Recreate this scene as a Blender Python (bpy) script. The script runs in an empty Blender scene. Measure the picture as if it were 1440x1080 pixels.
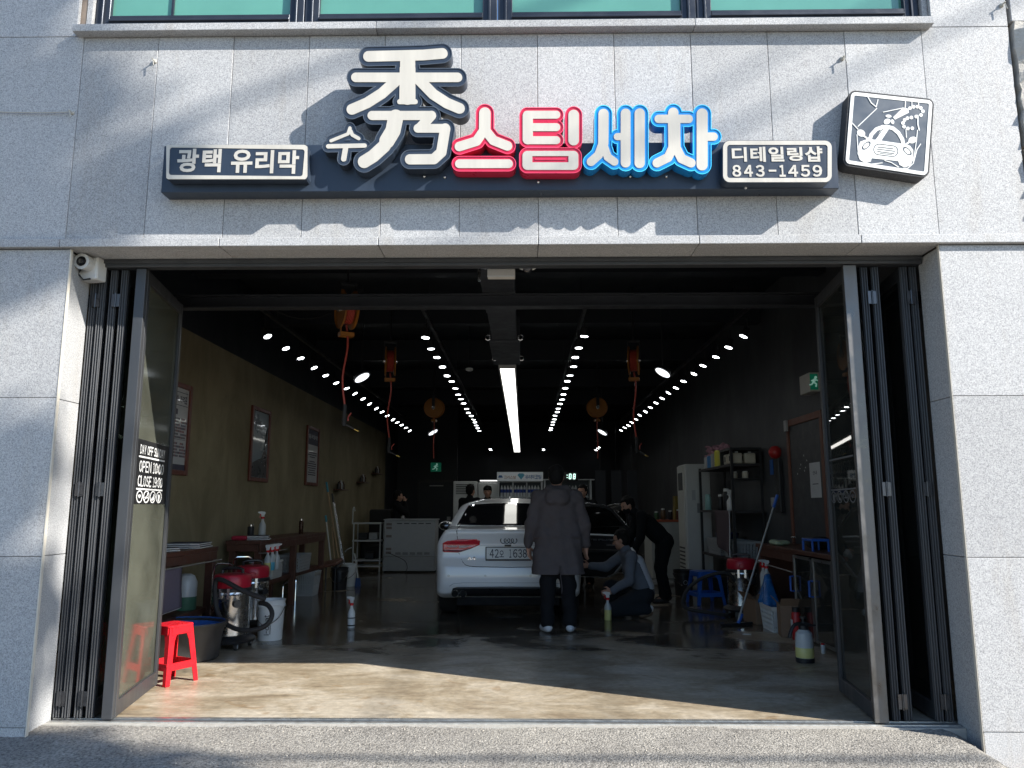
import bpy, bmesh, math, random
import numpy as np
from mathutils import Vector, Matrix, Euler

random.seed(7); np.random.seed(7)
SC = bpy.context.scene
COL = SC.collection
R = math.radians

# ------------------------------------------------------------------ camera
CAM = Vector((0.0, -5.16, 1.35)); PITCH = R(9.03); YAW = R(0.85); FPX = 1082.0
cd = bpy.data.cameras.new('camera'); cam = bpy.data.objects.new('camera', cd); COL.objects.link(cam)
cd.sensor_width = 36.0; cd.lens = 36.0 * FPX / 1440.0; cd.clip_start = 0.05; cd.clip_end = 2000
cam.location = CAM; cam.rotation_euler = Euler((R(90) + PITCH, 0, YAW), 'XYZ')
SC.camera = cam
# ------------------------------------------------------------------ sky, sun, exposure
SUN = Vector((1.95, -1.0, 1.42)).normalized()          # towards the sun
el = math.asin(SUN.z); az = math.atan2(SUN.x, SUN.y)
W = bpy.data.worlds.new('World'); SC.world = W; W.use_nodes = True
nt = W.node_tree; bg = nt.nodes['Background']
sky = nt.nodes.new('ShaderNodeTexSky'); sky.sky_type = 'NISHITA'; sky.sun_disc = False
sky.sun_elevation = el; sky.sun_rotation = az; sky.air_density = 1.0; sky.dust_density = .4; sky.ozone_density = 4.0
nt.links.new(sky.outputs[0], bg.inputs[0]); bg.inputs[1].default_value = 0.125
sl = bpy.data.lights.new('sun', 'SUN'); sun = bpy.data.objects.new('sun', sl); COL.objects.link(sun)
sl.energy = 5.0; sl.angle = R(0.53); sl.color = (1.0, 0.962, 0.90)
sun.location = SUN * 40; sun.rotation_euler = SUN.to_track_quat('Z', 'Y').to_euler()
vs = SC.view_settings; vs.view_transform = 'Standard'; vs.look = 'None'; vs.exposure = 1.06; vs.gamma = 1.0; vs.use_curve_mapping = False
SC.cycles.use_denoising = True
SC.cycles.max_bounces = 8; SC.cycles.diffuse_bounces = 4; SC.cycles.glossy_bounces = 4; SC.cycles.transparent_max_bounces = 16
SC.cycles.sample_clamp_indirect = 6.0; SC.cycles.caustics_reflective = False; SC.cycles.caustics_refractive = False

# ------------------------------------------------------------------ pixel -> place (measuring aid: the ray of a photo pixel met with a known plane)
_Rm = cam.rotation_euler.to_matrix()
def ray(px, py): return _Rm @ Vector(((px - 720) / FPX, -(py - 540) / FPX, -1.0))
def at(px, py, X=None, Y=None, Z=None):
    d = ray(px, py)
    if Y is not None: t = (Y - CAM.y) / d.y
    elif Z is not None: t = (Z - CAM.z) / d.z
    else: t = (X - CAM.x) / d.x
    return CAM + d * t

# ------------------------------------------------------------------ materials
MATS = {}
def newmat(name):
    m = bpy.data.materials.new(name); m.use_nodes = True
    n = m.node_tree.nodes; b = n['Principled BSDF']
    return m, n, m.node_tree.links, b
def M(name, rgb=(.5, .5, .5), rough=.5, metal=0., var=.10, scale=9., bump=0., bscale=80., emit=0., ecol=None, spec=.5, coat=0., rvar=.1, trans=0., alpha=1., ior=1.45, stretch=None):
    """plain procedural surface: colour and gloss broken up by noise in world space"""
    if name in MATS: return MATS[name]
    m, n, L, b = newmat(name)
    b.inputs['Metallic'].default_value = metal; b.inputs['Specular IOR Level'].default_value = spec
    b.inputs['Coat Weight'].default_value = coat; b.inputs['Coat Roughness'].default_value = .05
    b.inputs['Transmission Weight'].default_value = trans; b.inputs['IOR'].default_value = ior; b.inputs['Alpha'].default_value = alpha
    g = n.new('ShaderNodeNewGeometry')
    no = n.new('ShaderNodeTexNoise'); no.inputs['Scale'].default_value = scale; no.inputs['Detail'].default_value = 6; no.inputs['Roughness'].default_value = .62
    if stretch:
        mp = n.new('ShaderNodeMapping'); mp.inputs['Scale'].default_value = stretch; L.new(g.outputs['Position'], mp.inputs[0]); L.new(mp.outputs[0], no.inputs['Vector'])
    else: L.new(g.outputs['Position'], no.inputs['Vector'])
    mx = n.new('ShaderNodeMix'); mx.data_type = 'RGBA'
    mx.inputs[6].default_value = (*[max(0, c * (1 - var * 1.6)) for c in rgb], 1); mx.inputs[7].default_value = (*[min(1, c * (1 + var * 1.6)) for c in rgb], 1)
    L.new(no.outputs['Fac'], mx.inputs[0]); L.new(mx.outputs[2], b.inputs['Base Color'])
    mr = n.new('ShaderNodeMapRange'); mr.inputs[1].default_value = .3; mr.inputs[2].default_value = .7
    mr.inputs[3].default_value = max(.02, rough - rvar); mr.inputs[4].default_value = min(1, rough + rvar)
    L.new(no.outputs['Fac'], mr.inputs[0]); L.new(mr.outputs[0], b.inputs['Roughness'])
    if bump > 0:
        n2 = n.new('ShaderNodeTexNoise'); n2.inputs['Scale'].default_value = bscale; n2.inputs['Detail'].default_value = 4
        L.new(g.outputs['Position'], n2.inputs['Vector'])
        bp = n.new('ShaderNodeBump'); bp.inputs['Strength'].default_value = bump; bp.inputs['Distance'].default_value = .01
        L.new(n2.outputs['Fac'], bp.inputs['Height']); L.new(bp.outputs[0], b.inputs['Normal'])
    if emit > 0:
        b.inputs['Emission Color'].default_value = (*(ecol or rgb), 1); b.inputs['Emission Strength'].default_value = emit
    MATS[name] = m; return m

def granite():
    m, n, L, b = newmat('granite')
    g = n.new('ShaderNodeNewGeometry'); oi = n.new('ShaderNodeObjectInfo')
    def noise(s, d=3, r=.6):
        x = n.new('ShaderNodeTexNoise'); x.inputs['Scale'].default_value = s; x.inputs['Detail'].default_value = d; x.inputs['Roughness'].default_value = r
        L.new(g.outputs['Position'], x.inputs['Vector']); return x
    fine = noise(135, 3, .75); ra = n.new('ShaderNodeValToRGB'); L.new(fine.outputs['Fac'], ra.inputs[0])
    e = ra.color_ramp.elements; e[0].position = .35; e[0].color = (.255, .255, .255, 1); e[1].position = .65; e[1].color = (.555, .55, .54, 1)
    q = e.new(.44); q.color = (.37, .37, .37, 1); q = e.new(.53); q.color = (.45, .447, .44, 1)
    vo = n.new('ShaderNodeTexVoronoi'); vo.inputs['Scale'].default_value = 210; L.new(g.outputs['Position'], vo.inputs['Vector'])
    rb = n.new('ShaderNodeValToRGB'); L.new(vo.outputs['Color'], rb.inputs[0]); e = rb.color_ramp.elements
    e[0].position = .12; e[0].color = (.55, .55, .56, 1); e[1].position = .5; e[1].color = (1, 1, 1, 1)
    mu = n.new('ShaderNodeMix'); mu.data_type = 'RGBA'; mu.blend_type = 'MULTIPLY'; mu.inputs[0].default_value = .5
    L.new(ra.outputs[0], mu.inputs[6]); L.new(rb.outputs[0], mu.inputs[7])
    # slab-to-slab tone
    mr = n.new('ShaderNodeMapRange'); mr.inputs[3].default_value = .87; mr.inputs[4].default_value = 1.05; L.new(oi.outputs['Random'], mr.inputs[0])
    m2 = n.new('ShaderNodeMix'); m2.data_type = 'RGBA'; m2.blend_type = 'MULTIPLY'; m2.inputs[0].default_value = 1
    L.new(mu.outputs[2], m2.inputs[6]); L.new(mr.outputs[0], m2.inputs[7])
    # rain stains: tall narrow blotches
    mp = n.new('ShaderNodeMapping'); mp.inputs['Scale'].default_value = (3.2, 3.2, .55); L.new(g.outputs['Position'], mp.inputs[0])
    st = n.new('ShaderNodeTexNoise'); st.inputs['Scale'].default_value = 1.6; st.inputs['Detail'].default_value = 7; st.inputs['Roughness'].default_value = .7
    L.new(mp.outputs[0], st.inputs['Vector'])
    rc = n.new('ShaderNodeValToRGB'); L.new(st.outputs['Fac'], rc.inputs[0]); e = rc.color_ramp.elements
    e[0].position = .52; e[0].color = (0, 0, 0, 1); e[1].position = .74; e[1].color = (1, 1, 1, 1)
    m3 = n.new('ShaderNodeMix'); m3.data_type = 'RGBA'; m3.blend_type = 'MULTIPLY'; m3.inputs[7].default_value = (.80, .74, .66, 1)
    sc_ = n.new('ShaderNodeMath'); sc_.operation = 'MULTIPLY'; sc_.inputs[1].default_value = .55
    L.new(rc.outputs[0], sc_.inputs[0]); L.new(sc_.outputs[0], m3.inputs[0]); L.new(m2.outputs[2], m3.inputs[6])
    L.new(m3.outputs[2], b.inputs['Base Color']); b.inputs['Roughness'].default_value = .62; b.inputs['Specular IOR Level'].default_value = .35
    bp = n.new('ShaderNodeBump'); bp.inputs['Strength'].default_value = .28; bp.inputs['Distance'].default_value = .004
    L.new(fine.outputs['Fac'], bp.inputs['Height']); L.new(bp.outputs[0], b.inputs['Normal'])
    return m

def glassmat(name, tint=(.8, .86, .84), refl=.10, dust=.06, dustcol=(.55, .55, .5), streak=3.0, gloss=.015, fres=1.3):
    """thin pane: see-through, mirror-like at grazing angles, a film of dust"""
    if name in MATS: return MATS[name]
    m, n, L, b = newmat(name); n.remove(b); out = n['Material Output']
    tr = n.new('ShaderNodeBsdfTransparent'); tr.inputs[0].default_value = (*tint, 1)
    gl = n.new('ShaderNodeBsdfGlossy'); gl.inputs['Roughness'].default_value = gloss
    fr = n.new('ShaderNodeFresnel'); fr.inputs[0].default_value = 1.5
    mn = n.new('ShaderNodeMath'); mn.operation = 'MULTIPLY_ADD'; mn.inputs[1].default_value = fres; mn.inputs[2].default_value = refl * .3
    L.new(fr.outputs[0], mn.inputs[0]); mn.use_clamp = True
    mx = n.new('ShaderNodeMixShader'); L.new(mn.outputs[0], mx.inputs[0]); L.new(tr.outputs[0], mx.inputs[1]); L.new(gl.outputs[0], mx.inputs[2])
    df = n.new('ShaderNodeBsdfDiffuse'); df.inputs[0].default_value = (*dustcol, 1)
    g = n.new('ShaderNodeNewGeometry'); no = n.new('ShaderNodeTexNoise'); no.inputs['Scale'].default_value = streak; no.inputs['Detail'].default_value = 7
    L.new(g.outputs['Position'], no.inputs['Vector'])
    mr = n.new('ShaderNodeMapRange'); mr.inputs[1].default_value = .3; mr.inputs[2].default_value = .75; mr.inputs[3].default_value = dust * .5; mr.inputs[4].default_value = dust * 1.5
    L.new(no.outputs['Fac'], mr.inputs[0])
    m2 = n.new('ShaderNodeMixShader'); L.new(mr.outputs[0], m2.inputs[0]); L.new(mx.outputs[0], m2.inputs[1]); L.new(df.outputs[0], m2.inputs[2])
    L.new(m2.outputs[0], out.inputs[0]); MATS[name] = m; return m

def floormat():
    m, n, L, b = newmat('worn_concrete')
    g = n.new('ShaderNodeNewGeometry')
    def noise(s, d=6, r=.6, vec=None, dist=0):
        x = n.new('ShaderNodeTexNoise'); x.inputs['Scale'].default_value = s; x.inputs['Detail'].default_value = d; x.inputs['Roughness'].default_value = r; x.inputs['Distortion'].default_value = dist
        L.new(vec or g.outputs['Position'], x.inputs['Vector']); return x
    mp = n.new('ShaderNodeMapping'); mp.inputs['Scale'].default_value = (.8, 1.2, 1); L.new(g.outputs['Position'], mp.inputs[0])
    a = noise(1.7, 9, .68, mp.outputs[0], .6); ra = n.new('ShaderNodeValToRGB'); L.new(a.outputs['Fac'], ra.inputs[0]); e = ra.color_ramp.elements
    e[0].position = .30; e[0].color = (.20, .145, .09, 1); e[1].position = .72; e[1].color = (.60, .53, .42, 1)
    q = e.new(.48); q.color = (.36, .295, .205, 1); q = e.new(.58); q.color = (.47, .405, .31, 1)
    # brushed trowel streaks
    mp2 = n.new('ShaderNodeMapping'); mp2.inputs['Rotation'].default_value = (0, 0, R(32)); mp2.inputs['Scale'].default_value = (1.2, 22, 1); L.new(g.outputs['Position'], mp2.inputs[0])
    s = noise(2.2, 5, .7, mp2.outputs[0]); rs = n.new('ShaderNodeMapRange'); rs.inputs[1].default_value = .35; rs.inputs[2].default_value = .7; rs.inputs[3].default_value = .84; rs.inputs[4].default_value = 1.12
    L.new(s.outputs['Fac'], rs.inputs[0])
    mu = n.new('ShaderNodeMix'); mu.data_type = 'RGBA'; mu.blend_type = 'MULTIPLY'; mu.inputs[0].default_value = 1
    L.new(ra.outputs[0], mu.inputs[6]); L.new(rs.outputs[0], mu.inputs[7])
    # scratches, specks and old stains
    f2 = noise(17, 8, .72, None, .3); rf = n.new('ShaderNodeMapRange'); rf.inputs[1].default_value = .32; rf.inputs[2].default_value = .68; rf.inputs[3].default_value = .74; rf.inputs[4].default_value = 1.18; L.new(f2.outputs['Fac'], rf.inputs[0])
    mf = n.new('ShaderNodeMix'); mf.data_type = 'RGBA'; mf.blend_type = 'MULTIPLY'; mf.inputs[0].default_value = 1; L.new(mu.outputs[2], mf.inputs[6]); L.new(rf.outputs[0], mf.inputs[7])
    s3 = noise(3.4, 3, .5, None, 1.2); r3 = n.new('ShaderNodeMapRange'); r3.inputs[1].default_value = .62; r3.inputs[2].default_value = .70; L.new(s3.outputs['Fac'], r3.inputs[0])
    ms = n.new('ShaderNodeMix'); ms.data_type = 'RGBA'; ms.blend_type = 'MULTIPLY'; ms.inputs[7].default_value = (.72, .58, .44, 1)
    k3 = n.new('ShaderNodeMath'); k3.operation = 'MULTIPLY'; k3.inputs[1].default_value = .6; L.new(r3.outputs[0], k3.inputs[0]); L.new(k3.outputs[0], ms.inputs[0]); L.new(mf.outputs[2], ms.inputs[6])
    # tyre marks in the lane of the cars
    sx0 = n.new('ShaderNodeSeparateXYZ'); L.new(g.outputs['Position'], sx0.inputs[0])
    t1 = n.new('ShaderNodeMath'); t1.inputs[1].default_value = .19; L.new(sx0.outputs['X'], t1.inputs[0]); t2 = n.new('ShaderNodeMath'); t2.operation = 'ABSOLUTE'; L.new(t1.outputs[0], t2.inputs[0])
    t3 = n.new('ShaderNodeMath'); t3.operation = 'SUBTRACT'; t3.inputs[1].default_value = .78; L.new(t2.outputs[0], t3.inputs[0]); t4 = n.new('ShaderNodeMath'); t4.operation = 'ABSOLUTE'; L.new(t3.outputs[0], t4.inputs[0])
    t5 = n.new('ShaderNodeMapRange'); t5.inputs[1].default_value = .16; t5.inputs[2].default_value = .07; t5.inputs[3].default_value = 0; t5.inputs[4].default_value = .55; L.new(t4.outputs[0], t5.inputs[0])
    t6 = n.new('ShaderNodeMath'); t6.operation = 'MULTIPLY'; L.new(t5.outputs[0], t6.inputs[0]); L.new(a.outputs['Fac'], t6.inputs[1])
    mu = n.new('ShaderNodeMix'); mu.data_type = 'RGBA'; mu.blend_type = 'MULTIPLY'; mu.inputs[7].default_value = (.42, .42, .43, 1); L.new(t6.outputs[0], mu.inputs[0]); L.new(ms.outputs[2], mu.inputs[6])
    # puddles, and a wet zone darkened inward that also paints the room's shade
    mp3 = n.new('ShaderNodeMapping'); mp3.inputs['Scale'].default_value = (.75, 1.0, 1); L.new(g.outputs['Position'], mp3.inputs[0])
    w = noise(1.1, 4, .55, mp3.outputs[0], .5); sp = n.new('ShaderNodeSeparateXYZ'); L.new(g.outputs['Position'], sp.inputs[0])
    dm = n.new('ShaderNodeMapRange'); dm.inputs[1].default_value = 1.5; dm.inputs[2].default_value = 4.0; dm.inputs[3].default_value = -.16; dm.inputs[4].default_value = .20; L.new(sp.outputs['Y'], dm.inputs[0])
    ad = n.new('ShaderNodeMath'); L.new(w.outputs['Fac'], ad.inputs[0]); L.new(dm.outputs[0], ad.inputs[1])
    wm = n.new('ShaderNodeMapRange'); wm.inputs[1].default_value = .47; wm.inputs[2].default_value = .62; L.new(ad.outputs[0], wm.inputs[0])
    mw = n.new('ShaderNodeMix'); mw.data_type = 'RGBA'; mw.blend_type = 'MULTIPLY'; mw.inputs[7].default_value = (.27, .285, .32, 1)
    L.new(wm.outputs[0], mw.inputs[0]); L.new(mu.outputs[2], mw.inputs[6]); L.new(mw.outputs[2], b.inputs['Base Color'])
    rr = n.new('ShaderNodeMapRange'); rr.inputs[3].default_value = .42; rr.inputs[4].default_value = .12; L.new(wm.outputs[0], rr.inputs[0])
    rv = n.new('ShaderNodeMath'); rv.operation = 'MULTIPLY'; L.new(rr.outputs[0], rv.inputs[0])
    rm = n.new('ShaderNodeMapRange'); rm.inputs[1].default_value = .3; rm.inputs[2].default_value = .7; rm.inputs[3].default_value = .65; rm.inputs[4].default_value = 1.35; L.new(s.outputs['Fac'], rm.inputs[0]); L.new(rm.outputs[0], rv.inputs[1])
    L.new(rv.outputs[0], b.inputs['Roughness'])
    f = noise(60, 4); bp = n.new('ShaderNodeBump'); bp.inputs['Strength'].default_value = .06; bp.inputs['Distance'].default_value = .005
    L.new(f.outputs['Fac'], bp.inputs['Height']); L.new(bp.outputs[0], b.inputs['Normal'])
    return m

def asphaltmat():
    m, n, L, b = newmat('dusty_asphalt'); g = n.new('ShaderNodeNewGeometry')
    vo = n.new('ShaderNodeTexVoronoi'); vo.inputs['Scale'].default_value = 85; L.new(g.outputs['Position'], vo.inputs['Vector'])
    no = n.new('ShaderNodeTexNoise'); no.inputs['Scale'].default_value = 1.8; no.inputs['Detail'].default_value = 8; L.new(g.outputs['Position'], no.inputs['Vector'])
    n2 = n.new('ShaderNodeTexNoise'); n2.inputs['Scale'].default_value = 60; n2.inputs['Detail'].default_value = 5; n2.inputs['Roughness'].default_value = .75; L.new(g.outputs['Position'], n2.inputs['Vector'])
    ra = n.new('ShaderNodeValToRGB'); L.new(n2.outputs['Fac'], ra.inputs[0]); e = ra.color_ramp.elements
    e[0].position = .36; e[0].color = (.10, .094, .084, 1); e[1].position = .68; e[1].color = (.47, .445, .40, 1); q = e.new(.5); q.color = (.30, .282, .252, 1)
    mx = n.new('ShaderNodeMix'); mx.data_type = 'RGBA'; mx.blend_type = 'MULTIPLY'; mx.inputs[0].default_value = .7
    rb = n.new('ShaderNodeValToRGB'); L.new(no.outputs['Fac'], rb.inputs[0]); e = rb.color_ramp.elements
    e[0].position = .35; e[0].color = (.62, .60, .58, 1); e[1].position = .65; e[1].color = (1.0, .98, .93, 1)
    L.new(ra.outputs[0], mx.inputs[6]); L.new(rb.outputs[0], mx.inputs[7]); L.new(mx.outputs[2], b.inputs['Base Color']); b.inputs['Roughness'].default_value = .9
    ad = n.new('ShaderNodeMath'); ad.operation = 'SUBTRACT'; L.new(n2.outputs['Fac'], ad.inputs[0]); L.new(vo.outputs['Distance'], ad.inputs[1])
    bp = n.new('ShaderNodeBump'); bp.inputs['Strength'].default_value = .55; bp.inputs['Distance'].default_value = .012
    L.new(ad.outputs[0], bp.inputs['Height']); L.new(bp.outputs[0], b.inputs['Normal']); return m

def plastermat(name, c0, c1, c2, rough=.75):
    m, n, L, b = newmat(name); g = n.new('ShaderNodeNewGeometry')
    mp = n.new('ShaderNodeMapping'); mp.inputs['Scale'].default_value = (1, 1, .6); L.new(g.outputs['Position'], mp.inputs[0])
    no = n.new('ShaderNodeTexNoise'); no.inputs['Scale'].default_value = 1.4; no.inputs['Detail'].default_value = 9; no.inputs['Roughness'].default_value = .65; no.inputs['Distortion'].default_value = .5
    L.new(mp.outputs[0], no.inputs['Vector']); ra = n.new('ShaderNodeValToRGB'); L.new(no.outputs['Fac'], ra.inputs[0]); e = ra.color_ramp.elements
    e[0].position = .32; e[0].color = (*c0, 1); e[1].position = .7; e[1].color = (*c2, 1); q = e.new(.5); q.color = (*c1, 1)
    L.new(ra.outputs[0], b.inputs['Base Color']); b.inputs['Roughness'].default_value = rough
    bp = n.new('ShaderNodeBump'); bp.inputs['Strength'].default_value = .25; bp.inputs['Distance'].default_value = .01
    L.new(no.outputs['Fac'], bp.inputs['Height']); L.new(bp.outputs[0], b.inputs['Normal']); return m

GRANITE = granite(); FLOOR = floormat(); ASPHALT = asphaltmat()
OLIVE = plastermat('olive_plaster', (.16, .132, .070), (.22, .187, .108), (.30, .258, .158))
CHAR = plastermat('charcoal_plaster', (.035, .038, .043), (.052, .056, .062), (.078, .082, .088), .6)
BLACKP = M('black_paint', (.010, .013, .018), .55, var=.2, scale=2)
MORTAR = M('mortar', (.24, .19, .15), .9, var=.2, scale=30)
FRAME = M('dark_aluminium', (.060, .062, .066), .42, .35, var=.22, scale=5, rvar=.14, stretch=(1, 1, .2))
STEEL = M('brushed_steel', (.62, .61, .59), .24, 1., var=.06, scale=14)
CHROME = M('chrome', (.75, .75, .75), .08, 1., var=.02)
GLASS = glassmat('door_glass', (.42, .50, .48), .12, .04, (.42, .43, .38))
NAVY = M('navy_sign', (.026, .037, .056), .36, var=.2, scale=7, stretch=(1, 1, .2))
CREAM = M('cream_acrylic', (.50, .47, .41), .4, var=.16, scale=9, stretch=(1, 1, .12))
WOODB = M('dark_red_wood', (.085, .034, .022), .45, var=.3, scale=14)
RED = M('red_plastic', (.60, .012, .02), .28, var=.05)
BLKP = M('black_plastic', (.018, .018, .02), .42, var=.2)
BLKR = M('black_rubber', (.02, .02, .021), .7, var=.2)
WHITEP = M('white_plastic', (.66, .67, .66), .35, var=.05)
GREYP = M('grey_plastic', (.33, .34, .35), .4, var=.08)
BLUEP = M('blue_plastic', (.02, .10, .42), .35, var=.08)

# ------------------------------------------------------------------ objects
def tag(o, label=None, cat=None, group=None, kind=None):
    if label: o['label'] = label
    if cat: o['category'] = cat
    if group: o['group'] = group
    if kind: o['kind'] = kind
    return o
def thing(name, label, cat, loc=(0, 0, 0), rotz=0., group=None):
    o = bpy.data.objects.new(name, None); COL.objects.link(o); o.empty_display_size = .1
    o.location = loc; o.rotation_euler = (0, 0, rotz)
    return tag(o, label, cat, group)
def copy_tree(o, parent=None):
    c = o.copy(); COL.objects.link(c); c.parent = parent
    for ch in o.children: copy_tree(ch, c)
    return c

class MB:
    """collects shapes; build() makes them ONE mesh object"""
    def __init__(s): s.v = []; s.f = []
    def add(s, vs, fs):
        k = len(s.v); s.v += [tuple(v) for v in vs]; s.f += [tuple(i + k for i in f) for f in fs]; return s
    def box(s, c, size, rot=None):
        x, y, z = [d / 2 for d in size]; P = [Vector(p) for p in ((-x,-y,-z),(x,-y,-z),(x,y,-z),(-x,y,-z),(-x,-y,z),(x,-y,z),(x,y,z),(-x,y,z))]
        if rot is not None:
            m = rot if isinstance(rot, Matrix) else Euler(rot).to_matrix(); P = [m @ p for p in P]
        return s.add([p + Vector(c) for p in P], [(0,3,2,1),(4,5,6,7),(0,1,5,4),(1,2,6,5),(2,3,7,6),(3,0,4,7)])
    def bx(s, x0, x1, y0, y1, z0, z1): return s.box(((x0+x1)/2, (y0+y1)/2, (z0+z1)/2), (abs(x1-x0), abs(y1-y0), abs(z1-z0)))
    def cyl(s, a, b, r0, r1=None, n=16, cap=True):
        r1 = r0 if r1 is None else r1; a, b = Vector(a), Vector(b); d = (b - a).normalized()
        u = d.orthogonal().normalized(); w = d.cross(u); V = []
        for p, r in ((a, r0), (b, r1)):
            for i in range(n): t = 2*math.pi*i/n; V.append(p + (u*math.cos(t) + w*math.sin(t))*r)
        F = [(i, (i+1) % n, n + (i+1) % n, n + i) for i in range(n)]
        if cap: F += [tuple(range(n-1, -1, -1)), tuple(range(n, 2*n))]
        return s.add(V, F)
    def tube(s, pts, r, n=8, cap=True):
        P = [Vector(p) for p in pts]; rr = r if isinstance(r, (list, tuple)) else [r]*len(P); V = []; F = []; u = None
        for i, p in enumerate(P):
            d = (P[min(i+1, len(P)-1)] - P[max(i-1, 0)]).normalized()
            u = d.orthogonal().normalized() if u is None else (u - d*u.dot(d)).normalized(); w = d.cross(u)
            V += [p + (u*math.cos(2*math.pi*k/n) + w*math.sin(2*math.pi*k/n))*rr[i] for k in range(n)]
        for i in range(len(P)-1):
            for k in range(n): F.append((i*n+k, i*n+(k+1) % n, (i+1)*n+(k+1) % n, (i+1)*n+k))
        if cap: F += [tuple(range(n-1, -1, -1)), tuple(range((len(P)-1)*n, len(P)*n))]
        return s.add(V, F)
    def lathe(s, prof, n=24, c=(0, 0, 0), sx=1., sy=1., cap=True):
        V = []; F = []; k = len(prof)
        for r, z in prof: V += [(c[0]+sx*r*math.cos(2*math.pi*i/n), c[1]+sy*r*math.sin(2*math.pi*i/n), c[2]+z) for i in range(n)]
        for j in range(k-1):
            for i in range(n): F.append((j*n+i, j*n+(i+1) % n, (j+1)*n+(i+1) % n, (j+1)*n+i))
        if cap:
            if prof[0][0] > 1e-4: F.append(tuple(range(n-1, -1, -1)))
            if prof[-1][0] > 1e-4: F.append(tuple(range((k-1)*n, k*n)))
        return s.add(V, F)
    def prism(s, poly, y0, y1, axis='y'):
        """poly in (x,z) pushed from y0 to y1 (axis y), or (x,y) pushed along z, or (y,z) along x"""
        n = len(poly); mk = {'y': lambda p, t: (p[0], t, p[1]), 'z': lambda p, t: (p[0], p[1], t), 'x': lambda p, t: (t, p[0], p[1])}[axis]
        V = [mk(p, y0) for p in poly] + [mk(p, y1) for p in poly]
        F = [tuple(range(n)), tuple(range(2*n-1, n-1, -1))] + [(i, n+i, n+(i+1) % n, (i+1) % n) for i in range(n)]
        return s.add(V, F)
    def ball(s, c, r, n=12, m=8, sz=1., sx=1., sy=1.):
        return s.lathe([(max(1e-5, r*math.sin(math.pi*j/m)), -r*sz*math.cos(math.pi*j/m)) for j in range(m+1)], n, c, sx, sy, cap=False)
    def xf(s, mat):
        s.v = [tuple(mat @ Vector(v)) for v in s.v]; return s
    def build(s, name, mat, parent=None, smooth=False, bevel=0., seg=2, ang=35):
        me = bpy.data.meshes.new(name); me.from_pydata(s.v, [], s.f); me.validate()
        bm = bmesh.new(); bm.from_mesh(me); bmesh.ops.recalc_face_normals(bm, faces=bm.faces); bm.to_mesh(me); bm.free()
        return mobj(name, me, mat, parent, smooth, bevel, seg, ang)
def mobj(name, me, mat, parent=None, smooth=False, bevel=0., seg=2, ang=35):
    if smooth:
        me.polygons.foreach_set('use_smooth', [True]*len(me.polygons)); me.set_sharp_from_angle(angle=R(ang))
    if not me.materials: me.materials.append(mat)
    o = bpy.data.objects.new(name, me); COL.objects.link(o)
    if parent: o.parent = parent
    if bevel > 0:
        b = o.modifiers.new('bevel', 'BEVEL'); b.width = bevel; b.segments = seg; b.limit_method = 'ANGLE'; b.angle_limit = R(40)
    return o
def struct(o): o['kind'] = 'structure'; return o

# ------------------------------------------------------------------ flat shapes: signed distance -> outline -> plate with thickness
def seg_d(X, Y, a, b):
    ax, ay = a; bx_, by_ = b; dx, dy = bx_-ax, by_-ay; L2 = dx*dx+dy*dy+1e-12
    t = np.clip(((X-ax)*dx+(Y-ay)*dy)/L2, 0, 1); return np.hypot(X-ax-t*dx, Y-ay-t*dy)
def poly_sd(X, Y, P):
    d = np.full(X.shape, 1e9); ins = np.zeros(X.shape, bool); n = len(P)
    for i in range(n):
        a, b = P[i], P[(i+1) % n]; d = np.minimum(d, seg_d(X, Y, a, b))
        if a[1] != b[1]:
            c = ((a[1] > Y) != (b[1] > Y)) & (X < (b[0]-a[0])*(Y-a[1])/(b[1]-a[1])+a[0]); ins ^= c
    return np.where(ins, -d, d)
def strokes_sd(X, Y, S):
    """S: list of (points, half width)"""
    d = np.full(X.shape, 1e9)
    for pts, w in S:
        for a, b in zip(pts[:-1], pts[1:]): d = np.minimum(d, seg_d(X, Y, a, b) - w)
        if len(pts) == 1: d = np.minimum(d, np.hypot(X-pts[0][0], Y-pts[0][1]) - w)
    return d
def contours(D, x0, y0, h, iso=0.):
    """closed outlines of D < iso (marching squares)"""
    A = np.pad(D - iso, 1, constant_values=1e3); ny, nx = A.shape; A = np.where(np.abs(A) < 1e-7, 1e-7, A)
    s = A < 0; code = s[:-1,:-1]*1 + s[:-1,1:]*2 + s[1:,1:]*4 + s[1:,:-1]*8
    nxt = {}
    T = {1:[(3,0)],2:[(0,1)],3:[(3,1)],4:[(1,2)],5:[(3,0),(1,2)],6:[(0,2)],7:[(3,2)],8:[(2,3)],9:[(2,0)],10:[(0,1),(2,3)],11:[(2,1)],12:[(1,3)],13:[(1,0)],14:[(0,3)]}
    for j, i in zip(*np.nonzero((code > 0) & (code < 15))):
        K = (('h', j, i), ('v', j, i+1), ('h', j+1, i), ('v', j, i))
        for a, b in T[int(code[j, i])]: nxt[K[a]] = K[b]
    def pt(k):
        t, j, i = k
        if t == 'h': a, b = A[j, i], A[j, i+1]; u = a/(a-b); return (x0+(i-1+u)*h, y0+(j-1)*h)
        a, b = A[j, i], A[j+1, i]; u = a/(a-b); return (x0+(i-1)*h, y0+(j-1+u)*h)
    out = []
    while nxt:
        k0 = next(iter(nxt)); k = k0; loop = []
        while k in nxt: loop.append(pt(k)); k = nxt.pop(k)
        if len(loop) > 5: out.append(simplify(loop, h*.12))
    return out
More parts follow.
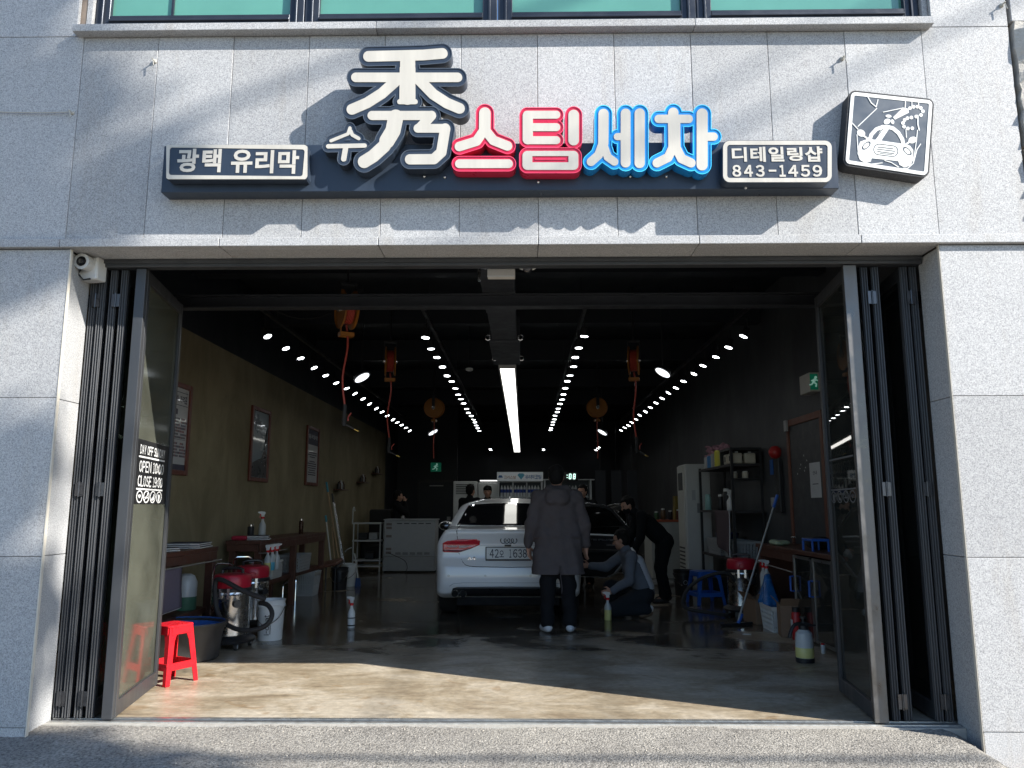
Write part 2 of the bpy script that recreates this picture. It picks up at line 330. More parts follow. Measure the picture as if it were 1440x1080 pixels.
def simplify(P, eps):
    def dp(a, b):
        st = [(a, b)]; keep = {a, b}
        while st:
            a, b = st.pop()
            if b - a < 2: continue
            p, q = P[a], P[b]; dx, dy = q[0]-p[0], q[1]-p[1]; L = math.hypot(dx, dy) + 1e-12; best, bi = 0, -1
            for i in range(a+1, b):
                d = abs((P[i][0]-p[0])*dy-(P[i][1]-p[1])*dx)/L
                if d > best: best, bi = d, i
            if best > eps: keep.add(bi); st += [(a, bi), (bi, b)]
        return keep
    n = len(P); h = n//2; k = sorted(dp(0, h) | dp(h, n-1)); return [P[i] for i in k]
def outline_mesh(loops, depth, name='outline'):
    """filled plate in the x-z plane, front at y=0, back at y=+depth; loops in metres, holes by even-odd"""
    cu = bpy.data.curves.new(name, 'CURVE'); cu.dimensions = '2D'; cu.fill_mode = 'BOTH'; cu.extrude = max(depth/2, 1e-4)
    for P in loops:
        s = cu.splines.new('POLY'); s.points.add(len(P)-1); s.points.foreach_set('co', [c for p in P for c in (p[0], p[1], 0, 1)]); s.use_cyclic_u = True
    o = bpy.data.objects.new(name, cu); COL.objects.link(o)
    me = bpy.data.meshes.new_from_object(o.evaluated_get(bpy.context.evaluated_depsgraph_get())); bpy.data.objects.remove(o); bpy.data.curves.remove(cu)
    co = np.empty(len(me.vertices)*3); me.vertices.foreach_get('co', co); co = co.reshape(-1, 3)
    me.vertices.foreach_set('co', np.column_stack([co[:, 0], -co[:, 2] + depth/2, co[:, 1]]).ravel()); me.update()
    bm = bmesh.new(); bm.from_mesh(me); bmesh.ops.remove_doubles(bm, verts=bm.verts, dist=1e-5); bmesh.ops.recalc_face_normals(bm, faces=bm.faces); bm.to_mesh(me); bm.free()
    me.materials.clear(); return me
def sdf_grid(x0, x1, y0, y1, h):
    return np.meshgrid(np.arange(x0, x1+h, h), np.arange(y0, y1+h, h))
def rrect(X, Y, cx, cy, w, h, r, ang=0.):
    c, s = math.cos(ang), math.sin(ang); U = (X-cx)*c+(Y-cy)*s; V = -(X-cx)*s+(Y-cy)*c
    qx = np.abs(U)-w/2+r; qy = np.abs(V)-h/2+r
    return np.hypot(np.maximum(qx, 0), np.maximum(qy, 0)) + np.minimum(np.maximum(qx, qy), 0) - r
GL = {}
def glyph_mesh(ch, bold=.0):
    """outline of one character from the built-in font, scaled to a unit box"""
    if (ch, bold) in GL: return GL[(ch, bold)]
    full = chr(ord(ch)+0xFEE0) if 33 <= ord(ch) <= 126 else ch
    cu = bpy.data.curves.new('g', 'FONT'); cu.body = full; cu.size = 1; cu.offset = bold; cu.resolution_u = 3
    o = bpy.data.objects.new('g', cu); COL.objects.link(o)
    me = bpy.data.meshes.new_from_object(o.evaluated_get(bpy.context.evaluated_depsgraph_get())); bpy.data.objects.remove(o); bpy.data.curves.remove(cu)
    co = np.empty(len(me.vertices)*3); me.vertices.foreach_get('co', co); co = co.reshape(-1, 3)[:, :2]
    fs = [tuple(p.vertices) for p in me.polygons]; bpy.data.meshes.remove(me)
    lo, hi = co.min(0), co.max(0); GL[(ch, bold)] = ((co-lo)/(hi-lo), fs, (hi-lo)); return GL[(ch, bold)]
def glyph_into(mb, ch, x0, x1, z0, z1, y, bold=.02, mirror=False):
    co, fs, _ = glyph_mesh(ch, bold); V = [(x0+(x1-x0)*c[0], y, z0+(z1-z0)*c[1]) for c in co]
    mb.add(V, fs)
def line_into(mb, text, x0, x1, z0, z1, y, bold=.02, gap=.14):
    wt = {' ': .45, 'I': .35, '1': .55, ':': .22, '-': .7, '.': .2, 'i': .3, 'l': .25, 't': .6}
    ws = [wt.get(c, 1.) for c in text]; tot = sum(ws) + gap*(len(text)-1); k = (x1-x0)/tot; x = x0
    for c, w in zip(text, ws):
        if c != ' ':
            h = z1-z0
            if c == '-': glyph_into(mb, c, x, x+w*k, z0+h*.42, z0+h*.56, y, bold)
            elif c == ':': glyph_into(mb, c, x, x+w*k, z0+h*.12, z0+h*.75, y, bold)
            elif c in 'oca': glyph_into(mb, c, x, x+w*k, z0, z0+h*.72, y, bold)
            else: glyph_into(mb, c, x, x+w*k, z0, z1, y, bold)
        x += (w+gap)*k
    return mb

# ------------------------------------------------------------------ solid shapes: signed distance volume -> surface nets
def surface_nets(D, org, h):
    s = D < 0; nx, ny, nz = D.shape
    P = np.zeros((nx-1, ny-1, nz-1, 3)); C = np.zeros((nx-1, ny-1, nz-1))
    cor = [(0,0,0),(1,0,0),(0,1,0),(1,1,0),(0,0,1),(1,0,1),(0,1,1),(1,1,1)]
    sl = lambda c: (slice(c[0], nx-1+c[0]), slice(c[1], ny-1+c[1]), slice(c[2], nz-1+c[2]))
    for a, b in ((0,1),(2,3),(4,5),(6,7),(0,2),(1,3),(4,6),(5,7),(0,4),(1,5),(2,6),(3,7)):
        A, B = D[sl(cor[a])], D[sl(cor[b])]; m = (A < 0) != (B < 0); t = np.where(m, A/np.where(A == B, 1, A-B), 0)
        for k in range(3): P[..., k] += np.where(m, cor[a][k] + t*(cor[b][k]-cor[a][k]), 0)
        C += m
    act = C > 0; idx = -np.ones(act.shape, int); ii = np.argwhere(act); idx[act] = np.arange(len(ii))
    V = (ii + P[act]/C[act][:, None])*h + np.array(org); F = []
    def quad(ax):
        a = [slice(None)]*3; b = [slice(None)]*3; a[ax] = slice(0, -1); b[ax] = slice(1, None)
        m = s[tuple(a)] != s[tuple(b)]; pos = np.argwhere(m); o1, o2 = [k for k in range(3) if k != ax]
        ok = (pos[:, o1] > 0) & (pos[:, o2] > 0) & (pos[:, o1] < D.shape[o1]-1) & (pos[:, o2] < D.shape[o2]-1); pos = pos[ok]
        q = []
        for d1, d2 in ((-1,-1),(0,-1),(0,0),(-1,0)):
            p = pos.copy(); p[:, o1] += d1; p[:, o2] += d2; q.append(idx[p[:,0], p[:,1], p[:,2]])
        Q = np.stack(q, 1); fl = s[tuple(pos.T)] if True else None
        if ax == 1: fl = ~fl
        Q[~fl] = Q[~fl][:, ::-1]; F.append(Q)
    for ax in range(3): quad(ax)
    Q = np.concatenate(F); return V, Q[(Q >= 0).all(1)]
def np_mesh(name, V, Q):
    me = bpy.data.meshes.new(name); me.vertices.add(len(V)); me.vertices.foreach_set('co', V.astype(np.float32).ravel())
    me.loops.add(Q.size); me.loops.foreach_set('vertex_index', Q.astype(np.int32).ravel())
    me.polygons.add(len(Q)); me.polygons.foreach_set('loop_start', np.arange(0, Q.size, 4, dtype=np.int32))
    me.update(calc_edges=True); me.validate(); return me
def smooth_v(V, Q, it=2):
    n = len(V); E = np.concatenate([Q[:, [0,1]], Q[:, [1,2]], Q[:, [2,3]], Q[:, [3,0]]])
    for _ in range(it):
        S = np.zeros_like(V); c = np.zeros(n)
        for k in range(3):
            S[:, k] = np.bincount(E[:,0], V[E[:,1], k], n) + np.bincount(E[:,1], V[E[:,0], k], n)
        c = np.bincount(E[:,0], minlength=n) + np.bincount(E[:,1], minlength=n); V = .5*V + .5*S/np.maximum(c, 1)[:, None]
    return V
def smin(a, b, k): 
    h = np.clip(.5+.5*(b-a)/k, 0, 1); return b*(1-h)+a*h-k*h*(1-h)
class Vol:
    """smooth union of tapered limbs and ellipsoids"""
    def __init__(s, lo, hi, h=.012):
        s.h = h; s.org = np.array(lo, float); g = [np.arange(lo[k], hi[k]+h, h) for k in range(3)]
        s.X, s.Y, s.Z = np.meshgrid(*g, indexing='ij'); s.D = np.full(s.X.shape, 1e3)
    def _blk(s, lo, hi):
        i0 = np.clip(np.floor((np.array(lo)-s.org)/s.h).astype(int), 0, np.array(s.D.shape)-1); i1 = np.clip(np.ceil((np.array(hi)-s.org)/s.h).astype(int)+1, 1, s.D.shape)
        return tuple(slice(a, max(a+1, b)) for a, b in zip(i0, i1))
    def _join(s, B, d, k): s.D[B] = smin(s.D[B], d, k) if k > 0 else np.minimum(s.D[B], d); return s
    def limb(s, a, b, ra, rb, k=.03):
        a, b = np.array(a, float), np.array(b, float); d = b-a; L2 = d@d+1e-12; pad = max(ra, rb)+2*k+.03
        B = s._blk(np.minimum(a, b)-pad, np.maximum(a, b)+pad); X, Y, Z = s.X[B], s.Y[B], s.Z[B]
        t = np.clip(((X-a[0])*d[0]+(Y-a[1])*d[1]+(Z-a[2])*d[2])/L2, 0, 1)
        return s._join(B, np.sqrt((X-a[0]-t*d[0])**2+(Y-a[1]-t*d[1])**2+(Z-a[2]-t*d[2])**2)-(ra+(rb-ra)*t), k)
    def chain(s, pts, rs, k=.03):
        for i in range(len(pts)-1): s.limb(pts[i], pts[i+1], rs[i], rs[i+1], k)
        return s
    def ell(s, c, r, k=.03, rot=None):
        pad = max(r)+2*k+.03; B = s._blk(np.array(c)-pad, np.array(c)+pad); x, y, z = s.X[B]-c[0], s.Y[B]-c[1], s.Z[B]-c[2]
        if rot is not None:
            m = np.array((rot if isinstance(rot, Matrix) else Euler(rot).to_matrix()).transposed()); x, y, z = m[0,0]*x+m[0,1]*y+m[0,2]*z, m[1,0]*x+m[1,1]*y+m[1,2]*z, m[2,0]*x+m[2,1]*y+m[2,2]*z
        q = np.sqrt((x/r[0])**2+(y/r[1])**2+(z/r[2])**2); g = np.sqrt((x/r[0]**2)**2+(y/r[1]**2)**2+(z/r[2]**2)**2)+1e-9
        return s._join(B, q*(q-1)/g, k)
    def cut(s, d, k=.01): s.D = -smin(-s.D, -d, k) if False else np.maximum(s.D, d); return s
    def mesh(s, name, it=2):
        V, Q = surface_nets(s.D, s.org, s.h); return np_mesh(name, smooth_v(V, Q, it), Q)
    def obj(s, name, mat, parent, it=2): return mobj(name, s.mesh(name, it), mat, parent, True, ang=180)
# ================================================================== the building front
F = -0.30                      # plane of the stone facing
XL, XR = -3.03, 2.73           # opening
ZS = 3.04                      # soffit
B = thing('building', 'pale granite-faced building with a wide open garage front', 'building', (0, 0, 0))
core = MB()
core.bx(-6.5, XL-.035, F+.035, .02, -.6, ZS+.02).bx(XR+.035, 3.32, F+.035, .02, -.6, ZS+.02)
core.bx(-6.5, 3.32, F+.035, .02, ZS+.035, 4.62)
core.bx(-6.5, -3.06, F+.035, .02, 4.62, 7.4).bx(2.80, 3.32, F+.035, .02, 4.62, 7.4).bx(-3.06, 2.80, F+.035, .02, 6.25, 7.4)
core.build('wall_core', MORTAR, B)
def slab(x0, x1, z0, z1, y=F, t=.03, g=.0015, name='stone_panel'):
    MB().bx(x0+g, x1-g, y+random.uniform(-.0012, .0012), y+t, z0+g, z1-g).build(name, GRANITE, B, bevel=.0025, seg=1)
# row above the opening: narrow upright slabs
xs = [-3.045 + .5245*i for i in range(12)]
for a, b in zip(xs[:-1], xs[1:]): slab(a, b, 3.10, 4.565)
slab(-4.25, -3.045, 3.10, 4.575); slab(-5.5, -4.25, 3.10, 4.575); slab(2.7245, 3.32, 3.10, 4.59)
for i in range(2):
    slab(-4.25, -3.10, 4.575+1.4*i, 5.975+1.4*i); slab(-5.5, -4.25, 4.575+1.4*i, 5.975+1.4*i); slab(2.80, 3.32, 4.59+1.4*i, 5.99+1.4*i)
for a, b in zip(xs[:-1], xs[1:]): slab(a, b, 6.25, 7.38)
# pillars
for z0, z1 in ((.03, 1.04), (1.04, 2.04), (2.04, 3.035)):
    slab(-4.2, XL+.028, z0, z1); slab(-5.4, -4.2, z0, z1); slab(XR-.016, 3.32, z0, z1)
slab(-4.2, XL+.022, -.45, .03, F+.003, .03); slab(-5.4, -4.2, -.45, .03, F+.003); slab(XR-.010, 3.32, -.45, .03, F+.003)
# jambs (inside faces) with a worn pale corner bead
for z0, z1 in ((-.10, 1.04), (1.04, 2.04), (2.04, 3.035)):
    MB().bx(XL-.03, XL, F+.034, .0, z0+.002, z1-.002).build('jamb_panel', GRANITE, B, bevel=.002, seg=1)
    MB().bx(XR, XR+.03, F+.034, .0, z0+.002, z1-.002).build('jamb_panel', GRANITE, B, bevel=.002, seg=1)
BEAD = M('corner_bead', (.60, .55, .46), .6, var=.15, scale=12)
for x, e in ((XL+.0315, .003), (XR-.0185, .0012)):
    MB().bx(x-e, x+e, F-.004, F+.02, -.1, 3.034).build('corner_bead', BEAD, B)
# ledge above the opening and its soffit
lx = [-5.4, -4.2, -3.06] + [-2.0+1.05*i for i in range(5)] + [3.34]
for a, b in zip(lx[:-1], lx[1:]):
    MB().bx(a+.002, b-.002, F-.035, F+.033, ZS, 3.098).build('ledge_stone', GRANITE, B, bevel=.004, seg=2)
sx = [XL+.002, -2.0, -.95, .10, 1.15, 2.20, XR-.002]
for a, b in zip(sx[:-1], sx[1:]):
    MB().bx(a+.002, b-.002, F+.036, .02, ZS+.002, ZS+.034).build('soffit_panel', GRANITE, B, bevel=.002, seg=1)
# window sill and window band
for a, b in ((-3.09, -1.0), (-1.0, 1.17), (1.17, 2.78)):
    MB().bx(a+.0015, b-.0015, F-.075, F+.12, 4.568, 4.622).build('sill_stone', GRANITE, B, bevel=.004, seg=2)
WFR = M('window_frame_paint', (.030, .036, .048), .4, .3, var=.2, scale=6)
TEAL = M('teal_window_film', (.10, .275, .215), .16, var=.22, scale=.7, coat=1., rvar=.05)
wx = [-3.02, -1.535, -.175, 1.215, 2.76]
for i, (a, b) in enumerate(zip(wx[:-1], wx[1:])):
    w = MB(); zb, zt, t = 4.625, 6.2, .10; y0, y1 = F+.06, F+.14
    a2, b2 = a+.004, b-.004
    w.bx(a2, a2+t, y0, y1, zb, zt).bx(b2-t, b2, y0, y1, zb, zt).bx(a2+t, b2-t, y0, y1, zb, zb+.15).bx(a2+t, b2-t, y0, y1, zt-.09, zt)
    w.bx(a2+.045, a2+.060, y0-.018, y0, zb, zt).bx(b2-.060, b2-.045, y0-.018, y0, zb, zt).bx(a2+t, b2-t, y0-.014, y0, zb+.10, zb+.116)
    wo = w.build('window', WFR, B, bevel=.003, seg=1)
    MB().bx(a2+t, b2-t, y0+.035, y0+.05, zb+.15, zt-.09).build('pane', TEAL, wo)
    if i == 0: MB().bx(-2.49, -2.475, y0+.018, y0+.034, zb+.151, zt-.1).build('sash_edge', WFR, wo)
for x0, x1 in ((-3.06, -3.025), (2.762, 2.80)): MB().bx(x0, x1, F+.03, F+.14, 4.625, 6.25).build('window_reveal', GRANITE, B)
# screw anchors left in the stone, and an old wire between two of them
ANC = M('anchor_sealant', (.45, .43, .38), .8, var=.2, bump=.5, bscale=120)
for px, py in ((218, 87), (102, 159), (1184, 83), (1408, 8)):
    p = at(px, py, Y=F); a = MB(); a.ball((p.x, F-.004, p.z), .016, 8, 6).cyl((p.x, F, p.z), (p.x, F-.045, p.z), .005, n=6)
    a.cyl((p.x, F-.035, p.z), (p.x+.012, F-.04, p.z-.05), .004, n=6)
    a.build('wall_anchor', ANC, B, True)
p = at(102, 159, Y=F)
w = MB(); w.tube([(p.x - i*.12, F-.016, p.z - .004*math.sin(i)) for i in range(12)], .004, 6)
w.build('wall_wire', ANC, B)
# rough stone face of the neighbouring building at the right edge
NB = thing('rough_stone_wall', 'rough split-face granite wall at the right edge of the shop', 'wall', (3.36, F, 0))
ROUGH = M('split_granite', (.46, .43, .38), .85, var=.28, scale=14, bump=.6, bscale=60)
def rough_block(x0, x1, z0, z1, seed):
    rng = random.Random(seed); nx, nz = 9, 14; V = []; Fc = []
    for j in range(nz+1):
        for i in range(nx+1):
            e = (i in (0, nx)) or (j in (0, nz)); x = x0+(x1-x0)*i/nx; z = z0+(z1-z0)*j/nz
            V.append((x + (0 if not e else rng.uniform(-.012, .012)), -(.015 if e else .05+rng.uniform(-.03, .035)), z + (0 if not e else rng.uniform(-.01, .01))))
    k = len(V); V += [(v[0], .06, v[2]) for v in V]
    for j in range(nz):
        for i in range(nx): a = j*(nx+1)+i; Fc.append((a, a+1, a+nx+2, a+nx+1))
    for i in range(nx): Fc += [(i, i+k, i+1+k, i+1)]; t = nz*(nx+1); Fc += [(t+i, t+i+1, t+i+1+k, t+i+k)]
    for j in range(nz): a = j*(nx+1); Fc += [(a, a+nx+1, a+nx+1+k, a+k)]; a += nx; Fc += [(a, a+k, a+nx+1+k, a+nx+1)]
    MB().add(V, Fc).build('stone_block', ROUGH, NB)
zz = [-.3, .55, 1.4, 2.2, 3.0, 3.72, 4.62]
for j in range(6):
    rough_block(-.012, .75, zz[j]+.008, zz[j+1]-.008, j); rough_block(.76, 1.6, zz[j]+.008, zz[j+1]-.008, j+20)
MB().bx(-.02, 3.5, .06, .35, -.5, 7.4).build('wall_core', MORTAR, NB)
MB().bx(-.012, 1.6, 0., .058, 4.63, 6.2).build('smooth_panel', GRANITE, NB, bevel=.003, seg=1)

# ================================================================== garage room
DEP = 22.0; LX, RX = -3.72, 3.36
struct(MB().bx(LX-.1, RX+.1, .03, DEP, -.12, 0.).build('floor', FLOOR))
MB().bx(XL+.004, XR-.004, -.10, .028, -.15, -.004).build('threshold', M('threshold_concrete', (.38, .36, .32), .75, var=.2, scale=20, bump=.3)); struct(bpy.data.objects['threshold'])
rail = thing('door_track', 'aluminium floor track of the folding doors along the threshold', 'door track', (0, 0, 0))
MB().bx(XL+.01, XR-.01, -.055, -.02, -.004, .004).bx(XL+.01, XR-.01, .005, .04, .0005, .0085).build('rail', M('worn_aluminium', (.62, .62, .60), .38, .9, var=.15, scale=20), rail)
MB().bx(XL+.01, XR-.01, -.018, .003, -.003, .001).build('slot', BLKP, rail)
struct(MB().bx(LX-.12, LX, .02, 15.6, 0., 3.28).build('wall_left', OLIVE))
struct(MB().bx(LX-.12, LX, 15.6, DEP, 0., 3.28).bx(LX-.12, LX-.001, .02, DEP, 3.28, 4.3).build('wall_left_upper', BLACKP))
struct(MB().bx(RX, RX+.12, .02, DEP, 0., 4.3).build('wall_right', CHAR))
struct(MB().bx(LX-.12, RX+.12, DEP, DEP+.15, -.1, 4.3).build('wall_back', BLACKP))
struct(MB().bx(LX-.12, RX+.12, .02, DEP+.15, 4.3, 4.45).build('ceiling', BLACKP))
struct(MB().bx(LX-.12, -1.95, 17.6, 17.75, 0, 4.28).build('wall_partition', BLACKP))
MB().bx(LX, XL-.036, .021, .06, 0, 4.3).bx(XR+.036, RX, .021, .06, 0, 4.3).bx(XL-.036, XR+.036, .021, .06, 3.06, 4.3).build('wall_front_inside', BLACKP); struct(bpy.data.objects['wall_front_inside'])
# steel across the front, inside
be = thing('steel_beam', 'black steel beam crossing the garage just inside the door head', 'beam', (0, 1.1, 2.99))
MB().bx(LX+.01, RX-.01, -.05, .05, 0, .012).bx(LX+.01, RX-.01, -.006, .006, .012, .10).bx(LX+.01, RX-.01, -.05, .05, .10, .112).build('flange', M('beam_paint', (.028, .03, .034), .45, .2, var=.2), be)
for k, y in enumerate((3.2, 5.6, 8.4, 11.4, 14.4)):
    o = thing('ceiling_beam', ['first', 'second', 'third', 'fourth', 'fifth'][k] + ' black ceiling beam from the entrance', 'beam', (0, y, 3.92), group='black ceiling beams')
    MB().bx(LX+.01, RX-.01, -.1, .1, 0, .37).build('beam', BLACKP, o)

# ================================================================== folding doors
def leaf(parent, w, loc, rz, ridges=True, dusty=GLASS):
    """one framed glass leaf, u = local x; returns its root part (the frame)"""
    H = 2.97; t = .050; m = MB()
    m.bx(0, .052, -t/2, t/2, 0, H).bx(w-.052, w, -t/2, t/2, 0, H)
    m.bx(.052, w-.052, -t/2+.002, t/2-.002, 0, .10).bx(.052, w-.052, -t/2+.002, t/2-.002, H-.085, H)
    if ridges:
        for y in (-t/2+.005, -.004, t/2-.013): m.bx(-.012, 0, y, y+.008, 0, H)
    o = m.build('leaf', FRAME, parent, bevel=.0025, seg=1); o.location = loc; o.rotation_euler = (0, 0, rz)
    b = MB()
    for s in (-1, 1): 
        b.bx(.052, .062, s*(t/2-.012)-.004, s*(t/2-.012)+.004, .10, H-.085).bx(w-.062, w-.052, s*(t/2-.012)-.004, s*(t/2-.012)+.004, .10, H-.085)
    b.build('glazing_bead', FRAME, o)
    MB().bx(.0525, w-.0525, -.004, .004, .1005, H-.0855).build('glass', dusty, o)
    return o
def hinge(parent, loc, s=1):
    m = MB(); m.bx(-.006, 0, -.028, -.004, -.045, .045).bx(-.006, 0, .004, .028, -.045, .045).cyl((-.008, 0, -.05), (-.008, 0, .05), .006, n=8)
    o = m.build('hinge', M('hinge_steel', (.10, .10, .105), .35, .9, var=.25, scale=30), parent); o.location = loc; o.rotation_euler = (0, 0, R(90)); return o
FL = thing('folding_door', 'folded stack of dark glazed door leaves at the left jamb, lettered leaf foremost', 'door', (-2.85, 0, .012), group='folding glass doors')
FR_ = thing('folding_door', 'folded stack of dark glazed door leaves at the right jamb', 'door', (2.45, 0, .012), group='folding glass doors')
for x, an in ((-2.998, 97), (-2.938, 97.5), (-2.860, 98.6), (-2.785, 99.4)): leaf(FL, .95, (x+2.85, random.uniform(-.004, .004), 0), R(an))
front = leaf(FL, .965, (-2.640+2.85, -.01, 0), math.atan2(.95, -.175), dusty=glassmat('dusty_door_glass', (.36, .42, .38), .12, .17, (.36, .37, .29), 2.0, .09, .75))
for x, an in ((2.685, 84), (2.622, 83.6), (2.425, 83), (2.352, 82.8)): leaf(FR_, .95, (x-2.45, random.uniform(-.004, .004), 0), R(an))
rightl = leaf(FR_, .82, (2.235-2.45, -.012, 0), math.atan2(.8, .10))
MB().bx(-.045, .045, -.052, -.014, 0, 2.97).build('end_post', M('worn_post_aluminium', (.13, .125, .12), .42, .75, var=.35, scale=9, rvar=.2), FR_, bevel=.004).location = (2.235-2.45, 0, 0)
MB().bx(-.040, .030, -.045, -.014, 0, 2.97).build('end_post', FRAME, FL, bevel=.004).location = (-2.645+2.85, 0, 0)
for x in (-2.968, -2.828):
    for z in (.12, 1.45, 2.75): hinge(FL, (x+2.85, -.014, z))
for x in (2.653, 2.388):
    for z in (.12, 1.45, 2.75): hinge(FR_, (x-2.45, -.014, z))
hd = thing('door_head_track', 'dark aluminium head track along the top of the opening', 'door track', (0, 0, 2.988))
MB().bx(XL+.003, XR-.003, -.06, .019, 0, .050).build('rail', FRAME, hd, bevel=.004, seg=1)
MB().bx(XL+.01, XR-.01, -.075, -.0605, .022, .048).build('drip_edge', FRAME, hd)
# lettering on the foremost left leaf (local x runs into the room, visible side is -y)
WLET = M('white_vinyl', (.80, .80, .78), .5, var=.03)
YV = -.0065
def leaf_sticker(root, y, mats, back=True, s=-1):
    if back: MB().bx(.085, .895, y-.0005*s*-1, y-.0005*s*-1+.0004, 1.355, 1.80).build('sticker_film', mats[1], root)
    yy = y - .0022
    for txt, x0, x1, z0, z1 in (('DAY OFF SUNDAY', .165, .785, 1.700, 1.765), ('OPEN 10:00', .17, .78, 1.575, 1.655), ('CLOSE 19:00', .16, .77, 1.475, 1.552)):
        line_into(MB(), txt, x0, x1, z0, z1, yy, .018, .12).build('lettering', mats[0], root)
    MB().bx(.15, .795, yy, yy+.001, 1.675, 1.687).bx(.14, .785, yy, yy+.001, 1.452, 1.463).build('rule_line', mats[0], root)
    for i in range(4):      # four round pictograms: wifi, no smoking, no phone, coffee
        cx, cz = .225+.16*i, 1.405; h = .0025; X, Y = sdf_grid(-.1, .1, -.06, .06, h); d = np.hypot(X/1.6, Y)
        D = np.abs(d-.040)-.004
        if i == 0:
            for rr_ in (.012, .021, .030): D = np.minimum(D, np.maximum(np.abs(np.hypot(X/1.6, Y+.018)-rr_)-.0026, np.abs(X/1.6)-(Y+.018)))
        elif i == 1: D = np.minimum(D, strokes_sd(X/1.6, Y, [([(-.02, -.006), (.02, -.006)], .005), ([(.010, .006), (.018, .016), (.014, .024)], .003), ([(-.026, -.026), (.026, .026)], .002)]))
        elif i == 2: D = np.minimum(D, strokes_sd(X/1.6, Y, [([(-.012, -.02), (-.006, -.012)], .008), ([(.004, -.02), (.008, 0)], .006), ([(.012, -.018), (.016, .016)], .006)]))
        else: D = np.minimum(D, strokes_sd(X/1.6, Y, [([(-.002, -.020), (-.003, .008)], .013), ([(.012, -.006), (.012, .006)], .004), ([(-.014, .016), (.012, .016)], .003)]))
        lp = [[(cx+p[0], cz+p[1]) for p in c] for c in contours(D, -.1, -.06, h)]
        o = mobj('pictogram', outline_mesh(lp, .001), mats[0], root); o.location.y = yy
leaf_sticker(front, YV, (WLET, M('black_film', (.012, .012, .013), .5)))
leaf_sticker(rightl, .0055, (M('vinyl_back', (.10, .105, .11), .6), None), back=False)

# ================================================================== ground outside
def sheet(name, x0, x1, y0, y1, nx, ny, zf, mat, edge=None):
    V = []; Fc = []
    for j in range(ny+1):
        for i in range(nx+1):
            x = x0+(x1-x0)*i/nx; y = y0+(y1-y0)*j/ny
            if edge: x, y = edge(x, y, i, j)
            V.append((x, y, zf(x, y)))
    for j in range(ny):
        for i in range(nx): a = j*(nx+1)+i; Fc.append((a, a+1, a+nx+2, a+nx+1))
    o = MB().add(V, Fc).build(name, mat, None, True, ang=180); return struct(o)
sheet('ground', -400, 400, -800, 10, 8, 8, lambda x, y: -.30, M('street_dust', (.20, .18, .15), .9, var=.25, scale=3, bump=.6, bscale=70))
rngA = np.random.RandomState(3)
def az_(x, y):
    base = -.008 - .10*min(1, max(0, -.12-y)/1.6)
    if x > 2.58: base -= min(.5, (x-2.58)*(.35+1.1*(x-2.58)))
    return base + .006*math.sin(x*5.1+y*3.3)*math.cos(y*7.7-x*2.1) + rngA.uniform(-.0035, .0035)
sheet('asphalt_ramp', -7.0, 3.05, -4.4, -.085, 300, 150, az_, ASPHALT)
sheet('road', -60, 60, -30, -4.39, 10, 6, lambda x, y: -.116, ASPHALT)
ROCK = M('broken_concrete', (.42, .37, .31), .9, var=.25, scale=20, bump=.5)
rk = random.Random(11)
names = ['broken concrete lump beside the ramp edge, nearest the pillar', 'flat broken concrete chip in the dirt right of the ramp', 'small pale rubble stone at the foot of the right pillar', 'rubble stone at the lower right corner beside the asphalt', 'thin rubble shard under the granite plinth', 'round rubble pebble below the ramp edge', 'largest broken concrete slab at the right photo edge']
for i, (px, py, s) in enumerate(((1404, 1068, .035), (1432, 1052, .05), (1392, 1051, .02), (1425, 1072, .03), (1418, 1048, .022), (1399, 1060, .016), (1445, 1062, .07))):
    p = at(px, py, Z=-.17); bm = bmesh.new(); bmesh.ops.create_icosphere(bm, subdivisions=2, radius=s)
    for v in bm.verts: v.co *= rk.uniform(.75, 1.15); v.co.z *= .5
    me = bpy.data.meshes.new('rubble_stone'); bm.to_mesh(me); bm.free(); o = mobj('rubble_stone', me, ROCK); o.location = (p.x, p.y, p.z+s*.15); o.rotation_euler = (0, 0, rk.uniform(0, 6))
    tag(o, names[i], 'stone', 'rubble beside the ramp')
sheet('dirt_verge', 2.6, 5.5, -3.0, F+.02, 60, 60, lambda x, y: -.185 + .02*math.sin(x*9+y*7)*math.sin(y*11) + rngA.uniform(-.008, .008), M('dry_dirt', (.36, .29, .215), .95, var=.35, scale=9, bump=.9, bscale=60))

# loose grit on the ramp
gr = MB(); rg = random.Random(21)
for k in range(900):
    x, y = rg.uniform(-4.2, 3.0), -.12 - abs(rg.gauss(0, .9)); r_ = rg.choice((.003, .004, .004, .005, .007)); z = az_(x, y) + r_*.2
    V = [(x+r_*rg.uniform(.6, 1.2)*math.cos(a), y+r_*rg.uniform(.6, 1.2)*math.sin(a), z) for a in (0, 1.57, 3.14, 4.71)] + [(x, y, z+r_*rg.uniform(.6, 1.1))]
    gr.add(V, [(0,1,4),(1,2,4),(2,3,4),(3,0,4)])
o = gr.build('grit', M('grit', (.40, .36, .30), .9, var=.5, scale=40)); tag(o, 'loose pale grit scattered over the asphalt ramp', 'grit', kind='stuff')
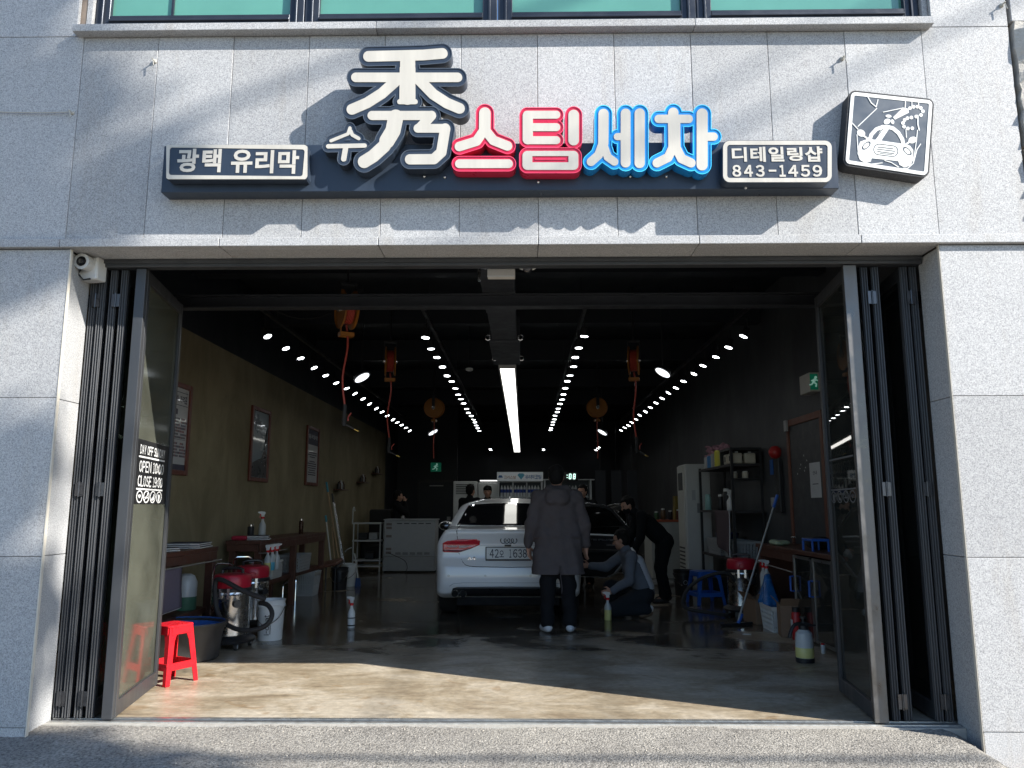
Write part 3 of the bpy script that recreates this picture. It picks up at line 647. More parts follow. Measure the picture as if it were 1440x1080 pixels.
# ================================================================== signs on the front
SG = thing('shop_sign', 'long navy shop sign with large raised letters above the opening', 'sign', (0, F, 3.62))
def sgl(p): return (p.x, p.z - 3.62)
YB = F-.125                                         # front of the backing box
a = at(231, 205, Y=YB); b = at(1180, 265, Y=YB); SIGNBOX = (a.x, b.x, b.z, a.z)
MB().bx(a.x, b.x, -.125, -.002, b.z-3.62, a.z-3.62).build('backing_box', NAVY, SG, bevel=.003, seg=1)
def traced(conv, S, h=1.5, pad=40, extra=None):
    """strokes in photo-zoom pixels -> (grid distance, origin)"""
    pts = [p for s, w in S for p in s]; x0 = min(p[0] for p in pts)-pad-60; x1 = max(p[0] for p in pts)+pad+60; y0 = min(p[1] for p in pts)-pad-60; y1 = max(p[1] for p in pts)+pad+60
    X, Y = sdf_grid(x0, x1, y0, y1, h); return strokes_sd(X, Y, S), x0, y0, h
def letter(conv, S, border, colour, yf, depth, name='letter', hollow=None):
    D, x0, y0, h = traced(conv, S)
    k = 0.35*border
    outer = [[sgl(at(*conv(p), Y=yf)) for p in c] for c in contours(D, x0, y0, h, border)]
    inner = [[sgl(at(*conv(p), Y=yf)) for p in c] for c in contours(D, x0, y0, h, 0)]
    lip = [[sgl(at(*conv(p), Y=yf)) for p in c] for c in contours(D, x0, y0, h, border-3.5)]
    o = mobj(name, outline_mesh(outer, depth), colour, SG, True, ang=30); o.location.y = yf-F
    f = mobj('letter_face', outline_mesh(inner, .006), CREAM, o); f.location.y = -.004
    r_ = mobj('letter_rim_highlight', outline_mesh(outer+lip, .007), M('rim_' + colour.name, tuple(min(1, c*1.9+.01) for c in {'navy_sign': (.03, .038, .05), 'red_sign': (.42, .03, .07), 'blue_sign': (.03, .30, .62)}[colour.name]), .3), o); r_.location.y = -.0045  # lighter rim: the lip's highlight put into its colour
    return o
REDS = M('red_sign', (.50, .018, .055), .32, var=.08, scale=6); BLUES = M('blue_sign', (.012, .215, .56), .32, var=.08, scale=6)
z2 = lambda p: (440+p[0]/3.6, 40+p[1]/3.6); z7 = lambda p: (800+p[0]/3.6, 110+p[1]/3.6)
YF = F-.215
letter(z2, [([(282,143),(450,139),(560,136),(655,128)], 27), ([(480,150),(479,350)], 38), ([(440,372),(518,372)], 13), ([(443,200),(441,372)], 3), ([(516,200),(516,372)], 3), ([(218,249),(732,249)], 24),
    ([(430,258),(350,330),(275,378),(198,411)], 27), ([(535,258),(610,335),(680,380),(742,406)], 27),
    ([(300,442),(600,442)], 23), ([(412,458),(398,535),(360,598),(305,648),(260,676)], 32), ([(420,450),(405,520),(375,570)], 38), ([(600,442),(545,500)], 24), ([(532,507),(674,507)], 22), ([(670,508),(650,628),(612,663),(492,664)], 26)], 23, NAVY, YF, .088)
letter(z2, [([(188,505),(178,535),(92,570)], 8), ([(192,520),(200,540),(232,558)], 9), ([(78,598),(262,594)], 11), ([(166,606),(156,662)], 13)], 20, NAVY, YF+.01, .08)
letter(z2, [([(871,430),(870,520)], 29), ([(864,520),(828,572),(742,599)], 24), ([(876,520),(914,568),(985,596)], 24)], 17, REDS, YF, .088)
letter(z2, [([(742,686),(990,686)], 22)], 17, REDS, YF, .088)
letter(z2, [([(1088,444),(1088,562)], 26), ([(1084,438),(1232,438)], 20), ([(1088,501),(1232,501)], 20), ([(1088,567),(1232,567)], 20), ([(1320,440),(1320,566)], 27),
    ([(1086,634),(1319,634)], 13), ([(1086,698),(1319,698)], 19), ([(1086,646),(1086,692)], 25), ([(1319,646),(1319,692)], 25)], 17, REDS, YF, .088)
letter(z7, [([(175,182),(174,330)], 26), ([(170,335),(150,390),(112,424)], 22), ([(178,345),(196,400),(230,424)], 20), ([(245,297),(290,297)], 18), ([(287,180),(287,428)], 25), ([(358,180),(358,430)], 26)], 19, BLUES, YF, .088)
letter(z7, [([(528,176),(528,205)], 26), ([(454,207),(606,207)], 21), ([(532,215),(534,345)], 31), ([(526,352),(502,402),(446,430)], 23), ([(542,352),(570,408),(618,430)], 23), ([(674,182),(674,440)], 28), ([(690,297),(732,297)], 21)], 19, BLUES, YF, .088)
# standoff bolts under the letters
for px, py in ((596, 246), (625, 247), (757, 254), (887, 246), (938, 246), (1050, 262), (1105, 259)):
    p = at(px, py, Y=YB-.03); MB().ball((p.x, -.13, p.z-3.62), .010, 8, 6).build('bolt', STEEL, SG, True)
# the two lettered boxes
def name_box(conv, quad, rad, b0, b1, glyphs):
    xs_ = [q[0] for q in quad]; ys_ = [q[1] for q in quad]; h = 3.; X, Y = sdf_grid(min(xs_)-40, max(xs_)+40, min(ys_)-40, max(ys_)+40, h)
    D = poly_sd(X, Y, quad) - rad; yf = F-.205; mp = lambda iso: [[sgl(at(*conv(p), Y=yf)) for p in c] for c in contours(D, X[0, 0], Y[0, 0], h, iso)]
    o = mobj('name_box', outline_mesh(mp(0), .078), NAVY, SG, True, ang=30); o.location.y = yf-F
    f = mobj('border', outline_mesh(mp(-b0)+mp(-b1), .004), CREAM, o); f.location.y = -.003
    for ch, x0, x1, y0, y1 in glyphs:
        A, Bq, C_ = at(*conv((x0, y1)), Y=yf), at(*conv((x1, y0)), Y=yf), 0
        m = MB(); glyph_into(m, ch, sgl(A)[0], sgl(Bq)[0], sgl(A)[1], sgl(Bq)[1], -.0035, .030); m.build('glyph', CREAM, o)
    return o
z8 = lambda p: (220+p[0]/5.54, 120+p[1]/5.54)
name_box(z8, [(125,505),(1135,520),(1120,690),(118,680)], 62, 4, 42, [('광',157,337,495,678),('택',352,512,497,680),('유',578,755,502,684),('리',767,920,506,688),('막',943,1115,508,692)])
dg = []; x = 828
for ch, w in zip('843-1459', (48, 48, 48, 50, 34, 52, 50, 50)):
    dg.append((ch, x+(6 if ch == '-' else 0), x+w-6, 440 if ch != '-' else 464, 500 if ch != '-' else 474)); x += w + 11
name_box(z7, [(815,352),(1295,352),(1295,492),(815,492)], 38, 3, 24, [('디',826,898,350,424),('테',920,993,348,425),('일',1012,1086,348,423),('링',1106,1180,350,420),('샵',1196,1280,346,424)] + dg)

# tilted square emblem sign
ze = lambda p: (1180+p[0]/7.714, 120+p[1]/7.714); YE = F-.105
EM = thing('emblem_sign', 'tilted square navy sign with a white washed-car emblem', 'sign', (2.48, F, 3.62))
eml = lambda p: (p.x-2.48, p.z-3.62)
h = 4.; X, Y = sdf_grid(0, 1080, 0, 1080, h)
Dq = poly_sd(X, Y, [(175,130),(955,215),(905,925),(120,805)]) - 55
Wb = np.random.RandomState(4).rand(*X.shape)
def emesh(D, iso=0, D2=None, iso2=0, depth=.004):
    L_ = [[eml(at(*ze(p), Y=YE)) for p in c] for c in contours(D, 0, 0, h, iso)]
    if D2 is not None: L_ += [[eml(at(*ze(p), Y=YE)) for p in c] for c in contours(D2, 0, 0, h, iso2)]
    return outline_mesh(L_, depth)
EMW = M('chipped_white', (.74, .74, .70), .45, var=.12, scale=25); EMN = M('faded_navy', (.055, .072, .095), .4, var=.12, scale=8)
o = mobj('box', emesh(Dq, 18, depth=.10), M('weathered_edge', (.05, .05, .052), .8, var=.8, scale=60, bump=.8, bscale=160), EM, True, ang=30); o.location.y = YE-F
f = mobj('board', emesh(Dq, -2, depth=.004), EMN, o); f.location.y = -.003
f = mobj('border', emesh(Dq, -4, Dq, -40), EMW, o); f.location.y = -.0055
car = poly_sd(X, Y, [(205,665),(225,615),(290,592),(350,590),(700,640),(765,660),(800,705),(800,800),(772,875),(700,892),(650,865),(638,825),(350,795),(338,832),(280,846),(222,812),(195,740)])
car = np.minimum(car, strokes_sd(X, Y, [([(328,595),(345,540),(400,480),(470,455),(520,455),(580,470),(640,520),(682,590),(692,640)], 20), ([(500,475),(425,595)], 36), ([(262,550),(312,588)], 9), ([(768,610),(720,645)], 9)]))
def ell2(cx, cy, a, b, ang): 
    c, s = math.cos(ang), math.sin(ang); U = (X-cx)*c+(Y-cy)*s; V = -(X-cx)*s+(Y-cy)*c; return (np.hypot(U/a, V/b)-1)*min(a, b)
car = np.minimum(car, np.minimum(ell2(235, 522, 46, 36, .5), ell2(792, 597, 46, 34, -.4)))
holes = [strokes_sd(X, Y, [([(468,478),(392,588)], 4), ([(538,482),(462,597)], 4)]), np.abs(ell2(290, 658, 50, 26, -.75))-5, np.abs(ell2(735, 718, 50, 26, .75))-5,
    np.abs(strokes_sd(X, Y, [([(430,700),(575,718)], 58)]))-5, strokes_sd(X, Y, [([(415,675),(580,692)], 5), ([(400,695),(600,720)], 5), ([(412,722),(590,745)], 5), ([(440,742),(570,757)], 4)])]
for hh in holes: car = np.maximum(car, -hh)
f = mobj('car_emblem', emesh(car), EMW, o); f.location.y = -.0055
dr = np.minimum(np.minimum(ell2(532, 338, 32, 16, .1), ell2(517, 396, 38, 28, -.4)), ell2(576, 399, 26, 18, 1.3))
f = mobj('water_drops', emesh(dr), EMW, o); f.location.y = -.0055
f = mobj('nozzle_emblem', emesh(poly_sd(X, Y, [(582,350),(690,245),(745,258),(752,300),(692,330),(602,376)])), EMW, o); f.location.y = -.0055
hose = [(765,252),(803,238),(845,236),(882,250),(905,286),(884,326),(832,343),(780,353),(737,361),(706,380),(688,412),(700,452),(742,472),(790,470)]
hd_ = strokes_sd(X, Y, [([p], 19) for p in hose]); f = mobj('hose_emblem', emesh(hd_), EMW, o); f.location.y = -.0055
dl = strokes_sd(X, Y, [([(305,125),(345,195),(398,238),(418,160)], 5), ([(405,255),(300,355),(200,450)], 4.5), ([(140,415),(200,480)], 5), ([(475,295),(690,250)], 4), ([(715,180),(712,245)], 5), ([(785,185),(785,235)], 4), ([(855,190),(862,235)], 4),
    ([(850,330),(850,430),(865,490)], 6), ([(845,490),(835,600),(800,850)], 4), ([(880,640),(840,700),(800,850),(740,905),(690,905)], 4.5), ([(640,890),(560,840),(490,820)], 4), ([(280,850),(320,862),(465,845)], 4), ([(190,540),(200,700),(215,790)], 4), ([(720,480),(725,570)], 4)])
f = tag(mobj('cracked_vinyl', emesh(np.maximum(dl, -Dq-600)), EMW, o), kind='stuff'); f.location.y = -.0062
# ================================================================== lamps, reels and fittings under the ceiling
LENS = M('lamp_lens', (1, 1, 1), .3, emit=8, ecol=(.92, .97, 1.)); HEADM = M('lamp_head_black', (.02, .02, .022), .4, .2)
def spot_head(mb, lens, c, tx, ty):
    """can lamp hanging from the rail, tilted"""
    r = Euler((tx, ty, 0)).to_matrix(); c = Vector(c); ax = r @ Vector((0, 0, 1))
    mb.cyl(c, c+ax*.10, .048, .036, 12).cyl(c+ax*.09, c+ax*.09+Vector((0, 0, .12)), .008, n=6).cyl(c-ax*.006, c+ax*.012, .050, n=14)
    lens.cyl(c-ax*.0075, c-ax*.011, .043, n=14)
rowdef = [(-2.92, 'outer left', .0, 1), (-1.12, 'inner left', .0, 1), (.69, 'inner right', .0, 1), (2.50, 'outer right', .0, 1)]
rl = random.Random(2)
for x, nm, _, _ in rowdef:
    t = thing('track_light', nm + ' row of lit white spotlights on a black ceiling rail', 'track light', (x, 3.3, 3.27), group='track lights running into the garage')
    side = -1 if x < -.2 else 1; outer = abs(x+.2) > 2
    MB().bx(-.02+side*.04*0, .02, -.35, 11.6, .24, .28).bx(-.004, .004, .4, .408, .28, 1.0).bx(-.004, .004, 4.4, 4.408, .28, 1.0).bx(-.004, .004, 8.4, 8.408, .28, 1.0).build('rail', HEADM, t)
    ys = [.12+.65*i for i in range(18)] + ([16.9, 17.5, 18.1] if outer else [17.6, 18.0])
    for i, y in enumerate(ys):
        hm, ln = MB(), MB()
        ty = rl.uniform(-.08, .08) + (side*rl.uniform(.25, .55) if outer else 0); tx = rl.uniform(-.12, .05)
        spot_head(hm, ln, (rl.uniform(-.012, .012), y, rl.uniform(-.012, .012)), tx, ty)
        o = hm.build('lamp_head', HEADM, t, True); ln.build('lens', LENS, o)
    MB().bx(-.02, .02, 16.4, 18.4, .24, .28).build('rail', HEADM, t)
FLOODL = M('flood_lens', (1, 1, 1), .3, emit=.9, ecol=(.9, .95, 1.))
for px, py, y, lab in ((509, 531, 5.0, 'disc flood lamp near the left front hose reel'), (932, 524, 5.0, 'disc flood lamp near the right front hose reel'), (609, 608, 11.2, 'far left disc flood lamp beyond the orange reel'), (847, 608, 11.2, 'far right disc flood lamp beyond the orange reel')):
    p = at(px, py, Y=y); sgn = -1 if px < 720 else 1; t = thing('flood_lamp', 'white lit ' + lab, 'lamp', p, group='disc flood lamps')
    r = Euler((-.15, sgn*.55, 0)).to_matrix()
    MB().cyl(r @ Vector((0, 0, .0)), r @ Vector((0, 0, .05)), .13, .09, 20).cyl((0, 0, .04), (0, 0, 4.3-p.z), .007, n=6).build('housing', HEADM, t, True)
    MB().cyl(r @ Vector((0, 0, -.002)), r @ Vector((0, 0, -.006)), .105, n=20).build('lens', FLOODL, t)
# long ceiling panel lamp
t = thing('panel_light', 'long lit linear panel lamp down the centre of the ceiling', 'lamp', (-.21, 4.8, 3.15))
PNL = M('panel_diffuser', (1, 1, .95), .4, emit=1.5, ecol=(1., .99, .93), var=.04, scale=1.3)
for i in range(12):
    MB().bx(-.095, .095, i*1.33+.018, i*1.33+1.312, 0, .006).build('diffuser', PNL, t)
MB().bx(-.115, -.096, 0, 16, -.012, .05).bx(.096, .115, 0, 16, -.012, .05).bx(-.096, .096, -.012, 0, -.012, .05).bx(-.096, .096, 0, 16, .02, .05).build('trim', M('panel_trim', (.5, .5, .48), .4), t)
for i in (0.3, 4, 8, 12, 15.5):
    MB().cyl((0, i, .05), (0, i, 1.14), .008, n=6).build('hanger', HEADM, t)
# black duct with its bolts, and the boxes hung at its front
t = thing('ceiling_duct', 'black rectangular duct along the ceiling centre behind the door head', 'duct', (-.2, .45, 3.16))
DUCT = M('duct_paint', (.035, .038, .045), .5, .2, var=.2)
MB().bx(-.15, .13, 0, 1.5, 0, .3).build('duct_section', DUCT, t, bevel=.004)
MB().bx(-.145, .125, 1.54, 2.75, .02, .3).build('duct_section', DUCT, t, bevel=.004)
MB().bx(-.18, .16, 2.76, 4.2, -.0, .28).build('duct_section', DUCT, t, bevel=.004)
for x, y in ((-.19, 2.7), (.17, 2.7), (-.16, 3.9), (.18, 3.9)):
    MB().tube([(x+.03*math.cos(a), y, .03+.03*math.sin(a)) for a in [k*.7 for k in range(9)]], .007, 6).build('hanger_ring', STEEL, t, True)
p = at(705, 385, Y=.25)
t = thing('emergency_light', 'white box emergency light hung at the front of the duct', 'emergency light', p)
MB().bx(-.10, .10, -.03, .05, -.028, .03).build('case', M('dull_white_plastic', (.62, .60, .55), .5), t, bevel=.005); MB().bx(-.101, .101, -.0305, -.02, -.0295, -.021).build('lip', WHITEP, t)
MB().bx(-.17, -.15, .0, .03, -.05, .06).bx(-.17, -.08, .0, .03, .045, .06).build('bracket', STEEL, t)
p = at(742, 377, Y=.25)
t = thing('dome_camera', 'small white dome security camera beside the emergency light', 'camera', p)
MB().lathe([(.062, .0), (.064, .025), (.055, .035)], 20).build('base', WHITEP, t, True); MB().ball((0, 0, -.002), .036, 14, 8).build('dome', M('smoked_dome', (.03, .03, .035), .08, coat=1), t, True)
p = at(660, 519, Y=6.5); t = thing('smoke_detector', 'small white smoke detector on the dark ceiling', 'detector', p)
MB().lathe([(.03, -.03), (.055, -.02), (.06, .01)], 16).build('body', WHITEP, t, True); MB().cyl((0, 0, .01), (0, 0, 4.3-p.z), .008, n=6).build('conduit', HEADM, t)
# bullet camera at the head of the left jamb
p = at(124, 376, Y=-.12)
t = thing('bullet_camera', 'white bullet security camera on its box at the top of the left jamb', 'camera', p, R(-10))
CAMW = M('camera_white', (.62, .62, .60), .4)
MB().bx(-.07, .07, .0, .10, -.085, .075).build('junction_box', CAMW, t, bevel=.012)
MB().cyl((.0, .05, .028), (.012, -.08, .018), .050, .054, 20).build('camera_body', CAMW, t, True)
MB().cyl((.0122, -.0805, .018), (.0126, -.084, .018), .034, n=20).build('front_glass', M('lens_black', (.01, .01, .012), .1, coat=1), t); MB().cyl((.0127, -.0842, .018), (.013, -.088, .018), .016, n=14).build('lens_ring', STEEL, t)
MB().tube([(-.03, -.02, -.01), (-.05, -.03, -.05), (-.02, -.012, -.09), (.03, -.006, -.085)], .006, 6).build('cable', BLKR, t, True)

# hose reels hanging from the ceiling
ORG = M('orange_steel', (.30, .115, .016), .45, var=.15); HOSE = M('red_hose', (.33, .045, .03), .45, var=.12)
def reel(label, x, y, z, rz, hz, gun=True):
    t = thing('hose_reel', label, 'hose reel', (x, y, z), rz, group='ceiling hose reels')
    for s in (-1, 1):
        MB().lathe([(.001, s*.062), (.185, s*.058), (.195, s*.070), (.200, s*.062), (.185, s*.050), (.001, s*.052)], 28).xf(Matrix.Rotation(R(90), 4, 'Y')).build('reel_disc', ORG, t, True)
    hs = MB()
    for k in range(6): hs.tube([(-.038+.015*k, .140*math.cos(a), .140*math.sin(a)) for a in [2*math.pi*i/28 for i in range(29)]], .0085, 6)
    hs.build('hose_coil', HOSE, t, True)
    MB().cyl((-.09, 0, 0), (.09, 0, 0), .035, n=14).build('hub', STEEL, t, True)
    MB().bx(-.085, -.075, -.03, .03, -.01, .26).bx(.075, .085, -.03, .03, -.01, .26).bx(-.085, .085, -.04, .04, .25, .27).build('bracket', BLKP, t)
    MB().cyl((0, 0, .26), (0, 0, 4.3-z), .012, n=8).build('hanger', HEADM, t)
    MB().bx(-.07, .07, -.045, -.03, -.275, -.235).bx(-.07, .07, .03, .045, -.275, -.235).bx(-.07, -.055, -.03, .03, -.275, -.235).bx(.055, .07, -.03, .03, -.275, -.235).bx(-.06, -.05, -.01, .01, -.24, -.12).build('hose_guide', ORG, t)
    L = hz; n = 14; pts = [(0+.02*math.sin(i*.5), 0, -.16-(L-.16)*i/n) for i in range(n+1)]
    MB().tube(pts, .0105, 7).build('hanging_hose', HOSE, t, True)
    if gun:
        e = pts[-1][2]
        MB().tube([(pts[-1][0], 0, e+.02), (pts[-1][0]-.005, 0, e-.14), (pts[-1][0], 0, e-.19)], [.018, .022, .018], 8).build('spray_grip', BLKR, t, True)
        MB().tube([(pts[-1][0]-.02, 0, e-.16), (pts[-1][0]+.05, 0, e-.19), (pts[-1][0]+.10, 0, e-.215)], [.016, .012, .008], 8).build('spray_nozzle', BLKP, t, True)
        MB().tube([(pts[-1][0]+.035, 0, e-.14), (pts[-1][0]+.035, 0, e-.10), (pts[-1][0]+.065, 0, e-.06)], .007, 6).build('trigger', HOSE, t, True)
        MB().cyl((pts[-1][0]+.09, 0, e-.212), (pts[-1][0]+.145, 0, e-.235), .007, .004, 6).build('tip', M('brass', (.6, .45, .12), .3, 1), t)
reel('orange hose reel nearest the entrance, red hose hanging on the left', -1.75, 2.25, 3.28, R(30), .97)
reel('second orange hose reel on the left, behind the nearest one', -1.79, 5.0, 3.28, R(12), 1.05)
reel('red hose reel hanging on the right above the shelves', 1.48, 5.0, 3.28, R(-12), 1.05)
reel('far left orange hose reel seen face on', -1.77, 10.0, 3.28, R(82), 1.0, False)
reel('far right orange hose reel seen face on', 1.46, 10.0, 3.28, R(98), 1.0, False)
t = thing('ceiling_wire', 'thin loose wire hanging between the left rail and the front reel', 'wire', (-2.4, 2.5, 3.4))
MB().tube([(-.35+.1*i, .1*i*.5, -.1+.012*(i-4)**2-.2*(i < 0)) for i in range(11)], .004, 5).build('wire', BLKR, t)
# ================================================================== white sedan
CARO = Vector((-.19, 4.22, 0.))
CAR = thing('sedan_car', 'white sedan seen from behind with its right-hand doors open', 'car', CARO)
m_, n_, L_, b_ = newmat('car_white'); MATS['car_white'] = m_
b_.inputs['Base Color'].default_value = (.74, .755, .77, 1); b_.inputs['Roughness'].default_value = .32; b_.inputs['Coat Weight'].default_value = 1.; b_.inputs['Coat Roughness'].default_value = .03
CARW = m_
CGLASS = M('car_glass', (.008, .009, .011), .03, var=.05, spec=.7, coat=1., rvar=.01); CBLK = M('car_black_trim', (.014, .014, .016), .35, var=.1); SEAM = M('panel_gap', (.02, .02, .022), .8)
SIDE = [(.20,.26),(.07,.32),(.015,.42),(.0,.52),(.015,.64),(.05,.69),(.075,.74),(.085,.90),(.055,1.00),(.035,1.055),(.07,1.078),(.25,1.092),(.50,1.105),(.80,1.255),(1.12,1.395),(1.5,1.458),(2.0,1.478),(2.45,1.455),(2.85,1.30),(3.30,1.06),(3.6,.99),(4.2,.90),(4.5,.76),(4.66,.60),(4.69,.42),(4.6,.26),(4.4,.20),(.6,.20)]
def smax(a, b, k): return -smin(-a, -b, k)
_wz = np.array([(.15,.83),(.30,.865),(.45,.898),(.58,.910),(.72,.912),(.85,.888),(.95,.838),(1.03,.792),(1.07,.778),(1.11,.765),(1.25,.712),(1.36,.655),(1.43,.61),(1.49,.52)])
_wp = np.array([(-.1,.72),(0,.80),(.12,.855),(.35,.895),(.8,.913),(3.7,.913),(4.2,.88),(4.5,.80),(4.7,.66)])
def car_d(x, y, z):
    s_ = poly_sd(y, z, SIDE); w = np.minimum(np.interp(z, _wz[:,0], _wz[:,1]), np.interp(y, _wp[:,0], _wp[:,1])*np.interp(z, [0, 1.0, 1.1], [1, 1, 1.2]))
    d = smax(s_, (np.abs(x)-w)*.93, .075)
    crown = (z - (1.482 - .10*(np.abs(x)/.62)**2.6))*.9; d = smax(d, crown, .03)
    for yc in (.94, 3.74):
        c = .35 - np.hypot(y-yc, z-.315); d = np.maximum(d, np.where(np.abs(x) > .60, c, -1))
    return d
h = .02; gx = np.arange(-1.0, 1.001, h); gy = np.arange(-.08, 4.80, h); gz = np.arange(.12, 1.54, h)
# side profile depends on (y,z) only: compute once, then combine
YY, ZZ = np.meshgrid(gy, gz, indexing='ij'); S2 = poly_sd(YY, ZZ, SIDE)
Wd = np.minimum(np.interp(ZZ, _wz[:,0], _wz[:,1]), np.interp(YY, _wp[:,0], _wp[:,1])*np.interp(ZZ, [0, 1.0, 1.1], [1, 1, 1.2]))
X3 = gx[:, None, None]; D3 = smax(S2[None], (np.abs(X3)-Wd[None])*.93, .075)
D3 = smax(D3, (ZZ[None]-(1.482-.10*(np.abs(X3)/.62)**2.6))*.9, .03)
for yc in (.94, 3.74): D3 = np.maximum(D3, np.where(np.abs(X3) > .60, (.35-np.hypot(YY-yc, ZZ-.315))[None], -1))
V, Q = surface_nets(D3, (gx[0], gy[0], gz[0]), h)
body = mobj('body', np_mesh('body', smooth_v(V, Q, 3), Q), CARW, CAR, True, ang=180)
def rear_y(x, z, y0=-.1, y1=2.2):
    """where the ray from behind meets the body"""
    x, z = np.atleast_1d(np.array(x, float)), np.atleast_1d(np.array(z, float)); ys = np.arange(y0, y1, .004)
    d = car_d(x[:, None]+0*ys[None], ys[None]+0*x[:, None], z[:, None]+0*ys[None]); k = np.argmax(d < 0, 1); r = ys[k]; r[~(d < 0).any(1)] = np.nan; return r
def side_x(y, z):
    y, z = np.atleast_1d(np.array(y, float)), np.atleast_1d(np.array(z, float)); xs_ = np.arange(1.0, .3, -.004)
    d = car_d(xs_[None]+0*y[:, None], y[:, None]+0*xs_[None], z[:, None]+0*xs_[None]); k = np.argmax(d < 0, 1); return xs_[k]
from mathutils.geometry import delaunay_2d_cdt
def skin_patch(name, poly, mat, parent, step=.02, off=.004, side=False, sgn=1, thick=.006):
    P = []
    for a, b in zip(poly, poly[1:]+poly[:1]):
        n = max(1, int(math.hypot(b[0]-a[0], b[1]-a[1])/step)); P += [(a[0]+(b[0]-a[0])*i/n, a[1]+(b[1]-a[1])*i/n) for i in range(n)]
    k = len(P); xs_, zs_ = [p[0] for p in P], [p[1] for p in P]
    X, Z = np.meshgrid(np.arange(min(xs_), max(xs_), step), np.arange(min(zs_), max(zs_), step)); ins = poly_sd(X, Z, poly) < -step*.4
    P2 = [Vector(p) for p in P] + [Vector((x, z)) for x, z in zip(X[ins], Z[ins])]
    vs_, _, fs_, _, _, _ = delaunay_2d_cdt(P2, [(i, (i+1) % k) for i in range(k)], [tuple(range(k))], 1, 1e-6)
    a = np.array([v[0] for v in vs_]); z = np.array([v[1] for v in vs_])
    if side: x = side_x(a, z)+off; VV = np.column_stack([sgn*x, a, z])
    else: y = rear_y(a, z); y = np.where(np.isnan(y), np.nanmax(y), y)-off; VV = np.column_stack([a, y, z])
    o = MB().add(VV.tolist(), [tuple(f) for f in fs_]).build(name, mat, parent, True, ang=180)
    if thick: m = o.modifiers.new('solid', 'SOLIDIFY'); m.thickness = thick; m.offset = 0
    return o
def seam(name, pts, w, mat, parent, off=.002):
    P = []
    for a, b in zip(pts[:-1], pts[1:]):
        n = max(1, int(math.hypot(b[0]-a[0], b[1]-a[1])/.02)); P += [(a[0]+(b[0]-a[0])*i/n, a[1]+(b[1]-a[1])*i/n) for i in range(n)]
    P.append(pts[-1]); y = rear_y([p[0] for p in P], [p[1] for p in P]); y = np.where(np.isnan(y), np.nanmax(y), y)
    return MB().tube([(p[0], yy+.001, p[1]) for p, yy in zip(P, y)], w, 6).build(name, mat, parent, True)
# rear window with black surround
rw = [(-.655,1.118),(-.62,1.19),(-.575,1.30),(-.545,1.358),(-.47,1.374),(-.2,1.388),(0,1.391),(.2,1.388),(.47,1.374),(.545,1.358),(.575,1.30),(.62,1.19),(.655,1.118),(.3,1.110),(0,1.108),(-.3,1.110)]
skin_patch('rear_window', rw, CGLASS, CAR, .03, .004)
# tail lights: clear red lens over a darker bowl, split by the lid gap
TL = M('tail_light_red', (.55, .006, .016), .12, coat=1., var=.15, scale=30); TLD = M('tail_light_dark', (.16, .006, .012), .2, coat=1.); TLC = M('tail_light_clear', (.48, .30, .30), .2, coat=1.)
zt = lambda X, Y: (( 600+X/6.35-736)/117.3 + .19, at(714, 690+Y/6.35, Y=CARO.y+.07).z)
tl = [zt(*p) for p in ((135,470),(180,448),(270,436),(440,434),(473,448),(468,484),(400,515),(300,548),(268,553),(150,550),(137,540))]
for s in (-1, 1):
    q = [(s*-1*p[0], p[1]) for p in tl] if s > 0 else tl
    o = skin_patch('tail_light', q, TL, CAR, .015, .007)
    a = [zt(*p) for p in ((175,490),(268,490),(268,508),(190,508))]; b = [zt(*p) for p in ((282,490),(385,488),(345,512),(282,514))]; c = [zt(*p) for p in ((140,540),(300,548),(400,515),(405,508),(300,532),(142,526))]
    fx = lambda P: [(-p[0], p[1]) for p in P] if s > 0 else P
    skin_patch('clear_strip', fx(a), TLC, o, .01, .0115, thick=.003); skin_patch('clear_strip', fx(b), TLC, o, .01, .0115, thick=.003); skin_patch('dark_band', fx(c), TLD, o, .012, .0112, thick=.003)
    e = fx([zt(272, 432), zt(276, 556)]); seam('light_gap', e, .003, SEAM, o)
# boot lid gaps
zs = lambda P: [zt(*p) for p in P]
lid = zs([(266,320),(264,360),(270,432)]); seam('lid_gap', lid, .0045, SEAM, CAR); seam('lid_gap', [(-p[0], p[1]) for p in lid], .0045, SEAM, CAR)
lo_ = zs([(282,555),(300,600),(322,640),(345,662),(380,672),(450,677),(724,682)]); seam('lid_gap', lo_, .0045, SEAM, CAR); seam('lid_gap', [(-p[0], p[1]) for p in lo_], .0045, SEAM, CAR)
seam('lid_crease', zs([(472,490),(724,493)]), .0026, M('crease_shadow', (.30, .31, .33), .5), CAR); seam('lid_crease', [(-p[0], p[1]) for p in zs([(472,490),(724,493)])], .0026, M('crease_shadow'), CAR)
# plate with its frame and number
py_ = .075; zc = .787; X0, X1 = zt(522, 0)[0], -zt(522, 0)[0]+.01
pl = MB().bx(X0, X1, py_-.03, py_+.06, zc-.083, zc+.083).build('number_plate', M('plate_frame', (.05, .05, .055), .4), CAR, bevel=.006)
MB().bx(X0+.014, X1-.014, py_-.036, py_-.0305, zc-.060, zc+.072).build('plate_face', M('plate_white', (.60, .62, .62), .4), pl)
t_ = MB(); a0, a1 = zt(560, 0)[0], zt(892, 0)[0]; ww = (a1-a0)
for ch, f0, f1 in (('4', 0, .115), ('2', .135, .245), ('오', .26, .385), ('1', .53, .585), ('6', .63, .745), ('3', .765, .87), ('8', .89, 1.0)):
    lo2 = zc-.045 if ch != '오' else zc-.040; hi2 = zc+.055 if ch != '오' else zc+.040
    g = MB(); glyph_into(g, ch, a0+ww*f0, a0+ww*f1, lo2, hi2, py_-.0385, .012); g.build('plate_character', M('plate_ink', (.03, .04, .07), .5), pl)
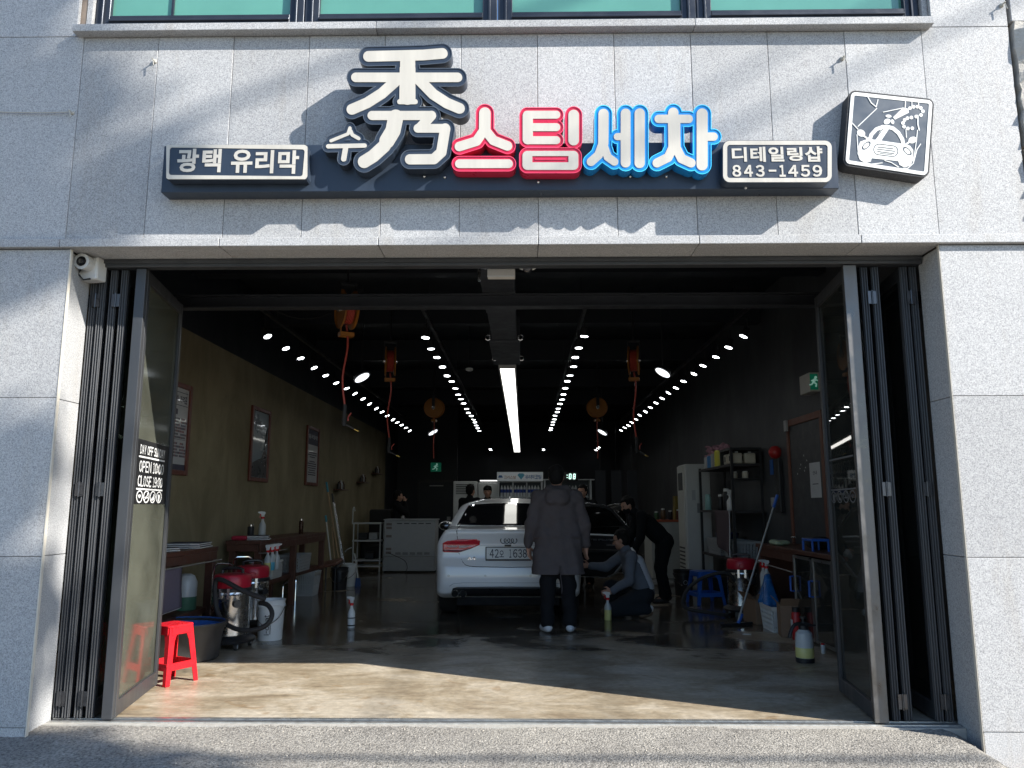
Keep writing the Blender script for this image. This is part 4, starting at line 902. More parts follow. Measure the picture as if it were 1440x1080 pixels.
MB().cyl((X0+.032, py_-.0365, zc+.005), (X0+.032, py_-.040, zc+.005), .005, n=10).build('plate_bolt', STEEL, pl)
MB().bx(-.04, .04, py_-.01, py_+.04, zc+.087, zc+.107).build('boot_handle', CBLK, CAR, bevel=.004)
# four rings and the model badge
for i in range(4):
    x, z = zt(682+32*i, 445); y = float(rear_y([x], [z])[0])
    MB().tube([(x+.034*math.cos(a), y-.006, z+.034*math.sin(a)) for a in [2*math.pi*k/28 for k in range(29)]], .0055, 8, False).build('badge_ring', M('dark_chrome', (.09, .095, .10), .2, .9), CAR, True)
x, z = zt(362, 620); y = float(rear_y([x], [z])[0]); bd = MB(); line_into(bd, 'A4', x, x+.098, z, z+.040, y-.006, .02, .05)
o = bd.build('model_badge', CHROME, CAR); md = o.modifiers.new('solid', 'SOLIDIFY'); md.thickness = .004
# bumper: parking sensors, reflector crease, dark valance, twin pipes
for X in (198, 524, 924): 
    x, z = zt(X, 757); y = float(rear_y([x], [z])[0]); MB().tube([(x+.010*math.cos(a), y-.001, z+.010*math.sin(a)) for a in [2*math.pi*k/14 for k in range(15)]], .0016, 5).build('parking_sensor', SEAM, CAR)
va = [(-.665,.285),(-.675,.33),(-.655,.385),(-.60,.402),(0,.408),(.60,.402),(.655,.385),(.675,.33),(.665,.285)]
skin_patch('rear_valance', va, CBLK, CAR, .03, .006)
MB().bx(-.62, .62, .16, .5, .17, .27).build('under_tray', M('underbody', (.005, .005, .006), .9), CAR, bevel=.02)
for x in (-.627, -.530):
    pp = MB(); pp.lathe([(.031, .12), (.042, .115), (.043, 0), (.040, -.003), (.037, .0), (.036, .10)], 20, cap=False).xf(Matrix.Rotation(R(-90), 4, 'X')).build('exhaust_pipe', M('exhaust_steel', (.45, .45, .44), .2, 1.), CAR, True).location = (x, .02, .325)
    MB().cyl((x, .06, .325), (x, .065, .325), .037, n=16).build('pipe_inside', M('pipe_black', (.004, .004, .004), .9), CAR)  # near-black disc closing the pipe
# lower bumper crease
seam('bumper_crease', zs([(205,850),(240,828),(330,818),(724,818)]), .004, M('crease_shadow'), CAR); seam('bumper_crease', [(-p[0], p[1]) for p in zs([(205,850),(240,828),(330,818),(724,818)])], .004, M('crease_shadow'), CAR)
# antenna fin
MB().prism([(1.30,1.42),(1.36,1.485),(1.385,1.485),(1.46,1.42)], -.012, .012, 'x').build('antenna_fin', CARW, CAR, bevel=.008)
# side glass (left) and window line
sg = [(.95,1.06),(1.55,1.30),(1.9,1.345),(2.5,1.335),(2.8,1.25),(3.2,1.05),(3.0,1.02),(1.2,1.035)]
for s in (-1, 1): skin_patch('side_window', sg, CGLASS, CAR, .04, .004, True, s)
ws = MB()
# mirrors
for s in (-1, 1):
    o = MB().ball((0, 0, 0), .12, 14, 10, .62, 1.0, .55).build('wing_mirror', CARW, CAR, True); o.location = (s*1.04, 3.02, 1.045)
    MB().ball((0, -.035, .0), .104, 14, 8, .60, .96, .30).build('mirror_rim', CHROME, o, True); MB().ball((0, -.044, 0), .096, 14, 8, .58, .95, .26).build('mirror_glass', M('mirror_dark', (.10, .11, .13), .03, 1.), o, True)
    MB().bx(-.14 if s > 0 else .06, -.06 if s > 0 else .14, -.02, .03, -.035, .005).build('mirror_arm', CARW, o)
# wheels
for s in (-1, 1):
    for y in (.94, 3.74):
        w = MB().lathe([(.20, -.11), (.295, -.112), (.315, -.09), (.318, 0), (.315, .09), (.295, .112), (.20, .11)], 36).xf(Matrix.Rotation(R(90), 4, 'Y')).build('wheel', M('tyre', (.018, .018, .019), .8, var=.2), CAR, True, ang=50); w.location = (s*.775, y, .318)
        MB().lathe([(.02, .095), (.06, .10), (.19, .09), (.205, .113), (.205, -.113), (.19, -.09), (.02, -.09)], 28).xf(Matrix.Rotation(R(90), 4, 'Y')).build('rim', M('alloy', (.4, .41, .42), .25, 1.), w, True)
        for k in range(5):
            a = 2*math.pi*k/5; MB().box((s*.105, .11*math.cos(a), .11*math.sin(a)), (.02, .05, .17), (a-R(90)*0, 0, 0)).build('spoke', M('alloy'), w)
# arches: dark liners
for s in (-1, 1):
    for y in (.94, 3.74): MB().bx(s*.60-.02, s*.60+.02, y-.36, y+.36, .22, .68).build('arch_liner', CBLK, CAR)
# open doors on the right
DPAN = M('door_card', (.016, .016, .018), .5, var=.2); DEDGE = M('car_white')
def car_door(hx, hy, ang, poly, win, nm):
    o = MB().prism(poly, .0, .11, 'y').build('door', CARW, CAR, bevel=.012); o.location = (hx, hy, 0); o.rotation_euler = (0, 0, ang)
    pz = [(p[0]*.955+.018, p[1]*.94+.035) for p in poly]
    MB().prism(pz, -.035, -.001, 'y').build('inner_panel', DPAN, o, bevel=.01)
    MB().bx(.12, .80, -.09, -.036, .66, .72).build('armrest', DPAN, o, bevel=.015)
    MB().bx(.10, .90, -.045, -.036, .845, .87).build('trim_strip', M('satin_trim', (.30, .31, .33), .3, .9), o)
    MB().bx(.60, .74, -.05, -.036, .775, .795).build('door_pull', CHROME, o)
    fr = [(win[i], win[(i+1) % len(win)]) for i in range(len(win))]
    f = MB()
    f.tube([(p[0], .05, p[1]) for p in win], .022, 8); f.build('window_frame', CBLK, o, True)
    tr = MB(); tr.tube([(p[0]+.012, .045, p[1]+.016) for p in win], .007, 6).build('frame_edge', M('frame_bright', (.35, .37, .38), .25, .9), o, True)
    MB().prism(win, .045, .052, 'y').build('glass', glassmat('tinted_glass', (.10, .12, .13), .12, .01), o)
    MB().bx(.2, .75, .105, .118, .52, .56).build('side_moulding', CARW, o, bevel=.004)
rd = [(0,.30),(.58,.30),(.70,.36),(.82,.50),(.90,.62),(1.0,.72),(1.05,.86),(1.04,.93),(0,.95)]
rwn = [(.02,.94),(.02,1.385),(.30,1.380),(.55,1.345),(.66,1.29),(1.0,.93)]
car_door(.90, 2.58, R(-26), rd, rwn, 'rear')
fd = [(0,.30),(1.08,.30),(1.12,.40),(1.13,.93),(0,.93)]
fwn = [(.18,.93),(.55,1.22),(.80,1.36),(1.10,1.39),(1.12,.93)]
car_door(.90, 3.72, R(-34), fd, fwn, 'front')
MB().bx(.70, .905, 1.58, 2.56, .36, 1.02).build('door_opening_shade', M('cabin_shade', (.006, .006, .007), .8), CAR)  # dark block painting the cabin's shade; the body has no opening
# ================================================================== people
SKIN = M('skin', (.42, .235, .165), .5, var=.08); HAIR = M('black_hair', (.008, .0075, .0075), .7, spec=.2, var=.3, scale=60, bump=.7, bscale=120)
EYE = M('eye_dark', (.01, .01, .01), .2); LIP = M('lips', (.30, .12, .10), .5)
def cloth(name, rgb, var=.14): return M(name, rgb, .85, var=var, scale=7, bump=.55, bscale=9, spec=.2)
def hand_into(vol, w, d, up, grip=0., r=.0085):
    """palm and five fingers from wrist w along d; up = thumb side; grip bends the fingers"""
    w, d, up = Vector(w), Vector(d).normalized(), Vector(up).normalized(); n = d.cross(up).normalized(); up = n.cross(d).normalized()
    vol.limb(w - d*.02, w + d*.03, .022, .026, .012)
    for o in (-.024, -.008, .008, .024): vol.limb(w + d*.02 + up*o*.8, w + d*.085 + up*o, .015, .013, .010)
    for o, L in ((.026, .070), (.009, .080), (-.009, .074), (-.026, .058)):
        b = w + d*.088 + up*o; d1 = (d*math.cos(grip*.6) + n*math.sin(grip*.6)); d2 = (d*math.cos(grip*1.3) + n*math.sin(grip*1.3)); d3 = (d*math.cos(grip*1.9) + n*math.sin(grip*1.9))
        p1 = b + d1*L*.45; p2 = p1 + d2*L*.32; p3 = p2 + d3*L*.25; vol.chain([b, p1, p2, p3], [r+.001, r+.0005, r, r-.0015], .004)
    t0 = w + d*.028 + up*.03; t1 = t0 + (d*.6 + up*.75 + n*.25*grip).normalized()*.038; t2 = t1 + (d*.9 + up*.25 + n*.4*grip).normalized()*.032; vol.chain([w + d*.015 + up*.012, t0, t1, t2], [.016, .0135, .0115, .009], .006)
def head_into(vol, c, f, s=1.):
    """skull, jaw, nose, ears; c = centre of the skull, f = facing direction"""
    c, f = Vector(c), Vector(f).normalized(); up = Vector((0, 0, 1)); up = (up - f*up.dot(f)).normalized(); r = f.cross(up)
    rot = Matrix((r, f, up)).transposed()
    P = lambda a, b, z: tuple(c + r*a*s + f*b*s + up*z*s)
    vol.ell(P(0, -.006, .018), (.074*s, .094*s, .092*s), .02, rot); vol.ell(P(0, .022, -.045), (.055*s, .068*s, .070*s), .03, rot); vol.ell(P(0, .062, -.088), (.026*s, .02*s, .02*s), .02, rot)
    vol.limb(P(0, .082, .0), P(0, .104, -.034), .010*s, .014*s, .012); vol.limb(P(-.03, .074, .022), P(.03, .074, .022), .012*s, .012*s, .012)
    for q in (-1, 1): vol.ell(P(q*.076, -.006, -.012), (.011*s, .02*s, .032*s), .006, rot); vol.ell(P(q*.045, .055, -.03), (.02*s, .02*s, .025*s), .02, rot)
    return P, rot
def face_parts(parent, P, eyes=True, mouth=True):
    if eyes:
        for q in (-1, 1): MB().ball(P(q*.032, .080, .004), .0085, 8, 6).build('eye', EYE, parent, True)
    if mouth: MB().tube([P(-.022, .079, -.064), P(0, .089, -.063), P(.022, .079, -.064)], .0045, 6).build('mouth', LIP, parent, True)
def hair_on(parent, c, f, s=1., mat=HAIR, cap=0., long=0.):
    v = Vol(np.array(c)-.22*s, np.array(c)+.22*s, .010); c_, f_ = Vector(c), Vector(f).normalized(); up = Vector((0, 0, 1)); up = (up - f_*up.dot(f_)).normalized(); r = f_.cross(up); rot = Matrix((r, f_, up)).transposed()
    P = lambda a, b, z: tuple(c_ + r*a*s + f_*b*s + up*z*s)
    v.ell(P(0, -.014, .034), (.084*s, .100*s, .088*s), .02, rot); v.ell(P(0, -.045, -.02-long*.5), (.076*s, .064*s, (.075+long)*s), .03, rot)
    rg = random.Random(int(abs(c[0])*1000))
    for i in range(26):
        a = rg.uniform(0, 6.28); e = rg.uniform(.1, 1.4); p = P(.078*math.cos(a)*math.cos(e), -.014+.094*math.sin(a)*math.cos(e), .036+.084*math.sin(e)); v.ell(p, (.02*s, .02*s, .014*s), .012)
    # keep the face and ears free
    B = (v.X-c_.x)*f_.x+(v.Y-c_.y)*f_.y+(v.Z-c_.z)*f_.z; U = (v.X-c_.x)*up.x+(v.Y-c_.y)*up.y+(v.Z-c_.z)*up.z
    v.D = np.maximum(v.D, np.minimum(B-.035*s-cap, .062*s-U)*1.)
    v.obj('hair', mat, parent)
def bounds(J, pad=.28): 
    A = np.array([tuple(p) for p in J.values() if len(p) == 3]); return A.min(0)-pad, A.max(0)+pad
def person(label, loc, J, face, tops, legs, shoe, h=.012, hair=True, fold=.5, grips=(.5, .5), thumbs=((0, 1, .2), (0, 1, .2)), handdir=(None, None), headgear=None, group=None, mouth=True, coat=None):
    """J: joint positions around the origin at the feet"""
    t = thing('person', label, 'person', loc, 0., group); J = {k: Vector(v) for k, v in J.items()}
    lo, hi = bounds(J); v = Vol(lo, hi, h)
    lat = (J['sR']-J['sL']).normalized()
    # body: one continuous figure
    v.limb(J['pel'], J['chest'], .09, .09, .03); v.limb(J['sL'], J['sR'], .045, .045, .03); v.limb(J['chest'], J['neck'], .07, .050, .03); v.limb(J['neck'], J['head']+Vector((0, 0, -.03)), .052, .05, .02)
    P, rot = head_into(v, J['head'], face)
    for q in 'LR':
        v.limb(J['pel'], J['h'+q], .085, .08, .02); v.chain([J['h'+q], J['k'+q], J['a'+q]], [.082, .055, .038], .02); v.limb(J['a'+q], J['t'+q], .036, .028, .02)
        v.chain([J['s'+q], J['e'+q], J['w'+q]], [.048, .038, .027], .02)
        i = 0 if q == 'L' else 1; hand_into(v, J['w'+q], handdir[i] or (J['w'+q]-J['e'+q]), thumbs[i], grips[i])
    v.obj('body', SKIN, t, 1)
    face_parts(t, P, True, mouth)
    if hair: hair_on(t, J['head'], face)
    # trousers
    v = Vol(lo, hi, h)
    for q in 'LR':
        v.limb(J['pel']+(J['h'+q]-J['pel'])*.6, J['k'+q], .118, .083, .04)
        d = (J['a'+q]-J['k'+q]); v.limb(J['k'+q], J['k'+q]+d*.93, .083, .066, .03); v.limb(J['k'+q]+d*.80, J['k'+q]+d*.95, .068, .070, .02)
    v.limb(J['hL'], J['hR'], .115, .115, .04); v.limb(J['pel'], J['pel']+(J['chest']-J['pel'])*.2, .125, .12, .03)
    v.D += .006*np.sin(v.Z*34+v.X*21)*np.sin(v.Y*17+v.Z*9)*fold; v.obj('trousers', legs, t)
    # shoes
    for q in 'LR':
        v = Vol(np.minimum(J['a'+q], J['t'+q])-.12, np.maximum(J['a'+q], J['t'+q])+.14, .009); d = (J['t'+q]-J['a'+q]); d.z = min(d.z, 0); v.limb(J['a'+q]+Vector((0, 0, -.035)), J['t'+q], .045, .038, .02); v.limb(J['a'+q]+Vector((0, 0, -.02)), J['a'+q]+Vector((0, 0, -.04))-d*.2, .045, .042, .02)
        if loc[2] < .5 and J['a'+q].z < .2: v.D = np.maximum(v.D, -(v.Z-.002))
        v.obj('shoe', shoe, t)
    # jacket
    v = Vol(lo, hi, h)
    if coat is None:
        for s_ in (-1, 1): v.limb(J['pel']+lat*.075*s_, J['chest']+lat*.085*s_, .118, .122, .06)
        v.limb(J['pel']+(J['chest']-J['pel'])*.5-lat*.05, J['pel']+(J['chest']-J['pel'])*.5+lat*.05, .12, .12, .05)
        v.limb(J['sL'], J['sR'], .07, .07, .05); v.limb(J['chest'], J['neck'], .115, .066, .04); v.limb(J['neck'], J['neck']+(J['head']-J['neck'])*.22, .066, .064, .01)
    else: coat(v, J)
    for q in 'LR':
        w_ = J['w'+q]; e_ = J['e'+q]; d = (w_-e_); v.chain([J['s'+q], e_, e_+d*.9], [.075, .060, .047], .03); v.limb(e_+d*.82, e_+d*.93, .046, .045, .008)
    v.D += (.006*np.sin(v.Z*29+v.X*13+v.Y*8)*np.sin(v.X*19-v.Z*11) + .005*np.sin(v.X*46+2.2*np.sin(v.Z*7)+v.Y*18)*np.clip(1.2-v.Z*.6, .2, 1) + .003*np.sin(v.Z*70+v.Y*40+3*np.sin(v.X*9))*np.sin(v.X*52))*fold
    if coat is not None: v.D = np.maximum(v.D, -(v.Z-coat.hem))
    v.obj('jacket', tops, t)
    return t, P
# --- man in the long coat, seen from behind
SK = dict(pel=(0, 0, .93), chest=(0, 0, 1.26), neck=(0, .0, 1.48), head=(-.005, .035, 1.645), sL=(-.205, 0, 1.425), sR=(.205, 0, 1.425), eL=(-.285, -.02, 1.13), eR=(.285, -.02, 1.13), wL=(-.312, .05, .90), wR=(.305, .05, .90),
    hL=(-.10, 0, .92), hR=(.10, 0, .92), kL=(-.105, .01, .50), kR=(.105, .02, .50), aL=(-.115, -.02, .085), aR=(.125, -.01, .085), tL=(-.16, .14, .035), tR=(.155, .16, .035))
def parka(v, J):
    for s_ in (-1, 1):
        v.limb((s_*.105, 0, 1.36), (s_*.120, 0, 1.00), .125, .122, .06); v.limb((s_*.120, 0, 1.00), (s_*.135, .0, .55), .122, .150, .05)
        v.limb((0, 0, 1.0), (0, 0, .55), .12, .14, .05)
    v.limb((0, -.025, 1.38), (0, -.02, .95), .13, .128, .04); v.limb((0, .02, 1.38), (0, .02, .95), .125, .125, .04)
    v.limb(J['sL']+Vector((.02, 0, -.01)), J['sR']+Vector((-.02, 0, -.01)), .082, .082, .05); v.limb(J['chest'], J['neck'], .12, .075, .05)
    v.limb((-.10, .03, 1.50), (-.085, -.06, 1.50), .042, .046, .02); v.limb((-.085, -.06, 1.50), (.085, -.06, 1.50), .046, .046, .03); v.limb((.085, -.06, 1.50), (.10, .03, 1.50), .046, .042, .02); v.limb((-.10, .03, 1.50), (0, .09, 1.47), .04, .035, .02); v.limb((.10, .03, 1.50), (0, .09, 1.47), .04, .035, .02)
    v.ell((0, -.125, 1.43), (.135, .055, .085), .025); v.ell((0, -.145, 1.385), (.115, .04, .045), .03)
    v.ell((0, .09, .95), (.13, .10, .3), .06)
    # back vent
    v.D = np.where((np.abs(v.X-.012) < .004+.02*np.clip(.70-v.Z, 0, .2)) & (v.Y < -.05) & (v.Z < .70), np.maximum(v.D, .004), v.D)
    v.D = v.D - .006*np.exp(-((v.Z-1.005)/.010)**2)*(np.abs(v.X) < .26)
parka.hem = .605
COATM = cloth('taupe_parka', (.086, .075, .078), .14); DARKP = cloth('black_trousers', (.011, .011, .013)); WSHOE = M('white_canvas', (.62, .62, .64), .7, var=.06)
pm, _ = person('person from behind in a long grey-brown hooded parka and white shoes', (.375, 3.50, 0), SK, (.15, 1, -.05), COATM, DARKP, WSHOE, .0095, fold=1.15, thumbs=((.6, 1, 0), (-.6, 1, 0)), grips=(.45, .45), handdir=(Vector((.10, .16, -1)), Vector((-.05, .14, -1))), coat=parka)
pm.scale = (1.035, 1.02, 1.02)
MB().tube([(.012, -.172, .70), (.02, -.175, .60), (.035, -.165, .47), (.03, -.16, .42)], .005, 6).build('drawcord', COATM, pm)
MB().tube([(-.26+.0375*k, -.128-.012*math.cos((k-7)/4.6), .998) for k in range(15)], .0045, 6).build('waist_seam', COATM, pm, True)
# --- kneeling man with the spray bottle
KJ = dict(pel=(.16, .03, .30), chest=(.02, .03, .60), neck=(-.055, .03, .80), head=(-.115, .03, .935), sL=(-.02, -.165, .735), sR=(-.05, .205, .745), eL=(-.06, -.27, .46), eR=(-.29, .24, .58), wL=(-.275, -.285, .335), wR=(-.50, .20, .60),
    hL=(.15, -.09, .27), hR=(.15, .13, .28), kL=(-.27, -.10, .09), kR=(-.24, .20, .34), aL=(.185, -.12, .10), aR=(-.18, .22, .08), tL=(.10, -.13, .03), tR=(-.33, .22, .035))
GREYJ = cloth('slate_work_jacket', (.115, .128, .155)); NAVP = cloth('navy_trousers', (.017, .020, .025)); BRSH = M('brown_shoe', (.13, .085, .055), .6)
pk, P = person('kneeling person in a grey work jacket and glasses beside the open car door', (1.34, 4.72, 0), KJ, (-1, .25, -.22), GREYJ, NAVP, BRSH, .010, thumbs=((0, .2, 1), (0, -.3, 1)), grips=(1.0, .35), handdir=(Vector((-1, .05, -.2)), Vector((-1, -.05, .05))))
MB().tube([P(-.075, -.0, .006), P(-.062, .075, .006)], .003, 6).tube([P(.075, 0, .006), P(.062, .075, .006)], .003, 6).tube([P(-.062, .088, .018), P(-.010, .100, .018), P(-.010, .100, -.016), P(-.055, .090, -.016), P(-.062, .088, .018)], .003, 6).tube([P(.062, .088, .018), P(.010, .100, .018), P(.010, .100, -.016), P(.055, .090, -.016), P(.062, .088, .018)], .003, 6).tube([P(-.01, .100, .010), P(.01, .100, .010)], .003, 6).build('glasses', M('glasses_frame', (.02, .015, .012), .3), pk)
v = Vol((-.05, -.16, .28), (.40, .27, .85), .012)           # paler vest panel on the back
for s_ in (-1, 1): v.limb((.155, .03+.075*s_, .36), (.055, .03+.075*s_, .64), .122, .118, .05)
v.D = np.maximum(v.D, -((v.X-.02)*.9+(v.Z-.55)*.45-.025)); v.obj('vest_panel', cloth('pale_grey_vest', (.40, .42, .46)), pk)
v = Vol((.10, -.22, .0), (.28, -.03, .16), .008); v.limb((.205, -.12, .115), (.192, -.12, .075), .044, .046, .01); v.obj('sock', WSHOE, pk)
# --- person in black bending into the car
BJ = dict(pel=(.10, 0, .86), chest=(-.16, .0, 1.12), neck=(-.32, 0, 1.255), head=(-.415, .01, 1.37), sL=(-.24, -.19, 1.22), sR=(-.25, .19, 1.22), eL=(-.27, -.23, .93), eR=(-.33, .20, .95), wL=(-.36, -.20, .72), wR=(-.45, .16, .76),
    hL=(.10, -.10, .85), hR=(.10, .10, .85), kL=(.02, -.11, .47), kR=(.05, .11, .47), aL=(.06, -.12, .085), aR=(.14, .12, .085), tL=(-.08, -.13, .03), tR=(0, .13, .03))
BLKC = cloth('black_clothes', (.008, .009, .011), .2); BLKS = M('black_shoe', (.015, .015, .016), .5)
pb, P = person('person all in black with a mask, bending over the open car door', (1.92, 6.15, 0), BJ, (-1, -.25, -.45), BLKC, BLKC, BLKS, .012, thumbs=((0, .2, 1), (0, .2, 1)), grips=(.9, .9), mouth=False)
v = Vol(np.array(P(0, .02, -.06))-.13, np.array(P(0, .02, -.06))+.13, .010); v.ell(P(0, .035, -.062), (.07, .07, .062), .02); v.obj('face_mask', BLKC, pb)
MB().tube([(-.37, -.27, .70), (-.40, -.22, .735), (-.43, -.16, .70), (-.46, -.12, .66)], [.03, .045, .04, .025], 10).build('white_cloth', M('white_cloth', (.6, .6, .6), .9), pb, True)
# --- people further back
def standing(label, loc, ang, tops, legs, cap=False, armup=False, **kw):
    J = dict(pel=(0, 0, .92), chest=(0, 0, 1.24), neck=(0, .0, 1.46), head=(0, .03, 1.62), sL=(-.19, 0, 1.41), sR=(.19, 0, 1.41), eL=(-.25, .02, 1.13), eR=(.25, .02, 1.13), wL=(-.20, .17, .98), wR=(.20, .17, .98),
        hL=(-.09, 0, .91), hR=(.09, 0, .91), kL=(-.095, .02, .49), kR=(.095, .02, .49), aL=(-.10, -.02, .085), aR=(.10, -.02, .085), tL=(-.12, .14, .035), tR=(.12, .14, .035))
    if armup: J['eR'] = (.22, .20, 1.22); J['wR'] = (.10, .16, 1.50)
    Rz = Matrix.Rotation(ang, 3, 'Z'); J = {k: Rz @ Vector(v_) for k, v_ in J.items()}
    t, P = person(label, loc, J, Rz @ Vector((0, 1, -.05)), tops, legs, BLKS, .018, thumbs=(Rz @ Vector((.3, .4, 1)), Rz @ Vector((-.3, .4, 1))), grips=(.6, .6), **kw)
    if cap:
        v = Vol(np.array(J['head'])-.2, np.array(J['head'])+.2, .010); f = Rz @ Vector((0, 1, 0)); c = J['head']
        v.ell(tuple(c+Vector((0, 0, .05))), (.088, .10, .075), .01); v.limb(tuple(c+f*.06+Vector((0, 0, .05))), tuple(c+f*.135+Vector((0, 0, .045))), .03, .022, .01); v.D = np.maximum(v.D, -(v.Z-c.z-.028)); v.obj('cap', BLKC, t)
    return t
standing('person in black with back turned beside the white air conditioner', (-1.07, 10.3, .04), R(-35), BLKC, BLKC)
standing('person in black with dark cap facing the camera beyond the car roof', (-.72, 10.45, .02), R(178), BLKC, BLKC, cap=True)
standing('person in black behind the grey counter, hand raised to the face', (-2.83, 12.2, -.05), R(-75), BLKC, BLKC, armup=True)
standing('person almost hidden behind the parka shoulder, only part of the face showing', (1.03, 8.3, -.02), R(150), BLKC, BLKC)
# ================================================================== left side of the garage
# --- red stool
def stool(name, label, loc, rz, mat, H=.44, top=.145, foot=.20):
    t = thing(name, label, 'stool', loc, rz)
    X, Y = sdf_grid(-.2, .2, -.2, .2, .008); 
    MB().prism([(top*x, top*y) for x, y in ((-1,-.8),(-.8,-1),(.8,-1),(1,-.8),(1,.8),(.8,1),(-.8,1),(-1,.8))], H-.02, H, 'z').build('seat', mat, t, bevel=.008)
    for sx_ in (-1, 1):
        for sy_ in (-1, 1):
            a, b = Vector((sx_*(top-.012), sy_*(top-.012), H-.012)), Vector((sx_*foot, sy_*foot, 0))
            m = MB(); u = Vector((-sx_, 0, 0)); w = Vector((0, -sy_, 0)); V = []
            for p, k in ((a, .085), (a.lerp(b, .25), .052), (b, .040)): V += [p, p+u*k, p+u*k+w*.012, p+u*.012+w*.012, p+u*.012+w*k, p+w*k]
            Fc = [(0,1,2,3,4,5)[::-1], tuple(range(12, 18))] + [(j*6+i, j*6+(i+1) % 6, (j+1)*6+(i+1) % 6, (j+1)*6+i) for j in range(2) for i in range(6)]
            m.add(V, Fc).build('leg', mat, t, bevel=.003, seg=1)
    k = .40; e = top+(foot-top)*(1-.30)
    for i, (p, q) in enumerate((((-1,-1),(1,-1)), ((1,-1),(1,1)), ((1,1),(-1,1)), ((-1,1),(-1,-1)))):
        a = Vector((p[0]*e, p[1]*e, .135)); b = Vector((q[0]*e, q[1]*e, .135)); n = Vector((p[0]+q[0], p[1]+q[1], 0)).normalized(); d = (b-a)
        c = (a+b)/2 - n*.010; MB().box(c, (d.length-.02 if abs(d.x) > abs(d.y) else .012, d.length-.02 if abs(d.y) >= abs(d.x) else .012, .055)).build('stretcher', mat, t, bevel=.003, seg=1)
        c = (a+b)/2*(top/e) - n*.008; MB().box((c.x, c.y, H-.045), (2*top-.05 if abs(d.x) > abs(d.y) else .010, 2*top-.05 if abs(d.y) >= abs(d.x) else .010, .055)).build('apron', mat, t, bevel=.003, seg=1)
    return t
stool('plastic_stool', 'bright red plastic stool standing in the sun by the left door leaf', (-2.765, 1.085, 0), R(-27), RED, .44, .118, .150)
# --- black tub with blue lining
t = thing('wash_tub', 'round black tub with blue lining behind the red stool', 'tub', (-3.08, 1.98, 0)); 
MB().lathe([(.30, 0), (.318, .02), (.345, .26), (.375, .30), (.382, .315), (.378, .328), (.36, .325), (.335, .30), (.31, .03), (.001, .025)], 40, sx=1.06, sy=.86).build('tub', M('worn_black_plastic', (.035, .035, .036), .5, var=.35, scale=12, bump=.15), t, True)
MB().lathe([(.357, .3275), (.352, .315), (.330, .29), (.306, .06), (.001, .05)], 48, sx=1.06, sy=.86, cap=False).build('lining', M('blue_liner', (.03, .11, .36), .45, var=.2, scale=20, bump=.6, bscale=16), t, True)
# --- vacuum cleaners
def vacuum(label, loc, rz, hose, handle=True):
    t = thing('drum_vacuum', label, 'vacuum cleaner', loc, rz, 'wet and dry drum vacuum cleaners')
    MB().lathe([(.15, .055), (.235, .06), (.245, .085), (.235, .10), (.19, .125), (.15, .125)], 30).build('trolley', BLKP, t, True)
    for a in (.6, 2.2, 3.9, 5.4):
        o = MB().cyl((.20*math.cos(a)-.012, .20*math.sin(a), .034), (.20*math.cos(a)+.012, .20*math.sin(a), .034), .034, n=16).build('caster', BLKR, t, True)
        MB().cyl((.20*math.cos(a)-.014, .20*math.sin(a), .034), (.20*math.cos(a)+.014, .20*math.sin(a), .034), .017, n=12).build('hub', GREYP, o); MB().cyl((.20*math.cos(a), .20*math.sin(a), .05), (.20*math.cos(a), .20*math.sin(a), .085), .012, n=8).build('fork', BLKP, o)
    MB().lathe([(.165, .12), (.180, .13), (.182, .50), (.186, .508), (.182, .516), (.180, .535)], 40).build('drum', STEEL, t, True)
    MB().lathe([(.186, .532), (.190, .545), (.186, .565), (.178, .57)], 36).build('collar', BLKP, t, True)
    MB().lathe([(.176, .568), (.182, .60), (.178, .665), (.165, .690), (.12, .700), (.001, .702)], 36).build('head', M('vacuum_red', (.40, .012, .03), .38, var=.1), t, True)
    MB().bx(-.03, .03, -.19, -.17, .585, .635).build('switch_panel', M('vacuum_red'), t, bevel=.006)
    MB().tube([(-.10, 0, .69), (-.10, 0, .735), (-.06, 0, .75), (.06, 0, .75), (.10, 0, .735), (.10, 0, .69)], .016, 8).build('carry_handle', BLKP, t, True)
    for s in (-1, 1): 
        MB().bx(s*.04-.012, s*.04+.012, -.20, -.185, .47, .57).build('latch', STEEL, t)
    MB().cyl((.10, -.14, .43), (.14, -.21, .43), .04, .034, 14).build('inlet', BLKP, t, True)
    if handle: MB().tube([(-.21, .05, .10), (-.215, .05, .68), (-.205, .05, .76), (-.17, .05, .79), (-.05, .05, .79), (0, .05, .76), (.0, .06, .71)], .011, 8).build('push_handle', CHROME, t, True)
    if hose: MB().tube(hose, .0225, 10).build('hose', BLKR, t, True)
    return t
def smooth_path(P, n=5):
    P = [Vector(p) for p in P]; out = []
    for i in range(len(P)-1):
        a, b, c, d = P[max(i-1, 0)], P[i], P[i+1], P[min(i+2, len(P)-1)]
        for k in range(n):
            u = k/n; out.append(.5*((2*b)+(c-a)*u+(2*a-5*b+4*c-d)*u*u+(3*b-a-3*c+d)*u**3))
    return out + [P[-1]]
z6 = lambda p, Y: at(200+p[0]/4.5, 720+p[1]/4.5, Y=Y)
VL = Vector((-2.86, 2.56, 0))
hp = [z6(p, y)-VL for p, y in (((780,552), 2.30), ((640,500), 2.28), ((500,428), 2.30), ((462,455), 2.33), ((468,600), 2.32), ((505,685), 2.28), ((590,738), 2.24), ((700,748), 2.22), ((790,712), 2.24), ((822,645), 2.28), ((795,590), 2.33), ((745,575), 2.38))]
vacuum('steel drum vacuum with red head nearest the door on the left, black hose looped', VL, 0., smooth_path(hp))
vacuum('second steel drum vacuum with red head, behind the nearest one on the left', (-3.03, 3.62, .0), R(20), None)
